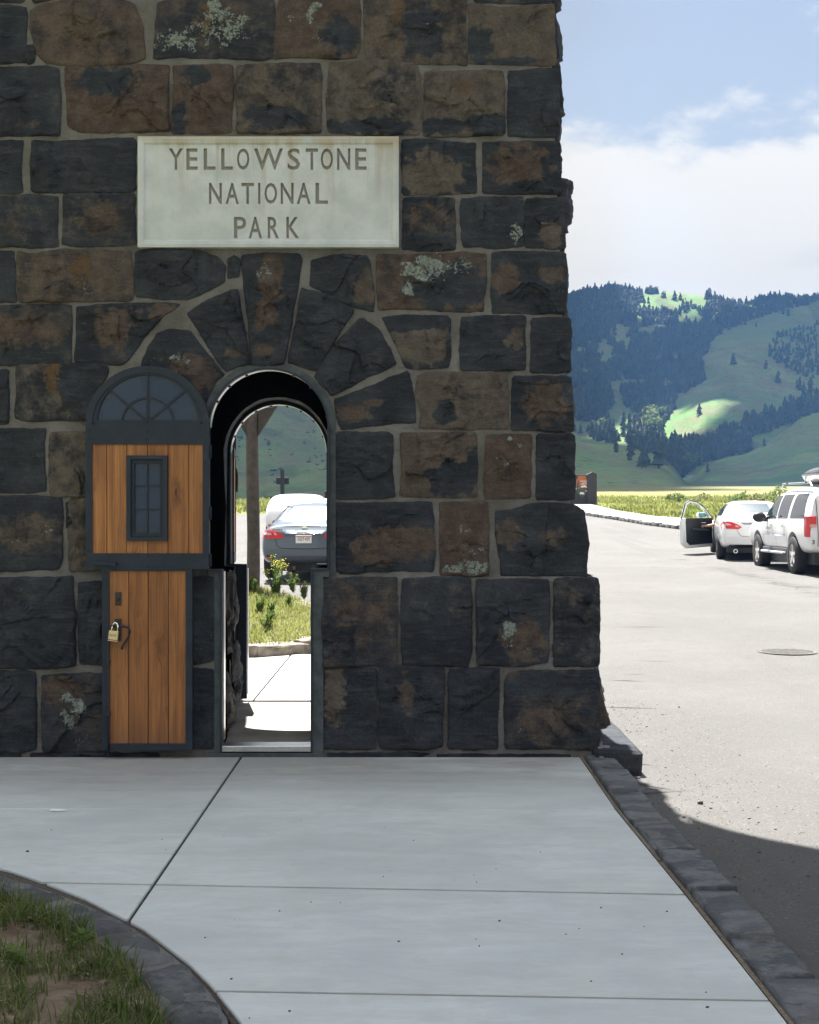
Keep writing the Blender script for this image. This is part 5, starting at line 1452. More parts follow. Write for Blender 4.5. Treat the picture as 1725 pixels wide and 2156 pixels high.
shrub_specs = [(1562, 86, .9, .9, 'leafy green shrub in the meadow above the open car door'), (1590, 84, .7, .8, 'smaller green shrub beside the one above the car door'), (1640, 88, 1.3, 1.3, 'largest bright green shrub in the meadow above the white sedan roof'),
    (1668, 87, 1.0, .9, 'green shrub just right of the largest meadow shrub'), (1425, 88, .8, .8, 'lone green shrub in the middle of the meadow'), (1480, 92, .8, .7, 'low shrub far back in the meadow, left of the car door'), (1700, 90, .8, .7, 'low green shrub next to the white utility vehicle windscreen')]
for i, s in enumerate(shrub_specs): shrub(*s[:4], s[4], 30 + i, MEADOW if i % 2 else DECID)

# ---------------------------------------------------------------- hills
CREST = [(-900, 880), (-200, 840), (100, 800), (300, 720), (480, 670), (560, 680), (620, 705), (700, 735), (800, 740), (950, 700), (1100, 655), (1199, 629), (1237, 614), (1285, 605), (1327, 611), (1352, 615), (1397, 615), (1439, 617), (1493, 625), (1519, 631), (1551, 637), (1589, 632), (1637, 626), (1685, 628), (1725, 628), (1900, 610), (2200, 640), (2700, 690)]
SPUR = [(1725, 640), (1701, 641), (1589, 671), (1535, 694), (1506, 710), (1490, 740), (1474, 760), (1470, 800), (1423, 844), (1410, 873), (1397, 897)]
NEARL = [(560, 1020), (700, 985), (900, 930), (1100, 912), (1205, 927), (1253, 934), (1327, 943), (1365, 953), (1395, 963), (1420, 985), (1440, 1010), (1480, 1040)]
NEARR = [(1370, 1040), (1410, 1023), (1461, 1004), (1487, 979), (1519, 966), (1573, 955), (1621, 930), (1685, 881), (1725, 868), (1900, 840), (2300, 850), (2700, 870)]
def d_main(px, py):
    c = lerp_tab(CREST, px); t = max(0, min(1.15, (1000 - py) / (1000 - c)))
    # folded slopes: the grassy spur swings forward, the wooded bowl falls back
    sp = sm(-.12, .25, (px - lerp_tab(sorted([(y, x) for x, y in SPUR]), py)) / 400) if py > 640 else 0
    n = noise.fractal(Vector((px * .006, py * .009, 3)), 1, 2, 4)
    return 820 + 780 * t ** .95 - 150 * sp * math.sin(math.pi * min(1, t)) + 55 * n * min(1, 4 * (1 - min(1, t)) + .25)
def d_nl(px, py):
    c = lerp_tab(NEARL, px); t = (1045 - py) / max(4, 1045 - c)
    return 385 + 230 * max(0, min(1.1, t)) ** .9 + 14 * noise.fractal(Vector((px * .012, py * .03, 9)), 1, 2, 4)
def d_nr(px, py):
    c = lerp_tab(NEARR, px); t = (1045 - py) / max(4, 1045 - c)
    return 390 + 330 * max(0, min(1.1, t)) ** .9 + 16 * noise.fractal(Vector((px * .01, py * .02, 12)), 1, 2, 4)
LEFTC = [(-900, 900), (-200, 850), (100, 800), (300, 710), (480, 665), (540, 690), (600, 720), (660, 745), (720, 770), (800, 830), (880, 930), (950, 1040)]
def d_lf(px, py):
    c = lerp_tab(LEFTC, px); t = (1125 - py) / max(4, 1125 - c)
    n = noise.fractal(Vector((px * .010 + py * .004, py * .006, 20)), 1, 2, 5)
    rid = abs(noise.noise(Vector((px * .016 + py * .009, py * .003, 33))))
    return 240 + 1500 * max(0, min(1.1, t)) + (26 * n - 60 * rid) * sm(0, .35, t)
def hill(name, crest, base_py, dfun, x0, x1, dx, rows, back):
    V, Fc = [], []; cols = int((x1 - x0) / dx) + 1
    for k in range(rows + 1):
        for i in range(cols):
            px = x0 + dx * i; c = lerp_tab(crest, px) + 1.6 * noise.noise(Vector((px * .07, 1, 2)))
            py = base_py + (c - base_py) * k / rows
            V.append(P(px, py, dfun(px, py)))
    for (dd, fz) in ((.35, .88), (1.0, .45), (1.6, -.05)):
        for i in range(cols):
            v = V[rows * cols + i]; V.append(Vector((v.x * (1 + dd * back / v.y), v.y + back * dd, v.z * fz)))
    R_ = rows + 3
    for k in range(R_):
        for i in range(cols - 1):
            a = k * cols + i; Fc.append((a, a + 1, a + cols + 1, a + cols))
    return tag(obj(name, V, Fc, HILL, None, True), kind='structure')
hill('hills', CREST, 1000, d_main, -450, 2650, 10, 46, 420)
hill('hills', NEARL, 1045, d_nl, 560, 1480, 10, 16, 160)
hill('hills', NEARR, 1045, d_nr, 1370, 2650, 12, 18, 200)
hill('hills', LEFTC, 1125, d_lf, -650, 950, 9, 46, 300)

# ---------------------------------------------------------------- conifers
def pine_mesh(name, seed, seg=7, tiers=5):
    rg = random.Random(seed); V, Fc, sh = [], [], []
    V += [(.03, 0, -.05), (-.02, .026, -.05), (-.02, -.026, -.05), (0, 0, .5)]; sh += [0] * 4; Fc += [(0, 1, 3), (1, 2, 3), (2, 0, 3)]
    for t in range(tiers):
        f = t / tiers; z0 = .10 + .86 * f; z1 = min(.99, z0 + .36 * (1 - f * .4)); r0 = (.235 - .165 * f) * rg.uniform(.8, 1.2)
        b0 = len(V); sx, sy = rg.uniform(-.03, .03), rg.uniform(-.03, .03)
        for k in range(seg):
            a = 2 * math.pi * (k + rg.uniform(-.3, .3)) / seg; rr = r0 * rg.uniform(.6, 1.25)
            V.append((rr * math.cos(a), rr * math.sin(a), z0 + rg.uniform(-.05, .04))); sh.append(rg.uniform(.1, .9))
        V.append((sx * (1 - f), sy * (1 - f), z1)); sh.append(rg.random())
        for k in range(seg): Fc.append((b0 + k, b0 + (k + 1) % seg, b0 + seg))
    return V, Fc, sh
variants = [pine_mesh('pine', s) for s in range(6)]
pmeshes = []
for V, Fc, sh in variants:
    me = bpy.data.meshes.new('pine_tree'); me.from_pydata(V, [], Fc); me.materials.append(PINE)
    at = me.attributes.new('shade', 'FLOAT', 'POINT'); at.data.foreach_set('value', sh); pmeshes.append(me)
def deciduous_mesh(seed):
    rg = random.Random(seed); V, Fc, sh = [], [], []
    V += [(.03, 0, -.05), (-.02, .026, -.05), (-.02, -.026, -.05), (0, 0, .5)]; sh += [0] * 4; Fc += [(0, 1, 3), (1, 2, 3), (2, 0, 3)]
    for i in range(150):
        u = Vector((rg.gauss(0, 1), rg.gauss(0, 1), rg.gauss(0, 1))).normalized() * rg.random() ** .4
        p = Vector((u.x * .36, u.y * .36, .58 + u.z * .40)); s = rg.uniform(.05, .11)
        d1 = Vector((rg.gauss(0, 1), rg.gauss(0, 1), rg.gauss(0, 1))).normalized() * s; d2 = d1.orthogonal().normalized() * s
        b0 = len(V); V += [p - d1, p + d2, p + d1, p - d2]; sh += [rg.random()] * 4; Fc.append((b0, b0 + 1, b0 + 2, b0 + 3))
    me = bpy.data.meshes.new('leafy_tree'); me.from_pydata([tuple(v) for v in V], [], Fc); me.materials.append(DECID)
    at = me.attributes.new('shade', 'FLOAT', 'POINT'); at.data.foreach_set('value', sh); return me
dmeshes = [deciduous_mesh(s) for s in (1, 2, 3)]
def Z(q): return [(1173 + .32 * x, 565.8 + .32 * y) for x, y in q]
F_MAIN = Z([(-420,330),(-300,240),(-150,210),(20,190),(200,150),(350,120),(550,155),(575,215),(520,265),(650,270),(780,285),(830,235),(960,262),(1000,230),(1060,195),(1180,228),(1400,200),(1725,195),(1725,215),(1650,238),(1480,280),(1300,332),(1130,402),(1040,452),(985,560),(940,585),(960,640),(975,740),(870,800),(780,870),(760,930),(745,975),(705,1040),(640,1075),(560,1080),(500,1040),(520,960),(440,900),(420,800),(560,770),(600,730),(400,735),(300,765),(90,800),(20,800),(-120,760),(-260,690),(-300,560),(-380,470)])
CLEAR = [(Z([(425, 440)])[0], 20, 24), (Z([(315, 555)])[0], 17, 22), (Z([(350, 590)])[0], 12, 8), (Z([(600, 412)])[0], 26, 9), (Z([(880, 330)])[0], 26, 17), (Z([(790, 605)])[0], 14, 11), (Z([(155, 550)])[0], 9, 9), (Z([(210, 505)])[0], 8, 5), (Z([(720, 770)])[0], 14, 10), (Z([(180, 680)])[0], 8, 8), (Z([(690, 385)])[0], 12, 6)]
F_LOW = Z([(110,830),(200,800),(330,775),(380,850),(360,920),(300,960),(330,1010),(180,1010),(110,1000)])
F_GUL = [Z([(200,1075),(260,1020),(340,1040),(400,1100),(415,1150),(320,1150),(220,1125)]), Z([(430,1100),(520,1080),(600,1090),(690,1080),(720,1150),(850,1150),(1000,1140),(1080,1090),(1180,1060),(1230,1010),(1330,1000),(1440,960),(1500,940),(1560,880),(1640,860),(1725,840),(1725,940),(1600,990),(1450,1050),(1290,1105),(1165,1130),(1290,1185),(1220,1220),(1090,1245),(990,1270),(880,1330),(800,1420),(700,1425),(705,1310),(640,1230),(560,1200),(450,1160)])]
F_RIGHT = Z([(1380,540),(1450,420),(1600,400),(1725,360),(1725,730),(1600,700),(1500,650),(1420,610)])
def grounded(px, py, near_ok=True):
    if near_ok:
        if px > 1375 and py > lerp_tab(NEARR, px): return d_nr(px, py)
        if px < 1470 and py > lerp_tab(NEARL, px): return d_nl(px, py)
    return d_main(px, py)
rg = random.Random(77); cand = []
def add(px, py, h, zone, near=False, label=None):
    d = grounded(px, py, near); p = P(px, py, d)
    cand.append((h * F_PX / d, p, h, zone, label))
def fill(poly, step_x, step_y, dens, h0, h1, zone, near=False, clear=()):
    x0 = min(p[0] for p in poly); x1 = max(p[0] for p in poly); y0 = min(p[1] for p in poly); y1 = max(p[1] for p in poly)
    y = y0
    while y < y1:
        x = x0
        while x < x1:
            px, py = x + rg.uniform(-.6, .6) * step_x, y + rg.uniform(-.6, .6) * step_y
            x += step_x
            if not inside((px, py), poly): continue
            n_ = .25 * noise.noise(Vector((px * .09, py * .09, 4))); n3 = noise.noise(Vector((px * .045, py * .075, 14))) + .5 * noise.noise(Vector((px * .13, py * .2, 3)))
            if zone == 'slope' and n3 > .52: continue
            if any(((px - c[0]) / rx) ** 2 + ((py - c[1]) / ry) ** 2 < 1 + n_ * 2 + n3 * 1.3 for c, rx, ry in clear): continue
            if rg.random() > dens + n_: continue
            if px < 1000: continue
            add(px, py, rg.uniform(h0, h1), zone, near)
        y += step_y
fill(F_MAIN, 3.9, 3.7, .84, 5, 9.5, 'slope', False, CLEAR)
fill(F_LOW, 4.2, 4.2, .85, 6, 11, 'slope')
fill(F_GUL[0], 4.8, 4.4, .8, 6, 11, 'gully'); fill(F_GUL[1], 4.4, 4.2, .66, 5, 10.5, 'gully')
fill(F_RIGHT, 5, 5, .46, 4, 7.5, 'right')
# singles one can pick out
SINGLE_LABELS = {(937, 960): 'lone dark conifer standing in the bright sunlit patch of the hillside', (775, 205): 'larger of two conifers on the bright grass of the hilltop', (812, 206): 'smaller of two conifers on the bright grass of the hilltop, right one',
    (480, 155): 'pointed conifer on the skyline just left of the bright hilltop', (1160, 630): 'lone conifer high up in the middle of the open grassy spur', (1375, 660): 'small lone conifer on the spur, left of the scattered right-hand trees', (1455, 755): 'conifer on the spur below the scattered trees at far right',
    (765, 925): 'conifer at the forest edge, just above left of the sunlit hillside patch', (1522, 312): 'right one of two small conifers near the top of the spur', (1490, 300): 'left one of two small conifers near the top of the spur', (300, 570): 'small conifer inside the largest grassy clearing of the slope forest', (340, 980): 'tiny conifer on the grass tongue below the slope forest', (1130, 400): 'tiny conifer at the forest edge high on the spur'}
NEAR_LABELS = {(390, 1210): 'bushy dark conifer highest on the low left hill, nearest the wall', (487, 1235): 'pointed dark conifer on the low left hill, right of the bushy one', (670, 1310): 'tallest dark conifer on the low left hill, near the gully wood', (560, 1310): 'left one of two round dark trees low on the left hill',
    (590, 1300): 'right one of two round dark trees low on the left hill', (1365, 1168): 'small round dark tree on the ridge of the low right hill', (992, 1340): 'lone small dark tree on the slope of the low right hill', (480, 1260): 'small dark tree directly below the pointed conifer on the left hill'}
for zx, zy, h in ((480, 155, 16), (508, 160, 9), (775, 205, 17), (812, 206, 14), (700, 190, 12), (712, 190, 12), (690, 188, 9), (602, 225, 12), (830, 245, 13), (850, 250, 11), (882, 250, 13), (845, 205, 5), (1490, 300, 10), (1522, 312, 13), (1160, 630, 15), (1375, 660, 12), (937, 960, 13), (765, 925, 18), (1455, 755, 16), (1600, 800, 17), (1670, 810, 18), (1580, 790, 12), (1625, 835, 16), (1310, 385, 9), (1240, 370, 9), (1215, 372, 8), (438, 1060, 20), (476, 1055, 18), (545, 1085, 18), (556, 960, 20), (155, 1085, 12), (120, 1075, 10), (300, 570, 9), (1230, 1060, 15), (1300, 1020, 15), (1370, 1000, 18), (1540, 950, 20), (1500, 930, 15), (1255, 1195, 15), (1190, 1200, 14), (1130, 400, 7), (340, 980, 7)):
    px, py = Z([(zx, zy)])[0]; add(px, py, h * .72, 'single', False, SINGLE_LABELS.get((zx, zy)))
for zx, zy, h in ((390, 1210, 7), (487, 1235, 10), (670, 1310, 14), (560, 1310, 9), (590, 1300, 9), (1365, 1168, 5), (992, 1340, 5), (480, 1260, 6)):
    px, py = Z([(zx, zy)])[0]; add(px, py, h, 'near', True, NEAR_LABELS.get((zx, zy)))
for i in range(26):                                  # crest clumps
    px, py = Z([(530 + rg.random() * 135, 158 + rg.uniform(-4, 6))])[0]; add(px, py, rg.uniform(6, 10), 'crest')
for i in range(12):
    px, py = Z([(980 + rg.random() * 70, 190 + rg.uniform(-2, 12))])[0]; add(px, py, rg.uniform(8, 12), 'crest')
for i in range(120):
    px = 1200 + rg.random() * 145 if i < 50 else 1590 + rg.random() * 135
    add(px, lerp_tab(CREST, px) + rg.uniform(0, 5), rg.uniform(4.5, 10), 'crest')
cand.sort(key=lambda c: -c[0])
LAB = {'slope': ('dark conifer in the forest covering the high slope', 'conifers of the slope forest'), 'gully': ('dark conifer in the wooded gully at the foot of the hills', 'conifers of the gully wood'),
       'right': ('scattered conifer on the slope at the far right', 'conifers on the far right slope'), 'single': ('dark conifer standing alone or in a small group on open hill grass', 'lone conifers on open grass'),
       'near': ('dark bushy conifer on the low rounded hill in front', 'conifers on the low front hills'), 'crest': ('small conifer on the skyline of the hill', 'conifers along the crest')}
singles = [c for c in cand if c[3] in ('single', 'near')]
rest = [c for c in cand if c[3] not in ('single', 'near')]
indiv = singles + rest[:300 - len(singles)]; mass = rest[300 - len(singles):]
for i, (_, p, h, zone, lab_) in enumerate(indiv):
    o = bpy.data.objects.new('pine_tree', pmeshes[i % 6]); o.location = (p.x, p.y, p.z - .3)
    w = h * rg.uniform(.9, 1.25); o.scale = (w, w, h); o.rotation_euler = (0, 0, rg.uniform(0, 6.28)); COL.objects.link(o)
    tag(o, lab_ or LAB[zone][0], 'tree', LAB[zone][1])
V, Fc, sh = [], [], []
for i, (_, p, h, zone, lab_) in enumerate(mass):
    v0, f0, s0 = variants[i % 6]; a = rg.uniform(0, 6.28); ca, sa = math.cos(a), math.sin(a); w = h * rg.uniform(.9, 1.7); h *= rg.uniform(.65, 1.15); b0 = len(V)
    tint = rg.uniform(-.45, .6)
    V += [(p.x + (x * ca - y * sa) * w, p.y + (x * sa + y * ca) * w, p.z - .3 + z * h) for x, y, z in v0]
    Fc += [tuple(q + b0 for q in f) for f in f0]; sh += [max(0, min(1, s + tint)) for s in s0]
o = obj('forest', V, Fc, PINE); at = o.data.attributes.new('shade', 'FLOAT', 'POINT'); at.data.foreach_set('value', sh); tag(o, kind='stuff')
for i, (zx, zy, h) in enumerate(((600, 1000, 13), (625, 1040, 15), (640, 990, 12), (590, 1060, 12), (660, 1060, 11), (610, 1075, 10), (690, 985, 10), (575, 1045, 10), (870, 1330, 11), (930, 1290, 9), (800, 1380, 9), (240, 1080, 10), (300, 1060, 10))):
    px, py = Z([(zx, zy)])[0]; d = grounded(px, py, False); p = P(px, py, d)
    o = bpy.data.objects.new('leafy_tree', dmeshes[i % 3]); o.location = (p.x, p.y, p.z - .3); o.scale = (h, h, h); COL.objects.link(o)
    tag(o, 'pale green leafy tree among the dark conifers at the hill foot', 'tree', 'leafy trees at the hill foot')
# dark brush on the left hillside seen through the doorway
V, Fc, sh = [], [], []
for i in range(520):
    px, py = rg.uniform(490, 700), rg.uniform(760, 1075)
    if noise.noise(Vector((px * .03 + py * .012, py * .02, 8))) + rg.uniform(-.3, .3) < .18: continue
    d = d_lf(px, py); p = P(px, py, d); r0 = rg.uniform(.4, 1.5)
    for k in range(16):
        u = Vector((rg.gauss(0, .5), rg.gauss(0, .5), abs(rg.gauss(0, .4)))) * r0; s = r0 * .35
        d1 = Vector((rg.gauss(0, 1), rg.gauss(0, 1), rg.gauss(0, 1))).normalized() * s; d2 = d1.orthogonal().normalized() * s
        b0 = len(V); q = p + u; V += [q - d1, q + d2, q + d1, q - d2]; sh += [rg.random()] * 4; Fc.append((b0, b0 + 1, b0 + 2, b0 + 3))
o = obj('hillside_brush', V, Fc, PINE); at = o.data.attributes.new('shade', 'FLOAT', 'POINT'); at.data.foreach_set('value', sh); tag(o, kind='stuff')

# ---------------------------------------------------------------- cumulus overhead: it shades the hills, with gaps where the sun gets through
CLOUD_MAT, cnb, cb_ = new_mat('cloud_white', (.9, .9, .9), 1, 0, 0)
trn = cnb.n('ShaderNodeBsdfTranslucent', {'Color': (.85, .88, .92)})
mxc = cnb.n('ShaderNodeMixShader', {0: .5, 1: cb_.outputs[0], 2: trn.outputs[0]})
cnb.nt.links.new(mxc.outputs[0], [n for n in cnb.nt.nodes if n.type == 'OUTPUT_MATERIAL'][0].inputs[0])
ZC = 1500.0
gaps = []
rgg = random.Random(31)
EXTRA = [(1395 + rgg.gauss(0, 40), 893 + rgg.gauss(0, 12), rgg.uniform(6, 13), rgg.uniform(6, 13)) for _ in range(4)] + [(1600 + rgg.gauss(0, 70), 780 + rgg.gauss(0, 60), rgg.uniform(6, 12), rgg.uniform(8, 16)) for _ in range(0)]
for (px, py, rx, ry) in ((1400, 908, 36, 34), (1440, 906, 30, 24), (1385, 893, 18, 24), (1450, 621, 60, 40), (1490, 626, 50, 40), (1400, 640, 30, 50), (1322, 905, 22, 24), *EXTRA):
    d = d_main(px, py); p = P(px, py, d); k = (ZC - p.z) / SUN_DIR.z; c = p + SUN_DIR * k; gaps.append((c.x, c.y, rx, ry))
cl = bmesh.new(); rg = random.Random(5); nb_ = 0
def shade_from(x, y):
    lim = 335 if x > -6 + .0 * y else 118
    if x / max(y, 1) < -.03: lim = 150
    elif x / max(y, 1) < .07: lim = 330
    else: lim = 335
    return lim
yy = 60
while yy < 2050:
    xx = -620
    while xx < 980:
        gx, gy = xx + rg.uniform(-16, 16), yy + rg.uniform(-16, 16)
        k = ZC / SUN_DIR.z; c = Vector((gx, gy, 0)) + SUN_DIR * k
        r_ = rg.uniform(62, 84)
        lim = shade_from(gx, gy)
        ok = gy - r_ * .62 > lim
        if ok and not any(((c.x - a) / (rx + r_ * .8)) ** 2 + ((c.y - b_) / (ry + r_ * .8)) ** 2 < 1 for a, b_, rx, ry in gaps):
            bm_blob(cl, (c.x, c.y, ZC + rg.uniform(-8, 8)), (r_, r_, rg.uniform(20, 36)), nb_, .22, 2); nb_ += 1
        xx += 74
    yy += 74
# smaller scraps fill up to the edges of the gaps
yy = 100
while yy < 2000:
    xx = -420
    while xx < 960:
        gx, gy = xx, yy; k = ZC / SUN_DIR.z; c = Vector((gx, gy, 0)) + SUN_DIR * k; r_ = rg.uniform(24, 32)
        near = any(((c.x - a) / (rx + 110)) ** 2 + ((c.y - b_) / (ry + 110)) ** 2 < 1 for a, b_, rx, ry in gaps)
        lim = shade_from(gx, gy); edge = lim + r_ * .4 < gy < lim + 90
        if (near or edge) and gy - r_ * .5 > lim and not any(((c.x - a) / (rx + r_ * .7)) ** 2 + ((c.y - b_) / (ry + r_ * .7)) ** 2 < 1 for a, b_, rx, ry in gaps):
            bm_blob(cl, (c.x, c.y, ZC + rg.uniform(-5, 5)), (r_, r_, 14), nb_, .25, 1); nb_ += 1
        xx += 30
    yy += 30
tag(bmobj('cloud', cl, CLOUD_MAT, None, True, False), kind='structure')

# ---------------------------------------------------------------- air: blue haze over the distance
hz = bmesh.new(); bm_box(hz, (-1900, -140, -20), (1900, 2350, 395))
hzm = bpy.data.materials.new('haze'); hzm.use_nodes = True
hnt = hzm.node_tree
for n_ in list(hnt.nodes): hnt.nodes.remove(n_)
hv = hnt.nodes.new('ShaderNodeVolumePrincipled'); ho = hnt.nodes.new('ShaderNodeOutputMaterial')
hv.inputs['Color'].default_value = (.20, .46, 1.0, 1); hv.inputs['Density'].default_value = HAZE if 'HAZE' in globals() else .00020; hv.inputs['Anisotropy'].default_value = .2
hnt.links.new(hv.outputs[0], ho.inputs['Volume'])
hob = bmobj('haze', hz, hzm, None); tag(hob, kind='stuff')

# ---------------------------------------------------------------- timber post, signs
d = 21.5; pb_ = P(532.5, 1262, d); gz = p_road(d) + .2
post = empty('log_post', (pb_.x, d, gz)); tag(post, 'thick weathered log post with angled braces standing in the island weeds', 'post')
rp = 13.2 * d / F_PX
bm = bmesh.new()
pts = [(0.012 * math.sin(k), 0, -.2 + k * .55) for k in range(10)]
bm_tube(bm, pts, [rp * (1.06 - .016 * k + .015 * math.sin(k * 2.2)) for k in range(10)], 18)
bmobj('log', bm, POST_WOOD, post, True)
for k, s in ((1, 1), (2, -1)):
    z0 = P(0, 918, d).z - gz; z1 = P(0, 850, d).z - gz
    x0 = s * rp * .92; x1 = s * (rp + .29); t = .055
    bm = bmesh.new(); bm_prism(bm, [Vector((x0, -t, z0)), Vector((x1 + s * .10, -t, z1 + .12)), Vector((x0, -t, z1 + .12))], (0, 2 * t, 0)); bmobj('brace', bm, BROWN_SIGN, post)
box('crossbeam', (-1.5, -.09, P(0, 850, d).z - gz + .12), (1.9, .09, P(0, 850, d).z - gz + .36), BROWN_SIGN, post, .01)

d = 66.0; sp = P(594.5, 1060, d); gz = ground_z(sp.x, d) if False else p_road(d) + .1
s1 = empty('road_sign', (sp.x, d, gz)); tag(s1, 'back of a small dark wooden sign on a pointed post, above the parked cars', 'sign')
u = d / F_PX
def sz(py): return EYE - (py - CY) * u - gz
w = 4.1 * u
bm = bmesh.new(); bm_prism(bm, [Vector((-w, 0, -.3)), Vector((w, 0, -.3)), Vector((w, 0, sz(991))), Vector((0, 0, sz(987.5))), Vector((-w, 0, sz(991)))], (0, .16, 0)); bmobj('post', bm, SIGN_BACK, s1)
box('board', (-13.5 * u, .165, sz(1019.5)), (13.5 * u, .22, sz(1005.5)), SIGN_BACK, s1, .01)
for (px, y0, w_, lab) in ((661, 1038, 3.2, 'stubby pointed dark post right of the car roofs, beyond the doorway'),):
    pp = P(px, 0, 64); q = empty('marker_post', (pp.x, 64, p_road(64))); tag(q, lab, 'post')
    u2 = 64 / F_PX; zt_ = EYE - (y0 - CY) * u2 - p_road(64)
    bm = bmesh.new(); bm_prism(bm, [Vector((-w_ * u2, 0, 0)), Vector((w_ * u2, 0, 0)), Vector((w_ * u2, 0, zt_ - .08)), Vector((0, 0, zt_)), Vector((-w_ * u2, 0, zt_ - .08))], (0, .14, 0)); bmobj('post', bm, SIGN_BACK, q)
pp = P(690, 0, 62); q = empty('road_sign', (pp.x, 62, p_road(62))); tag(q, 'edge of a dark sign board half hidden by the right side of the doorway', 'sign')
u2 = 62 / F_PX
box('board', (-6 * u2, 0, EYE - (1050 - CY) * u2 - p_road(62)), (12 * u2, .06, EYE - (1034 - CY) * u2 - p_road(62)), SIGN_BACK, q, .01)
box('post', (2 * u2, .062, 0), (8 * u2, .18, EYE - (1030 - CY) * u2 - p_road(62)), SIGN_BACK, q, .01)

# entrance sign with the arrowhead emblem
d = 81.8; u = d / F_PX; gz = p_road(d)
es = empty('entrance_sign', (P(1222, 0, d).x, d, gz)); tag(es, 'brown roadside sign board with orange arrowhead emblem beside the meadow', 'sign')
ox_ = P(1222, 0, d).x
def E(px, py, y=0.0): return Vector(((px - 1222) * u, y, EYE - (py - CY) * u - gz))
zb = 1062.5
prism('board', [E(1188, 1000), E(1242, 1000), E(1242, zb), E(1188, zb)], (0, .25, 0), BROWN_SIGN, es, .01)
prism('post', [E(1236, zb + 2, -.16), E(1256.5, zb + 2, -.16), E(1256.5, 998, -.16), E(1247, 993.5, -.16), E(1236, 999, -.16)], (0, .6, 0), BROWN_SIGN, es, .01)
prism('post', [E(1168, zb + 2, -.16), E(1188.5, zb + 2, -.16), E(1188.5, 998, -.16), E(1178, 993.5, -.16), E(1168, 999, -.16)], (0, .6, 0), BROWN_SIGN, es, .01)
prism('base_trim', [E(1188, zb - 1, -.05), E(1236, zb - 1, -.05), E(1236, zb + 2, -.05), E(1188, zb + 2, -.05)], (0, .3, 0), BLACK, es)
def A(X, Y): return (1740 + X * 110 / 1694) / 1.44928, (1420 + Y * 140 / 2156) / 1.44928   # close-up of the emblem
def emb(name, pts, dy, mat):
    return prism(name, [E(*A(x, y), -dy) for x, y in pts], (0, .02, 0), mat, es)
emb('emblem_rim', [(320,540),(440,480),(740,490),(775,540),(750,600),(800,635),(950,640),(960,760),(900,1030),(800,1260),(640,1490),(580,1520),(500,1490),(250,1190),(225,1050),(230,660),(330,640),(345,590)], .022, EMB_BROWN)
emb('emblem_field', [(335,555),(450,497),(735,505),(765,545),(738,605),(800,648),(938,655),(945,760),(885,1030),(440,1040),(240,1090),(245,668),(345,650),(360,590)], .034, EMB_ORANGE)
emb('emblem_range', [(400,1130),(500,1045),(880,1045),(830,1190),(700,1215),(420,1180)], .044, EMB_BROWN)
emb('emblem_grass', [(330,1180),(430,1180),(700,1205),(800,1200),(790,1260),(640,1470),(580,1500),(510,1475),(290,1200)], .050, EMB_GREEN)
emb('emblem_tree', [(370,680),(400,760),(385,770),(430,900),(410,910),(470,1050),(440,1180),(330,1180),(300,1050),(330,930),(315,920),(350,790),(335,780)], .056, EMB_GREEN)
emb('emblem_mountain', [(500,1010),(560,970),(610,960),(680,930),(740,970),(870,1055),(800,1068),(720,1030),(700,1045),(655,1000),(620,1045),(580,1035),(520,1048)], .058, WHITE)
emb('emblem_lake', [(680,1210),(740,1185),(800,1185),(785,1225)], .060, WHITE)
emb('emblem_cloud', [(250,1090),(320,1085),(318,1120),(255,1122)], .060, WHITE); emb('emblem_cloud', [(400,1045),(430,1050),(420,1080),(396,1078)], .060, WHITE)
emb('emblem_bison', [(450,1290),(500,1262),(550,1255),(620,1275),(655,1290),(660,1340),(650,1385),(635,1385),(630,1350),(590,1350),(570,1395),(555,1350),(520,1340),(500,1370),(480,1368),(480,1345),(452,1340)], .062, WHITE)
for txt, x0, x1, y0, y1 in (('NATIONAL', 478, 890, 705, 772), ('PARK', 580, 795, 782, 842), ('SERVICE', 520, 855, 855, 922)):
    a_ = E(*A(x0, y1)); b_ = E(*A(x1, y0))
    me = glyph(txt, a_.x, a_.z, b_.x, b_.z, -.052, .02, 'emblem_word'); me.materials.append(WHITE); link(bpy.data.objects.new('emblem_word', me), es)

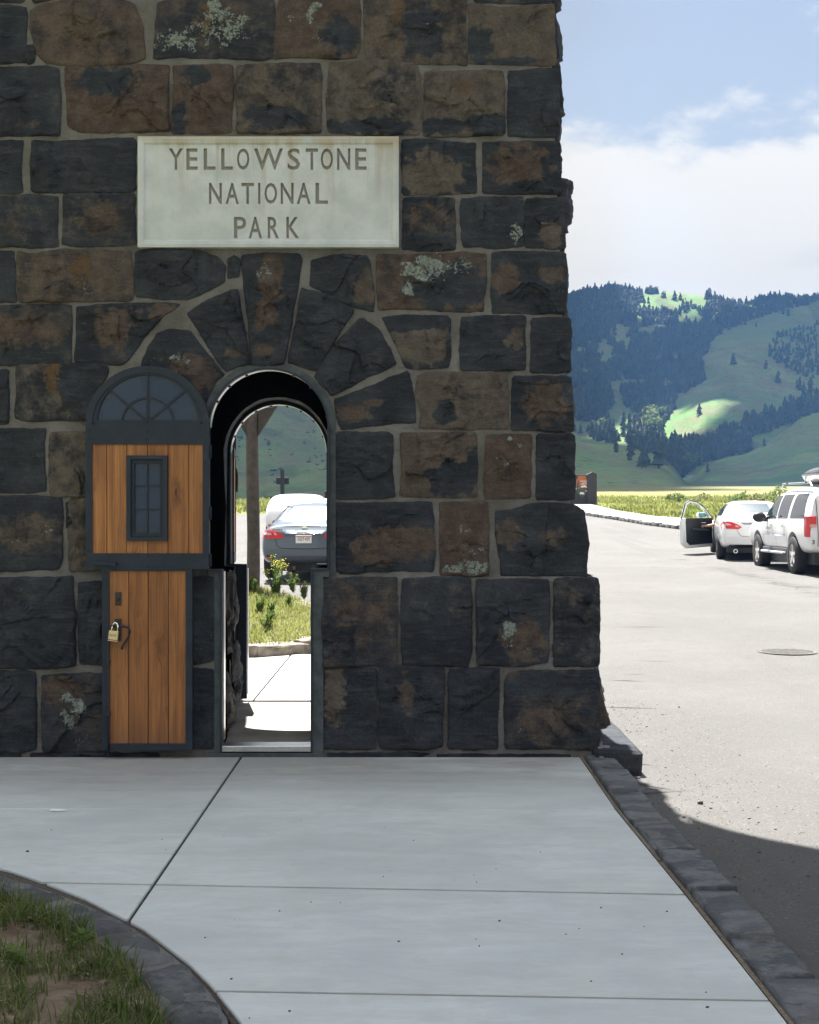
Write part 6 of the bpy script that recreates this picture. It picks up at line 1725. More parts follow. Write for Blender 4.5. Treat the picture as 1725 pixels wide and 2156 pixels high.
# ---------------------------------------------------------------- vehicles
def loft_body(stations, subs=2):
    """half sections from rear to front, mirrored and closed; returns a smoothed mesh"""
    bm = bmesh.new(); Lr = []
    for s in stations:
        y, w, zb, zs, zm, zbelt, wr, ze, zt = s[:9]; dyt = s[9] if len(s) > 9 else 0.0; dyb = s[10] if len(s) > 10 else 0.0
        half = [(0, zb, dyb), (w * .80, zb, dyb), (w * .955, zs, dyb * .6), (w, zm, 0), (w * .975, zbelt, dyt * .25), (wr, ze, dyt * .9), (wr * .62, zt - (zt - ze) * .25, dyt), (0, zt, dyt)]
        Rr = [bm.verts.new((x, y + dy, z)) for x, z, dy in half]
        Ll = [Rr[0]] + [bm.verts.new((-x, y + dy, z)) for x, z, dy in half[1:-1]] + [Rr[-1]]
        Lr.append((Ll, Rr))
    for (l0, r0), (l1, r1) in zip(Lr, Lr[1:]):
        for k in range(7):
            bm.faces.new((r0[k], r0[k + 1], r1[k + 1], r1[k])); bm.faces.new((l0[k + 1], l0[k], l1[k], l1[k + 1]))
    for l, r in (Lr[0], Lr[-1]):
        for k in range(7):
            q = [l[k], l[k + 1], r[k + 1], r[k]]
            q = [v for i, v in enumerate(q) if v not in q[:i]]
            bm.faces.new(q)
    bmesh.ops.recalc_face_normals(bm, faces=bm.faces[:])
    cl_ = bm.edges.layers.float.new('crease_edge')
    for e in bm.edges:
        if all(any(v in (*l, *r) for l, r in (Lr[0],)) for v in e.verts) or all(any(v in (*l, *r) for l, r in (Lr[-1],)) for v in e.verts): e[cl_] = .45
        z_ = [abs(v.co.x) for v in e.verts]
    me = bpy.data.meshes.new('tmp'); bm.to_mesh(me); bm.free()
    o = bpy.data.objects.new('tmp', me); COL.objects.link(o)
    m = o.modifiers.new('s', 'SUBSURF'); m.levels = subs; m.render_levels = subs
    return o
def bake(o):
    dg = bpy.context.evaluated_depsgraph_get(); dg.update()
    me = bpy.data.meshes.new_from_object(o.evaluated_get(dg)); old = o.data; bpy.data.objects.remove(o); bpy.data.meshes.remove(old); return me
def arch_cut(o, centres, r, width, W_):
    for (y, z) in centres:
        for s in (-1, 1):
            bm = bmesh.new(); res = bmesh.ops.create_cone(bm, cap_ends=True, segments=28, radius1=r, radius2=r, depth=width)
            for v in bm.verts: v.co = Vector((s * (W_ - width / 2 + .12) + v.co.z, y + v.co.x, z + v.co.y))
            me = bpy.data.meshes.new('c'); bm.to_mesh(me); bm.free(); c = bpy.data.objects.new('c', me); COL.objects.link(c)
            m = o.modifiers.new('b', 'BOOLEAN'); m.object = c; m.operation = 'DIFFERENCE'; m.solver = 'EXACT'
            yield c
class Car:
    def __init__(s, name, loc, rz, stations, paint, wheels, wr, W_, label, cat, group=None):
        s.root = empty(name, loc, rz); tag(s.root, label, cat, group)
        o = loft_body(stations); cs = list(arch_cut(o, wheels, wr * 1.14, .42, W_)); me = bake(o)
        for c in cs: m_ = c.data; bpy.data.objects.remove(c); bpy.data.meshes.remove(m_)
        me.materials.clear(); me.materials.append(paint); me.name = 'body'
        me.polygons.foreach_set('use_smooth', [True] * len(me.polygons))
        try: me.set_sharp_from_angle(angle=R(50))
        except Exception: pass
        s.body = link(bpy.data.objects.new('body', me), s.root)
        me.calc_loop_triangles()
        s.bvh = BVHTree.FromPolygons([v.co.copy() for v in me.vertices], [tuple(t.vertices) for t in me.loop_triangles])
        und = bmesh.new(); bm_box(und, (-W_ * .78, .25, wr * .55), (W_ * .78, stations[-1][0] - .3, wr * 1.25)); bmobj('underbody', und, BLACK, s.root)
        s.W = W_
    def ray(s, view, a, b):
        org, dr = {'rear': (Vector((a, -5, b)), Vector((0, 1, 0))), 'left': (Vector((-5, a, b)), Vector((1, 0, 0))), 'right': (Vector((5, a, b)), Vector((-1, 0, 0))), 'top': (Vector((a, b, 8)), Vector((0, 0, -1))), 'front': (Vector((a, 12, b)), Vector((0, -1, 0)))}[view]
        h = s.bvh.ray_cast(org, dr); return h
    def patch(s, name, view, poly, mat, lift=.006, n=36, parent=None, cuts=3, rnd_=0):
        poly = chaikin(poly, rnd_) if rnd_ else poly
        pts = resample(poly, n) if rnd_ else poly
        if not rnd_:
            out = []
            for a, b in zip(pts, pts[1:] + pts[:1]):
                m_ = max(1, int(math.hypot(b[0] - a[0], b[1] - a[1]) / .07)); out += [(a[0] + (b[0] - a[0]) * i / m_, a[1] + (b[1] - a[1]) * i / m_) for i in range(m_)]
            pts = out
        bm = bmesh.new(); vs = [bm.verts.new((p[0], p[1], 0)) for p in pts]
        for t in tessellate_polygon([[Vector((p[0], p[1], 0)) for p in pts]]): 
            try: bm.faces.new([vs[i] for i in t])
            except ValueError: pass
        if cuts:
            for _ in range(2):
                es_ = [e for e in bm.edges if e.calc_length() > .14]
                if es_: bmesh.ops.subdivide_edges(bm, edges=es_, cuts=1)
            bmesh.ops.triangulate(bm, faces=bm.faces[:])
        bad = []
        for v in bm.verts:
            h = s.ray(view, v.co.x, v.co.y)
            if h[0] is None: bad.append(v); continue
            nn = h[1]
            if nn.dot({'rear': Vector((0, -1, 0)), 'left': Vector((-1, 0, 0)), 'right': Vector((1, 0, 0)), 'top': Vector((0, 0, 1)), 'front': Vector((0, 1, 0))}[view]) < 0: nn = -nn
            v.co = h[0] + nn * lift
        if bad: bmesh.ops.delete(bm, geom=bad, context='VERTS')
        return bmobj(name, bm, mat, parent or s.root, True)
    def wheel(s, x, y, r, w, spokes=5):
        sg = 1 if x > 0 else -1
        wr_ = empty('wheel', (x, y, r)); wr_.parent = s.root
        prof_ = [(.62 * r, -w / 2), (.90 * r, -w / 2), (.985 * r, -w / 2 + .03), (r, -w / 2 + .07), (r, w / 2 - .07), (.985 * r, w / 2 - .03), (.90 * r, w / 2), (.62 * r, w / 2)]
        bm = bmesh.new(); n = 30; rings = []
        for k in range(n):
            a = 2 * math.pi * k / n; rings.append([bm.verts.new((xx, rr * math.cos(a), rr * math.sin(a))) for rr, xx in prof_])
        for k in range(n):
            a, b = rings[k], rings[(k + 1) % n]
            for i in range(len(prof_) - 1): bm.faces.new((a[i], a[i + 1], b[i + 1], b[i]))
        bmobj('tyre', bm, RUBBER, wr_, True)
        bm = bmesh.new(); o = sg * (w / 2 - .015)
        ro = [Vector((o, .64 * r * math.cos(2 * math.pi * k / 30), .64 * r * math.sin(2 * math.pi * k / 30))) for k in range(31)]
        ri = [Vector((o, .57 * r * math.cos(2 * math.pi * k / 30), .57 * r * math.sin(2 * math.pi * k / 30))) for k in range(31)]
        bm_strip(bm, ri, ro, (-sg * .05, 0, 0))
        for k in range(spokes):
            a = 2 * math.pi * k / spokes + .3; dv = Vector((0, math.cos(a), math.sin(a))); sv_ = Vector((0, -math.sin(a), math.cos(a)))
            bm_prism(bm, [Vector((o, 0, 0)) + dv * .06 * r + sv_ * .10 * r, Vector((o, 0, 0)) + dv * .60 * r + sv_ * .07 * r, Vector((o, 0, 0)) + dv * .60 * r - sv_ * .07 * r, Vector((o, 0, 0)) + dv * .06 * r - sv_ * .10 * r], (-sg * .03, 0, 0))
        bm_tube(bm, [(o + sg * .004, 0, 0), (o - sg * .05, 0, 0)], .13 * r, 14)
        bmobj('rim', bm, RIM, wr_)
        bm = bmesh.new(); bm_tube(bm, [(o - sg * .05, 0, 0), (o - sg * .10, 0, 0)], .62 * r, 24); bmobj('brake_disc', bm, BLACK, wr_)
    def text(s, txt, cx, z0, h, w_, mat, name, yoff=.012, view='rear', parent=None):
        if view == 'rear':
            hts = [s.ray('rear', cx + w_ * (i - 2) / 4, z0 + h / 2)[0] for i in range(5)]
            y = min(p.y for p in hts if p is not None)
            me = glyph(txt, cx - w_ / 2, z0, cx + w_ / 2, z0 + h, y - yoff, yoff * .8, name)
        me.materials.append(mat); return link(bpy.data.objects.new(name, me), parent or s.root)

def sedan_stations(L=4.65, W_=.88, H_=1.49, zb=.26, deck=1.06):
    return [(.0, W_ * .86, zb + .12, zb + .2, .60, deck - .14, W_ * .74, deck - .03, deck, .16, .05),
            (.07, W_ * .95, zb + .06, zb + .14, .61, deck - .12, W_ * .77, deck, deck + .03, .12, .03),
            (.55, W_ * .995, zb, zb + .08, .66, deck - .09, W_ * .80, deck + .015, deck + .035),
            (.80, W_, zb, zb + .06, .68, deck - .08, W_ * .80, deck + .05, deck + .065),
            (1.55, W_, zb, zb + .05, .68, deck - .07, W_ * .69, H_ - .06, H_ - .02),
            (2.2, W_, zb, zb + .05, .68, deck - .07, W_ * .70, H_ - .035, H_ + .015),
            (2.9, W_, zb, zb + .05, .67, deck - .10, W_ * .69, H_ - .07, H_ - .02),
            (3.62, W_, zb, zb + .05, .66, deck - .14, W_ * .78, deck - .06, deck - .03),
            (4.2, W_ * .97, zb, zb + .07, .62, deck - .26, W_ * .75, deck - .19, deck - .16),
            (L - .08, W_ * .90, zb + .04, zb + .12, .56, deck - .38, W_ * .68, deck - .32, deck - .29),
            (L, W_ * .80, zb + .10, zb + .18, .54, deck - .42, W_ * .60, deck - .38, deck - .36)]

# grey sedan behind the doorway
gc = P(639, 0, 26.2)
G = Car('grey_sedan', (gc.x + .02, 26.0, p_road(26.2) + .05), R(-3.5), sedan_stations(4.63, .88, 1.50, .26, 1.05), GREY_PAINT, ((1.0, .31), (3.7, .31)), .315, .88, 'grey blue sedan seen from behind through the narrow doorway', 'car')
def car_common(c, deck, H_, W_, wheel_r, wy, tail):
    c.patch('rear_window', 'top', [(-W_ * .70, .86), (W_ * .70, .86), (W_ * .60, 1.50), (-W_ * .60, 1.50)], REAR_GLASS, .008)
    for s in ('left', 'right'):
        c.patch('side_window', s, [(1.02, deck + .02), (1.95, deck + .02), (1.95, H_ - .10), (1.62, H_ - .10)], GLASS, .007)
        c.patch('side_window', s, [(2.02, deck + .015), (3.35, deck - .02), (2.82, H_ - .12), (2.02, H_ - .10)], GLASS, .007)
    c.patch('windscreen', 'top', [(-W_ * .66, 2.92), (W_ * .66, 2.92), (W_ * .74, 3.52), (-W_ * .74, 3.52)], GLASS, .008)
    for sx in (-1, 1):
        for y in wy: c.wheel(sx * (W_ - .10), y, wheel_r, .21)
        mb_ = bmesh.new(); bm_blob(mb_, (sx * (W_ + .11), 3.12, deck + .02), (.125, .07, .085), 2, .08, 2); bm_box(mb_, (min(sx * W_ * .9, sx * (W_ + .05)), 3.10, deck - .03), (max(sx * W_ * .9, sx * (W_ + .05)), 3.17, deck + .0))
        bmobj('mirror', mb_, tail, c.root, True)
car_common(G, 1.05, 1.50, .88, .315, (1.0, 3.7), BLACK)
def gx(D_): return (D_ - 639) / 110.0
def gzv(Y_): return (1221 - Y_) / 110.0 - .01
for sx in (-1, 1):
    tl = G.patch('tail_light', 'rear', [(sx * gx(551.5) * -1 if sx > 0 else gx(551.5), gzv(1113.5)), (-sx * gx(572) * 1 if sx > 0 else gx(572), gzv(1115.5)), (-sx * gx(589) if sx > 0 else gx(589), gzv(1119)), (-sx * gx(599) if sx > 0 else gx(599), gzv(1131)), (-sx * gx(575) if sx > 0 else gx(575), gzv(1132)), (-sx * gx(551.3) if sx > 0 else gx(551.3), gzv(1133.5))], RED_LENS, .014)
    q = lambda D_: (-gx(D_) if sx > 0 else gx(D_))
    G.patch('lens_insert', 'rear', [(q(554), gzv(1120)), (q(570), gzv(1121)), (q(571), gzv(1125)), (q(555), gzv(1124.5))], CLEAR_LENS, .020, parent=tl)
    G.patch('lens_insert', 'rear', [(q(575.5), gzv(1120)), (q(580), gzv(1121)), (q(583), gzv(1125)), (q(577), gzv(1125))], CLEAR_LENS, .020, parent=tl)
    rf_ = G.patch('reflector_recess', 'rear', [(q(556), gzv(1172)), (q(561), gzv(1166.5)), (q(579), gzv(1166)), (q(576), gzv(1173)), (q(571), gzv(1175))], BLACK, .008)
    G.patch('reflector', 'rear', [(q(559.5), gzv(1173.3)), (q(561), gzv(1170.4)), (q(573), gzv(1170.2)), (q(571.5), gzv(1173))], RED_LENS, .014, parent=rf_)
G.patch('chrome_strip', 'rear', [(gx(593), gzv(1115)), (gx(684), gzv(1115)), (gx(679), gzv(1121.5)), (gx(600), gzv(1121.5))], CHROME, .016)
G.patch('boot_seam', 'rear', [(gx(578), gzv(1133)), (gx(582), gzv(1147)), (gx(590), gzv(1152.5)), (gx(640), gzv(1154)), (gx(688), gzv(1152.5)), (gx(696), gzv(1147)), (gx(700), gzv(1133)), (gx(698.6), gzv(1133)), (gx(694.6), gzv(1146)), (gx(687), gzv(1151.2)), (gx(640), gzv(1152.4)), (gx(591), gzv(1151.2)), (gx(583.4), gzv(1146)), (gx(579.4), gzv(1133))], BLACK, .004)
G.patch('lower_valance', 'rear', [(gx(566), gzv(1186)), (gx(580), gzv(1180)), (gx(593), gzv(1168.5)), (gx(685), gzv(1168.5)), (gx(698), gzv(1180)), (gx(712), gzv(1186)), (gx(704), gzv(1193)), (gx(574), gzv(1193))], m_plain('dark_valance', (.05, .06, .07), .45, var=.1), .008)
def plate(c, cx, z0, top_mat, txt, txt_w, w=.305, h=.153):
    h_ = [c.ray('rear', cx + dx, z0 + dz)[0] for dx in (-w / 2, 0, w / 2) for dz in (0, h)]
    y = min(p.y for p in h_ if p is not None)
    pr = box('number_plate', (cx - w / 2, y - .016, z0), (cx + w / 2, y - .004, z0 + h), WHITE, c.root, .004)
    box('plate_band', (cx - w / 2 + .006, y - .019, z0 + h * .83), (cx + w / 2 - .006, y - .0165, z0 + h - .006), top_mat, pr)
    me = glyph(txt, cx - txt_w / 2, z0 + h * .27, cx + txt_w / 2, z0 + h * .74, y - .020, .004, 'plate_text'); me.materials.append(INK); link(bpy.data.objects.new('plate_text', me), pr)
plate(G, 0.0, gzv(1141.5), PLATE_RED, 'GQT·429', .23)
G.text('SENTRA', gx(581.5), gzv(1112), .030, .20, CHROME, 'boot_lettering')
bg_ = bmesh.new(); y_ = G.ray('rear', 0, gzv(1109))[0].y
bm_tube(bg_, [(0, y_ - .012, gzv(1109)), (0, y_ + .02, gzv(1109))], .045, 18); bm_box(bg_, (-.055, y_ - .016, gzv(1109) - .012), (.055, y_ + .01, gzv(1109) + .012)); bmobj('boot_badge', bg_, CHROME, G.root)
ex_ = bmesh.new(); bm_tube(ex_, [(gx(617), .10, .24), (gx(617), .5, .24)], .035, 10); bm_box(ex_, (gx(608), .25, .18), (gx(650), .8, .34)); bmobj('exhaust', ex_, m_plain('rusty_exhaust', (.16, .10, .07), .7, .4), G.root)

# pale cars queueing beyond the grey one
def suv_stations(L=4.6, W_=.92, H_=1.65, belt=1.05, zb=.34):
    return [(.0, W_ * .90, zb + .12, zb + .18, .72, belt, W_ * .80, H_ - .16, H_ - .10, .62, .06),
            (.08, W_ * .97, zb + .05, zb + .12, .74, belt + .01, W_ * .83, H_ - .09, H_ - .04, .58, .04),
            (.75, W_, zb, zb + .07, .76, belt + .01, W_ * .82, H_ - .05, H_),
            (1.6, W_, zb, zb + .07, .76, belt, W_ * .82, H_ - .04, H_ + .015),
            (2.5, W_, zb, zb + .07, .76, belt - .01, W_ * .80, H_ - .06, H_ - .005),
            (3.15, W_, zb, zb + .07, .75, belt - .04, W_ * .80, belt + .14, belt + .19),
            (3.55, W_, zb, zb + .07, .74, belt - .06, W_ * .82, belt + .02, belt + .05),
            (L - .25, W_ * .97, zb, zb + .08, .70, belt - .14, W_ * .78, belt - .07, belt - .04),
            (L - .05, W_ * .90, zb + .05, zb + .14, .64, belt - .26, W_ * .70, belt - .20, belt - .18),
            (L, W_ * .82, zb + .1, zb + .2, .62, belt - .32, W_ * .62, belt - .28, belt - .26)]
def crossover(px, d, H_, label, name):
    c = P(px, 0, d)
    k = Car(name, (c.x, d, p_road(d) + .02), R(-3), suv_stations(4.6, .92, H_), WHITE_PAINT, ((.95, .34), (3.65, .34)), .345, .92, label, 'car')
    k.patch('rear_window', 'rear', [(-.60, 1.08), (.60, 1.08), (.54, H_ - .19), (-.54, H_ - .19)], REAR_GLASS, .01)
    for s in ('left', 'right'): k.patch('side_window', s, [(.7, 1.10), (3.0, 1.06), (2.5, H_ - .14), (.9, H_ - .13)], GLASS, .008)
    for sx in (-1, 1):
        for y in (.95, 3.65): k.wheel(sx * .82, y, .345, .22)
        k.patch('tail_light', 'rear', [(sx * .62, .48), (sx * .84, .48), (sx * .84, .56), (sx * .68, .56)], RED_LENS, .012)
        mb_ = bmesh.new(); bm_blob(mb_, (sx * 1.06, 2.95, 1.13), (.12, .08, .10), 2, .08, 2); bm_box(mb_, (min(sx * .85, sx * 1.0), 2.93, 1.07), (max(sx * .85, sx * 1.0), 2.99, 1.10)); bmobj('mirror', mb_, WHITE_PAINT, k.root, True)
    wp = bmesh.new(); h0 = k.ray('rear', 0, 1.07)[0]; bm_tube(wp, [(-.05, h0.y - .02, 1.06), (.42, h0.y - .03, 1.09)], .012, 6); bmobj('rear_wiper', wp, BLACK, k.root)
    return k
crossover(617, 41.5, 1.50, 'white car with grey mirror just ahead of the grey sedan', 'white_car')
crossover(706, 36.8, 1.50, 'white car mostly hidden behind the right edge of the doorway', 'white_car')

# white sedan with its driver's door open
ac = 8.62
A_ = Car('white_sedan', (ac, 33.9, .40), R(-9.5), sedan_stations(4.87, .915, 1.50, .27, 1.09), WHITE_PAINT, ((1.02, .32), (3.8, .32)), .33, .915, 'white sedan on the road with its driver door wide open', 'car')
A_.patch('rear_window', 'top', [(-.66, .84), (.66, .84), (.58, 1.50), (-.58, 1.50)], REAR_GLASS, .008)
A_.patch('side_window', 'left', [(1.05, 1.11), (2.5, 1.11), (2.5, 1.40), (1.65, 1.40)], GLASS, .007)
A_.patch('door_opening', 'left', [(2.62, .36), (3.30, .36), (3.42, .98), (2.90, 1.37), (2.62, 1.40)], BLACK, .007)  # black patch stands in for the unlit interior; the body is solid
for s in ('right',):
    A_.patch('side_window', s, [(1.05, 1.11), (2.0, 1.11), (2.0, 1.40), (1.65, 1.40)], GLASS, .007); A_.patch('side_window', s, [(2.06, 1.10), (3.4, 1.07), (2.82, 1.38), (2.06, 1.40)], GLASS, .007)
A_.patch('windscreen', 'top', [(-.62, 2.95), (.62, 2.95), (.68, 3.5), (-.68, 3.5)], GLASS, .008)
for sx in (-1, 1):
    for y in (1.02, 3.8): A_.wheel(sx * .82, y, .33, .22)
# measured on the print: 85 px per metre at its tail
def awx(D_): return (D_ - CX) * 33.9 / F_PX - ac
def awz(Y_): return EYE - (Y_ - CY) * 33.9 / F_PX - .40
def awp(X, Y): return awx((2050 + X * .26087) / 1.44928), awz((1400 + Y * .26087) / 1.44928)
tl = A_.patch('tail_light', 'rear', [awp(590, 730), awp(690, 735), awp(770, 765), awp(830, 800), awp(790, 826), awp(600, 818)], RED_LENS, .014)
A_.patch('lens_insert', 'rear', [awp(618, 752), awp(690, 760), awp(712, 780), awp(640, 782)], CLEAR_LENS, .020, parent=tl); A_.patch('lens_insert', 'rear', [awp(750, 775), awp(795, 790), awp(800, 800), awp(760, 800)], CLEAR_LENS, .020, parent=tl)
mir = lambda q: [(-x, z) for x, z in q]
A_.patch('tail_light', 'rear', mir([awp(590, 730), awp(690, 735), awp(770, 765), awp(830, 800), awp(790, 826), awp(600, 818)]), RED_LENS, .014)
A_.patch('chrome_strip', 'rear', [awp(818, 752), awp(1075, 745), awp(1300, 752), awp(1290, 772), awp(1075, 768), awp(850, 770)], CHROME, .014)
A_.patch('diffuser', 'rear', [awp(652, 1045), awp(690, 1005), awp(1480, 1005), awp(1515, 1045), awp(1480, 1066), awp(690, 1068)], BLACK, .008)
A_.patch('boot_seam', 'rear', [awp(765, 830), awp(800, 890), awp(830, 912), awp(1330, 912), awp(1330, 906), awp(832, 906), awp(806, 884), awp(772, 830)], m_plain('seam_grey', (.28, .30, .31), .6), .004)
plate(A_, 0.0, awp(0, 862)[1], EMB_ORANGE, 'EO 4172'[:2], .10)
A_.text('ALTIMA', awp(815, 0)[0], awp(0, 738)[1], .026, .20, CHROME, 'boot_lettering')
ex_ = bmesh.new(); e0 = awp(757, 1082); bm_tube(ex_, [(e0[0], .03, e0[1]), (e0[0], .5, e0[1])], .055, 14); bmobj('exhaust', ex_, CHROME, A_.root)
hl = bmesh.new(); bm_blob(hl, (e0[0], .025, e0[1]), (.04, .01, .04), 1, 0, 1); bmobj('exhaust_mouth', hl, BLACK, A_.root)
# the open door: hinge at the front of the opening, swung out to the left
hinge_y = 3.28; th = R(46)
do = empty('driver_door', (-.90, hinge_y, 0), 0); do.parent = A_.root
def dd(u, z, w=0.0):
    z = .22 + (z - .30) * 1.11
    return Vector((-math.sin(th) * u + math.cos(th) * w * 0, -math.cos(th) * u, z)) + Vector((-math.cos(th), math.sin(th), 0)) * w
dpoly = [(0, .34), (.98, .30), (1.16, .42), (1.19, .95), (1.13, 1.05), (.98, 1.34), (.80, 1.435), (.62, 1.42), (.30, 1.22), (.02, 1.04)]
bm = bmesh.new(); bm_prism(bm, [dd(u, z) for u, z in [(0, .34), (.98, .30), (1.16, .42), (1.19, .95), (1.17, 1.02), (.02, 1.04)]], (dd(0, 0, .11) - dd(0, 0)), .02); bmobj('door_shell', bm, WHITE_PAINT, do)
inn = [(.06, 1.06), (.34, 1.255), (.60, 1.385), (.86, 1.415), (.97, 1.36), (1.11, 1.06)]; outn = [(.0, 1.04), (.32, 1.28), (.60, 1.42), (.88, 1.452), (1.02, 1.385), (1.17, 1.02)]
bm = bmesh.new(); bm_strip(bm, [dd(*q, .02) for q in inn], [dd(*q, .02) for q in outn], (dd(0, 0, .06) - dd(0, 0))); bmobj('window_frame', bm, WHITE_PAINT, do)
bm = bmesh.new(); bm_strip(bm, [dd(u, z, .015) for u, z in [(-.01, 1.04), (.315, 1.282), (.60, 1.422), (.885, 1.453), (1.025, 1.387), (1.172, 1.02)]], [dd(u, z, .015) for u, z in [(-.03, 1.05), (.31, 1.30), (.60, 1.44), (.89, 1.471), (1.04, 1.395), (1.19, 1.02)]], (dd(0, 0, .03) - dd(0, 0))); bmobj('door_seal', bm, BLACK, do)
clear, cgn, cgb = new_mat('clear_car_glass', (.75, .85, .8), 0, 0, .5); cgb.inputs['Transmission Weight'].default_value = 1.0; cgb.inputs['IOR'].default_value = 1.02
prism('window_glass', [dd(u, z, .045) for u, z in inn], (dd(0, 0, .004) - dd(0, 0)), clear, do)
bm = bmesh.new(); bm_prism(bm, [dd(u, z, -.012) for u, z in [(.03, .42), (.90, .38), (1.02, .46), (1.05, .95), (1.04, 1.03), (.03, 1.04)]], (dd(0, 0, .016) - dd(0, 0)), .01); bmobj('door_trim', bm, BLACK, do)
bm = bmesh.new(); bm_prism(bm, [dd(u, z, -.07) for u, z in [(.25, .70), (.85, .74), (.85, .79), (.25, .76)]], (dd(0, 0, .06) - dd(0, 0)), .01); bmobj('armrest', bm, m_plain('dark_trim', (.03, .03, .033), .5), do)
bm = bmesh.new(); bm_prism(bm, [dd(u, z, -.03) for u, z in [(.30, .90), (.46, .905), (.46, .93), (.30, .925)]], (dd(0, 0, .02) - dd(0, 0)), .004); bmobj('inner_handle', bm, CHROME, do)
bm = bmesh.new(); bm_prism(bm, [dd(u, z, .10) for u, z in [(.10, 1.05), (.42, 1.04), (.46, 1.10), (.40, 1.18), (.14, 1.17)]], (dd(0, 0, .12) - dd(0, 0)), .02); bmobj('mirror', bm, WHITE_PAINT, do)
bm = bmesh.new(); bm_prism(bm, [dd(u, z, .094) for u, z in [(.13, 1.065), (.40, 1.06), (.435, 1.10), (.385, 1.165), (.16, 1.16)]], (dd(0, 0, .006) - dd(0, 0))); bmobj('mirror_glass', bm, m_plain('mirror_glass', (.32, .55, .72), .08, .9, var=.02), do)

# driver: reaching for the open door
def skin_figure(name, joints, edges, root_i, mat, parent, subs=1):
    me = bpy.data.meshes.new('fig'); me.from_pydata([j[:3] for j in joints], edges, [])
    o = bpy.data.objects.new('fig', me); COL.objects.link(o)
    m = o.modifiers.new('skin', 'SKIN'); lay = me.skin_vertices[0].data if me.skin_vertices else None
    if lay is None:
        bmx = bmesh.new(); bmx.from_mesh(me); bmx.verts.layers.skin.verify(); bmx.to_mesh(me); bmx.free(); lay = me.skin_vertices[0].data
    for i, j in enumerate(joints): lay[i].radius = (j[3], j[3])
    lay[root_i].use_root = True
    s_ = o.modifiers.new('sub', 'SUBSURF'); s_.levels = subs; s_.render_levels = subs
    me2 = bake(o); me2.materials.clear(); me2.materials.append(mat); me2.polygons.foreach_set('use_smooth', [True] * len(me2.polygons))
    me2.name = name; return link(bpy.data.objects.new(name, me2), parent)
per = empty('person', (ac + .02, 33.9 + 2.5, .40 + .55), R(-9.5)); tag(per, 'person seated in the white sedan, forearm stretched out to its open door', 'person')
ul = Vector((-.23, .05, .50)); hand_t = Vector((-.40 - .46, .42, .27))
J = [(0, 0, 0, .15), (0, .0, .25, .15), (0, .02, .48, .14), (0, .03, .58, .06), (0, .04, .72, .10), (-.20, .03, .50, .07), (-.36, .16, .34, .052), (-.62, .34, .28, .042), (-.78, .42, .27, .034), (.20, .03, .50, .07), (.26, .10, .26, .05), (.22, .32, .2, .04), (-.12, .25, -.02, .10), (-.12, .5, .0, .08), (.12, .25, -.02, .10), (.12, .5, .0, .08)]
skin_figure('torso', J, [(0, 1), (1, 2), (2, 3), (3, 4), (2, 5), (5, 6), (6, 7), (7, 8), (2, 9), (9, 10), (10, 11), (0, 12), (12, 13), (0, 14), (14, 15)], 0, SKIN, per)
sl = [(-.19, .03, .50, .085), (-.36, .16, .345, .068), (-.47, .235, .315, .062)]
skin_figure('shirt_sleeve', sl, [(0, 1), (1, 2)], 0, SHIRT, per)
for k_ in range(5):
    a = -.030 + k_ * .017; thumb = k_ == 0
    b0 = Vector((-.78, .42, .27 - a)); L_ = (.05, .075, .082, .076, .06)[k_]
    f_ = [(b0.x, b0.y, b0.z, .011), (b0.x - L_ * .6, b0.y + L_ * .35 + (.03 if thumb else 0), b0.z, .010), (b0.x - L_ * .8, b0.y + L_ * .75 + (.03 if thumb else 0), b0.z - .012, .008)]
    skin_figure('finger', f_, [(0, 1), (1, 2)], 0, SKIN, per, 0)

# big white utility vehicle at the right edge
ux, uy, uz = 9.14, 28.0, .285
L_, W_, H_ = 5.13, 1.0, 1.88
st_u = [(.0, .90, .52, .58, .80, 1.13, .79, 1.66, 1.74, .22, .06), (.09, .975, .46, .54, .86, 1.14, .80, 1.74, 1.80, .20, .03), (.7, 1.0, .42, .5, .88, 1.15, .79, 1.79, 1.86), (1.6, 1.0, .42, .5, .88, 1.15, .79, 1.81, 1.89),
        (2.6, 1.0, .42, .5, .88, 1.15, .79, 1.80, 1.88), (3.05, 1.0, .42, .5, .88, 1.14, .84, 1.74, 1.80), (3.62, 1.0, .42, .5, .88, 1.13, .88, 1.24, 1.29), (3.9, 1.0, .42, .5, .88, 1.12, .90, 1.16, 1.20), (4.7, .99, .42, .5, .84, 1.06, .88, 1.10, 1.13), (5.05, .95, .46, .56, .78, .98, .80, 1.02, 1.04), (L_, .90, .5, .6, .74, .92, .74, .96, .97)]
U = Car('white_utility_vehicle', (ux, uy, uz), R(0), st_u, WHITE_PAINT, ((1.12, .44), (4.06, .44)), .40, 1.0, 'tall white utility vehicle with red tail light at the right edge', 'utility vehicle')
for sx in (-1, 1):
    for y in (1.12, 4.06): U.wheel(sx * .87, y, .40, .27)
for s in ('left', 'right'):
    U.patch('side_window', s, [(.42, 1.19), (1.42, 1.19), (1.42, 1.66), (1.36, 1.70), (.60, 1.70)], SIDE_GLASS, .008)
    U.patch('side_window', s, [(1.62, 1.19), (2.42, 1.19), (2.42, 1.69), (1.62, 1.70)], SIDE_GLASS, .008)
    U.patch('side_window', s, [(2.52, 1.19), (3.52, 1.17), (3.46, 1.24), (3.0, 1.66), (2.52, 1.69)], SIDE_GLASS, .008)
U.patch('rear_window', 'rear', [(-.66, 1.18), (.66, 1.18), (.62, 1.66), (-.62, 1.66)], GLASS, .012)
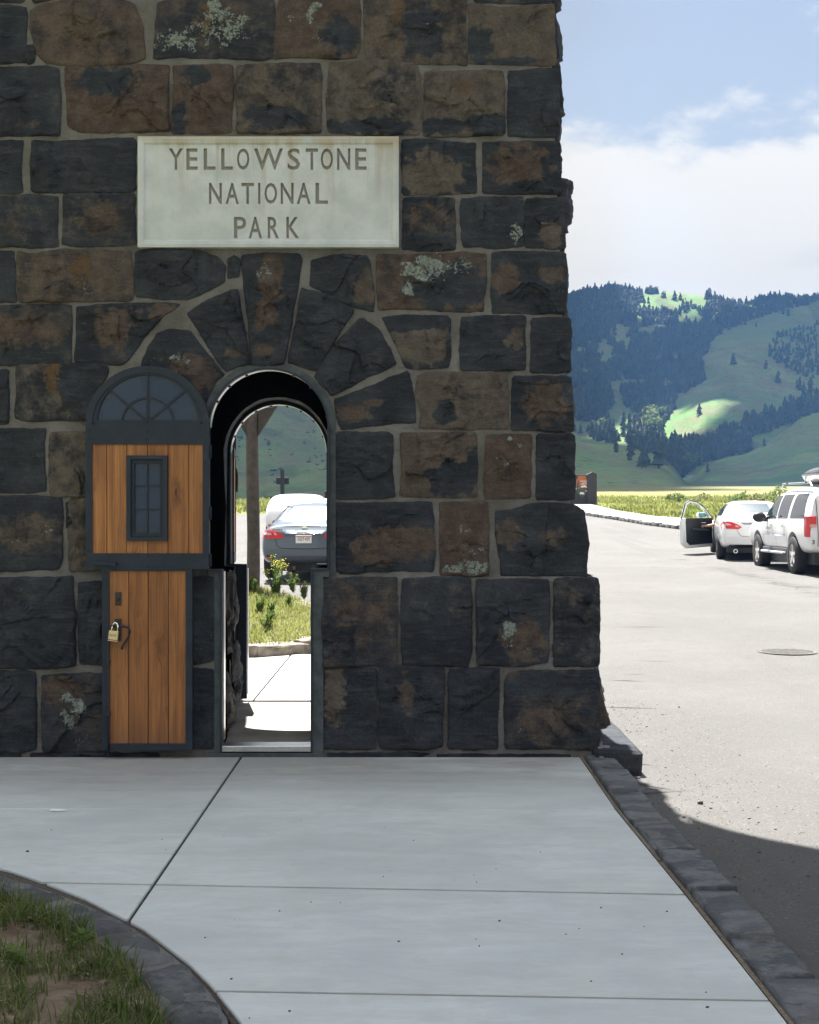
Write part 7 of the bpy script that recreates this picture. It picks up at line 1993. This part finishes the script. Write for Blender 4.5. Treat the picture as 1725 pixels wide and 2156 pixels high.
for sx in (-1, 1):
    tp = bmesh.new(); y0_ = U.ray('rear', -.80, 1.0)[0].y - .012
    bm_prism(tp, [Vector((sx * x, y, .80)) for x, y in ((.79, y0_), (.93, y0_ + .02), (.985, y0_ + .07), (1.003, y0_ + .17), (.97, y0_ + .18), (.79, y0_ + .08))], (0, .03, .43), .008); tl = bmobj('tail_light', tp, RED_LENS, U.root)
    tp = bmesh.new(); bm_prism(tp, [Vector((sx * x, y + .012, 1.0)) for x, y in ((.80, y0_ - .018), (.925, y0_ + .002), (.925, y0_ + .03), (.80, y0_ + .03))], (0, 0, .06)); bmobj('lens_insert', tp, CLEAR_LENS, tl)
U.patch('tailgate_seam', 'rear', [(-.775, .60), (-.760, .60), (-.760, 1.66), (-.775, 1.66)], BLACK, .006)
U.patch('bumper_step', 'rear', [(-.60, .62), (.60, .62), (.60, .69), (-.60, .69)], BLACK, .008)
U.patch('side_moulding', 'left', [(1.72, .80), (3.50, .80), (3.50, .835), (1.72, .835)], m_plain('moulding', (.55, .56, .57), .4), .012)
for y in (1.56, 2.47, 3.52): U.patch('door_seam', 'left', [(y, .50), (y + .012, .50), (y + .012, 1.17), (y, 1.17)], m_plain('seam_line', (.25, .26, .27), .6) if y < 2 else bpy.data.materials['seam_line'], .004)
for y in (1.72, 2.64):
    hd = bmesh.new(); h0 = U.ray('left', y, 1.02)[0]; bm_box(hd, (h0.x - .04, y, 1.0), (h0.x - .015, y + .2, 1.04), .006); bm_box(hd, (h0.x - .03, y + .02, 1.0), (h0.x + .01, y + .05, 1.03)); bm_box(hd, (h0.x - .03, y + .15, 1.0), (h0.x + .01, y + .18, 1.03)); bmobj('door_handle', hd, CHROME, U.root)
for (a, b, z0, z1) in ((2.80, 3.30, .93, .95), (2.80, 3.30, .96, .98), (2.86, 3.36, .855, .87)): U.patch('door_lettering', 'left', [(a, z0), (b, z0), (b, z1), (a, z1)], m_plain('faded_lettering', (.30, .31, .33), .6) if a == 2.80 and z0 == .93 else bpy.data.materials['faded_lettering'], .009)
sb = bmesh.new(); bm_box(sb, (-1.06, 1.65, .40), (-.86, 3.5, .455), .015); bm_box(sb, (-.95, 1.8, .42), (-.70, 1.9, .5)); bm_box(sb, (-.95, 3.2, .42), (-.70, 3.3, .5)); bmobj('side_step', sb, m_plain('step_grey', (.42, .42, .43), .45, .3), U.root)
rk = bmesh.new(); bm_box(rk, (-.985, 1.55, .455), (-.90, 3.58, .53), .01); bmobj('rocker_panel', rk, m_plain('rocker_dark', (.05, .05, .055), .6), U.root)
mb_ = bmesh.new(); bm_blob(mb_, (-1.17, 3.16, 1.20), (.155, .09, .115), 3, .06, 3); bm_prism(mb_, [Vector((-1.06, 3.14, 1.10)), Vector((-.90, 3.2, 1.10)), Vector((-.88, 3.3, 1.28)), Vector((-1.06, 3.2, 1.17))], (0, .06, 0)); bmobj('mirror', mb_, BLACK, U.root, True)
for sx in (-1, 1):
    rl = bmesh.new(); bm_tube(rl, [(sx * .74, .55, 1.86), (sx * .74, .65, 1.93), (sx * .74, 2.75, 1.94), (sx * .74, 2.9, 1.87)], .022, 8); bmobj('roof_rail', rl, m_plain('rail_grey', (.25, .26, .27), .4, .5) if sx < 0 else bpy.data.materials['rail_grey'], U.root)
for y in (.85, 2.3):
    rl = bmesh.new(); bm_box(rl, (-.78, y, 1.925), (.78, y + .07, 1.965), .01); bmobj('cross_bar', rl, BLACK, U.root)
U.text('3', -.865, .655, .085, .055, INK, 'bumper_number', .012)
hk = bmesh.new(); bm_tube(hk, [(-.12, .05, .40), (-.12, .5, .44)], .04, 8); bm_tube(hk, [(-.38, .12, .40), (-.20, .06, .34), (0, .08, .33), (.2, .1, .38)], .018, 6); bmobj('tow_hitch', hk, BLACK, U.root)

# roof box carried on the bars
rb = empty('roof_box', (ux + .05, uy + .35, uz + 1.97)); tag(rb, 'glossy dark grey roof box strapped on top of the white utility vehicle', 'roof box')
def shell(zs, name, mat):
    bm = bmesh.new(); rings = []
    for (z, w_, l0, l1) in zs:
        pts = resample(chaikin([(-w_, l0), (w_, l0), (w_, l1), (w_ * .6, l1 + .15), (-w_ * .6, l1 + .15), (-w_, l1)], 2), 40)
        rings.append([bm.verts.new((x, y, z)) for x, y in pts])
    for a, b in zip(rings, rings[1:]):
        for k in range(40): bm.faces.new((a[k], a[(k + 1) % 40], b[(k + 1) % 40], b[k]))
    bm.faces.new(rings[0][::-1]); bm.faces.new(rings[-1]); return bmobj(name, bm, mat, rb, True)
DKG = m_paint('roof_box_plastic', (.03, .03, .033), 0, .35); DKG2 = m_paint('roof_box_lid', (.022, .024, .027), 0, .3)
shell([(0, .44, .12, 1.7), (.02, .52, .04, 1.8), (.13, .565, .0, 1.86), (.135, .575, -.01, 1.87)], 'tray', DKG)
shell([(.136, .58, -.015, 1.875), (.16, .58, -.015, 1.875)], 'seam_rim', m_plain('rim_light', (.2, .2, .2), .35, .5))
shell([(.161, .572, -.01, 1.87), (.21, .54, .04, 1.8), (.27, .47, .16, 1.62), (.31, .38, .32, 1.4), (.325, .22, .5, 1.1)], 'lid', DKG2)
lk = bmesh.new(); bm_box(lk, (-.34, -.02, .05), (-.26, .03, .11), .005); bmobj('lock', lk, BLACK, rb)
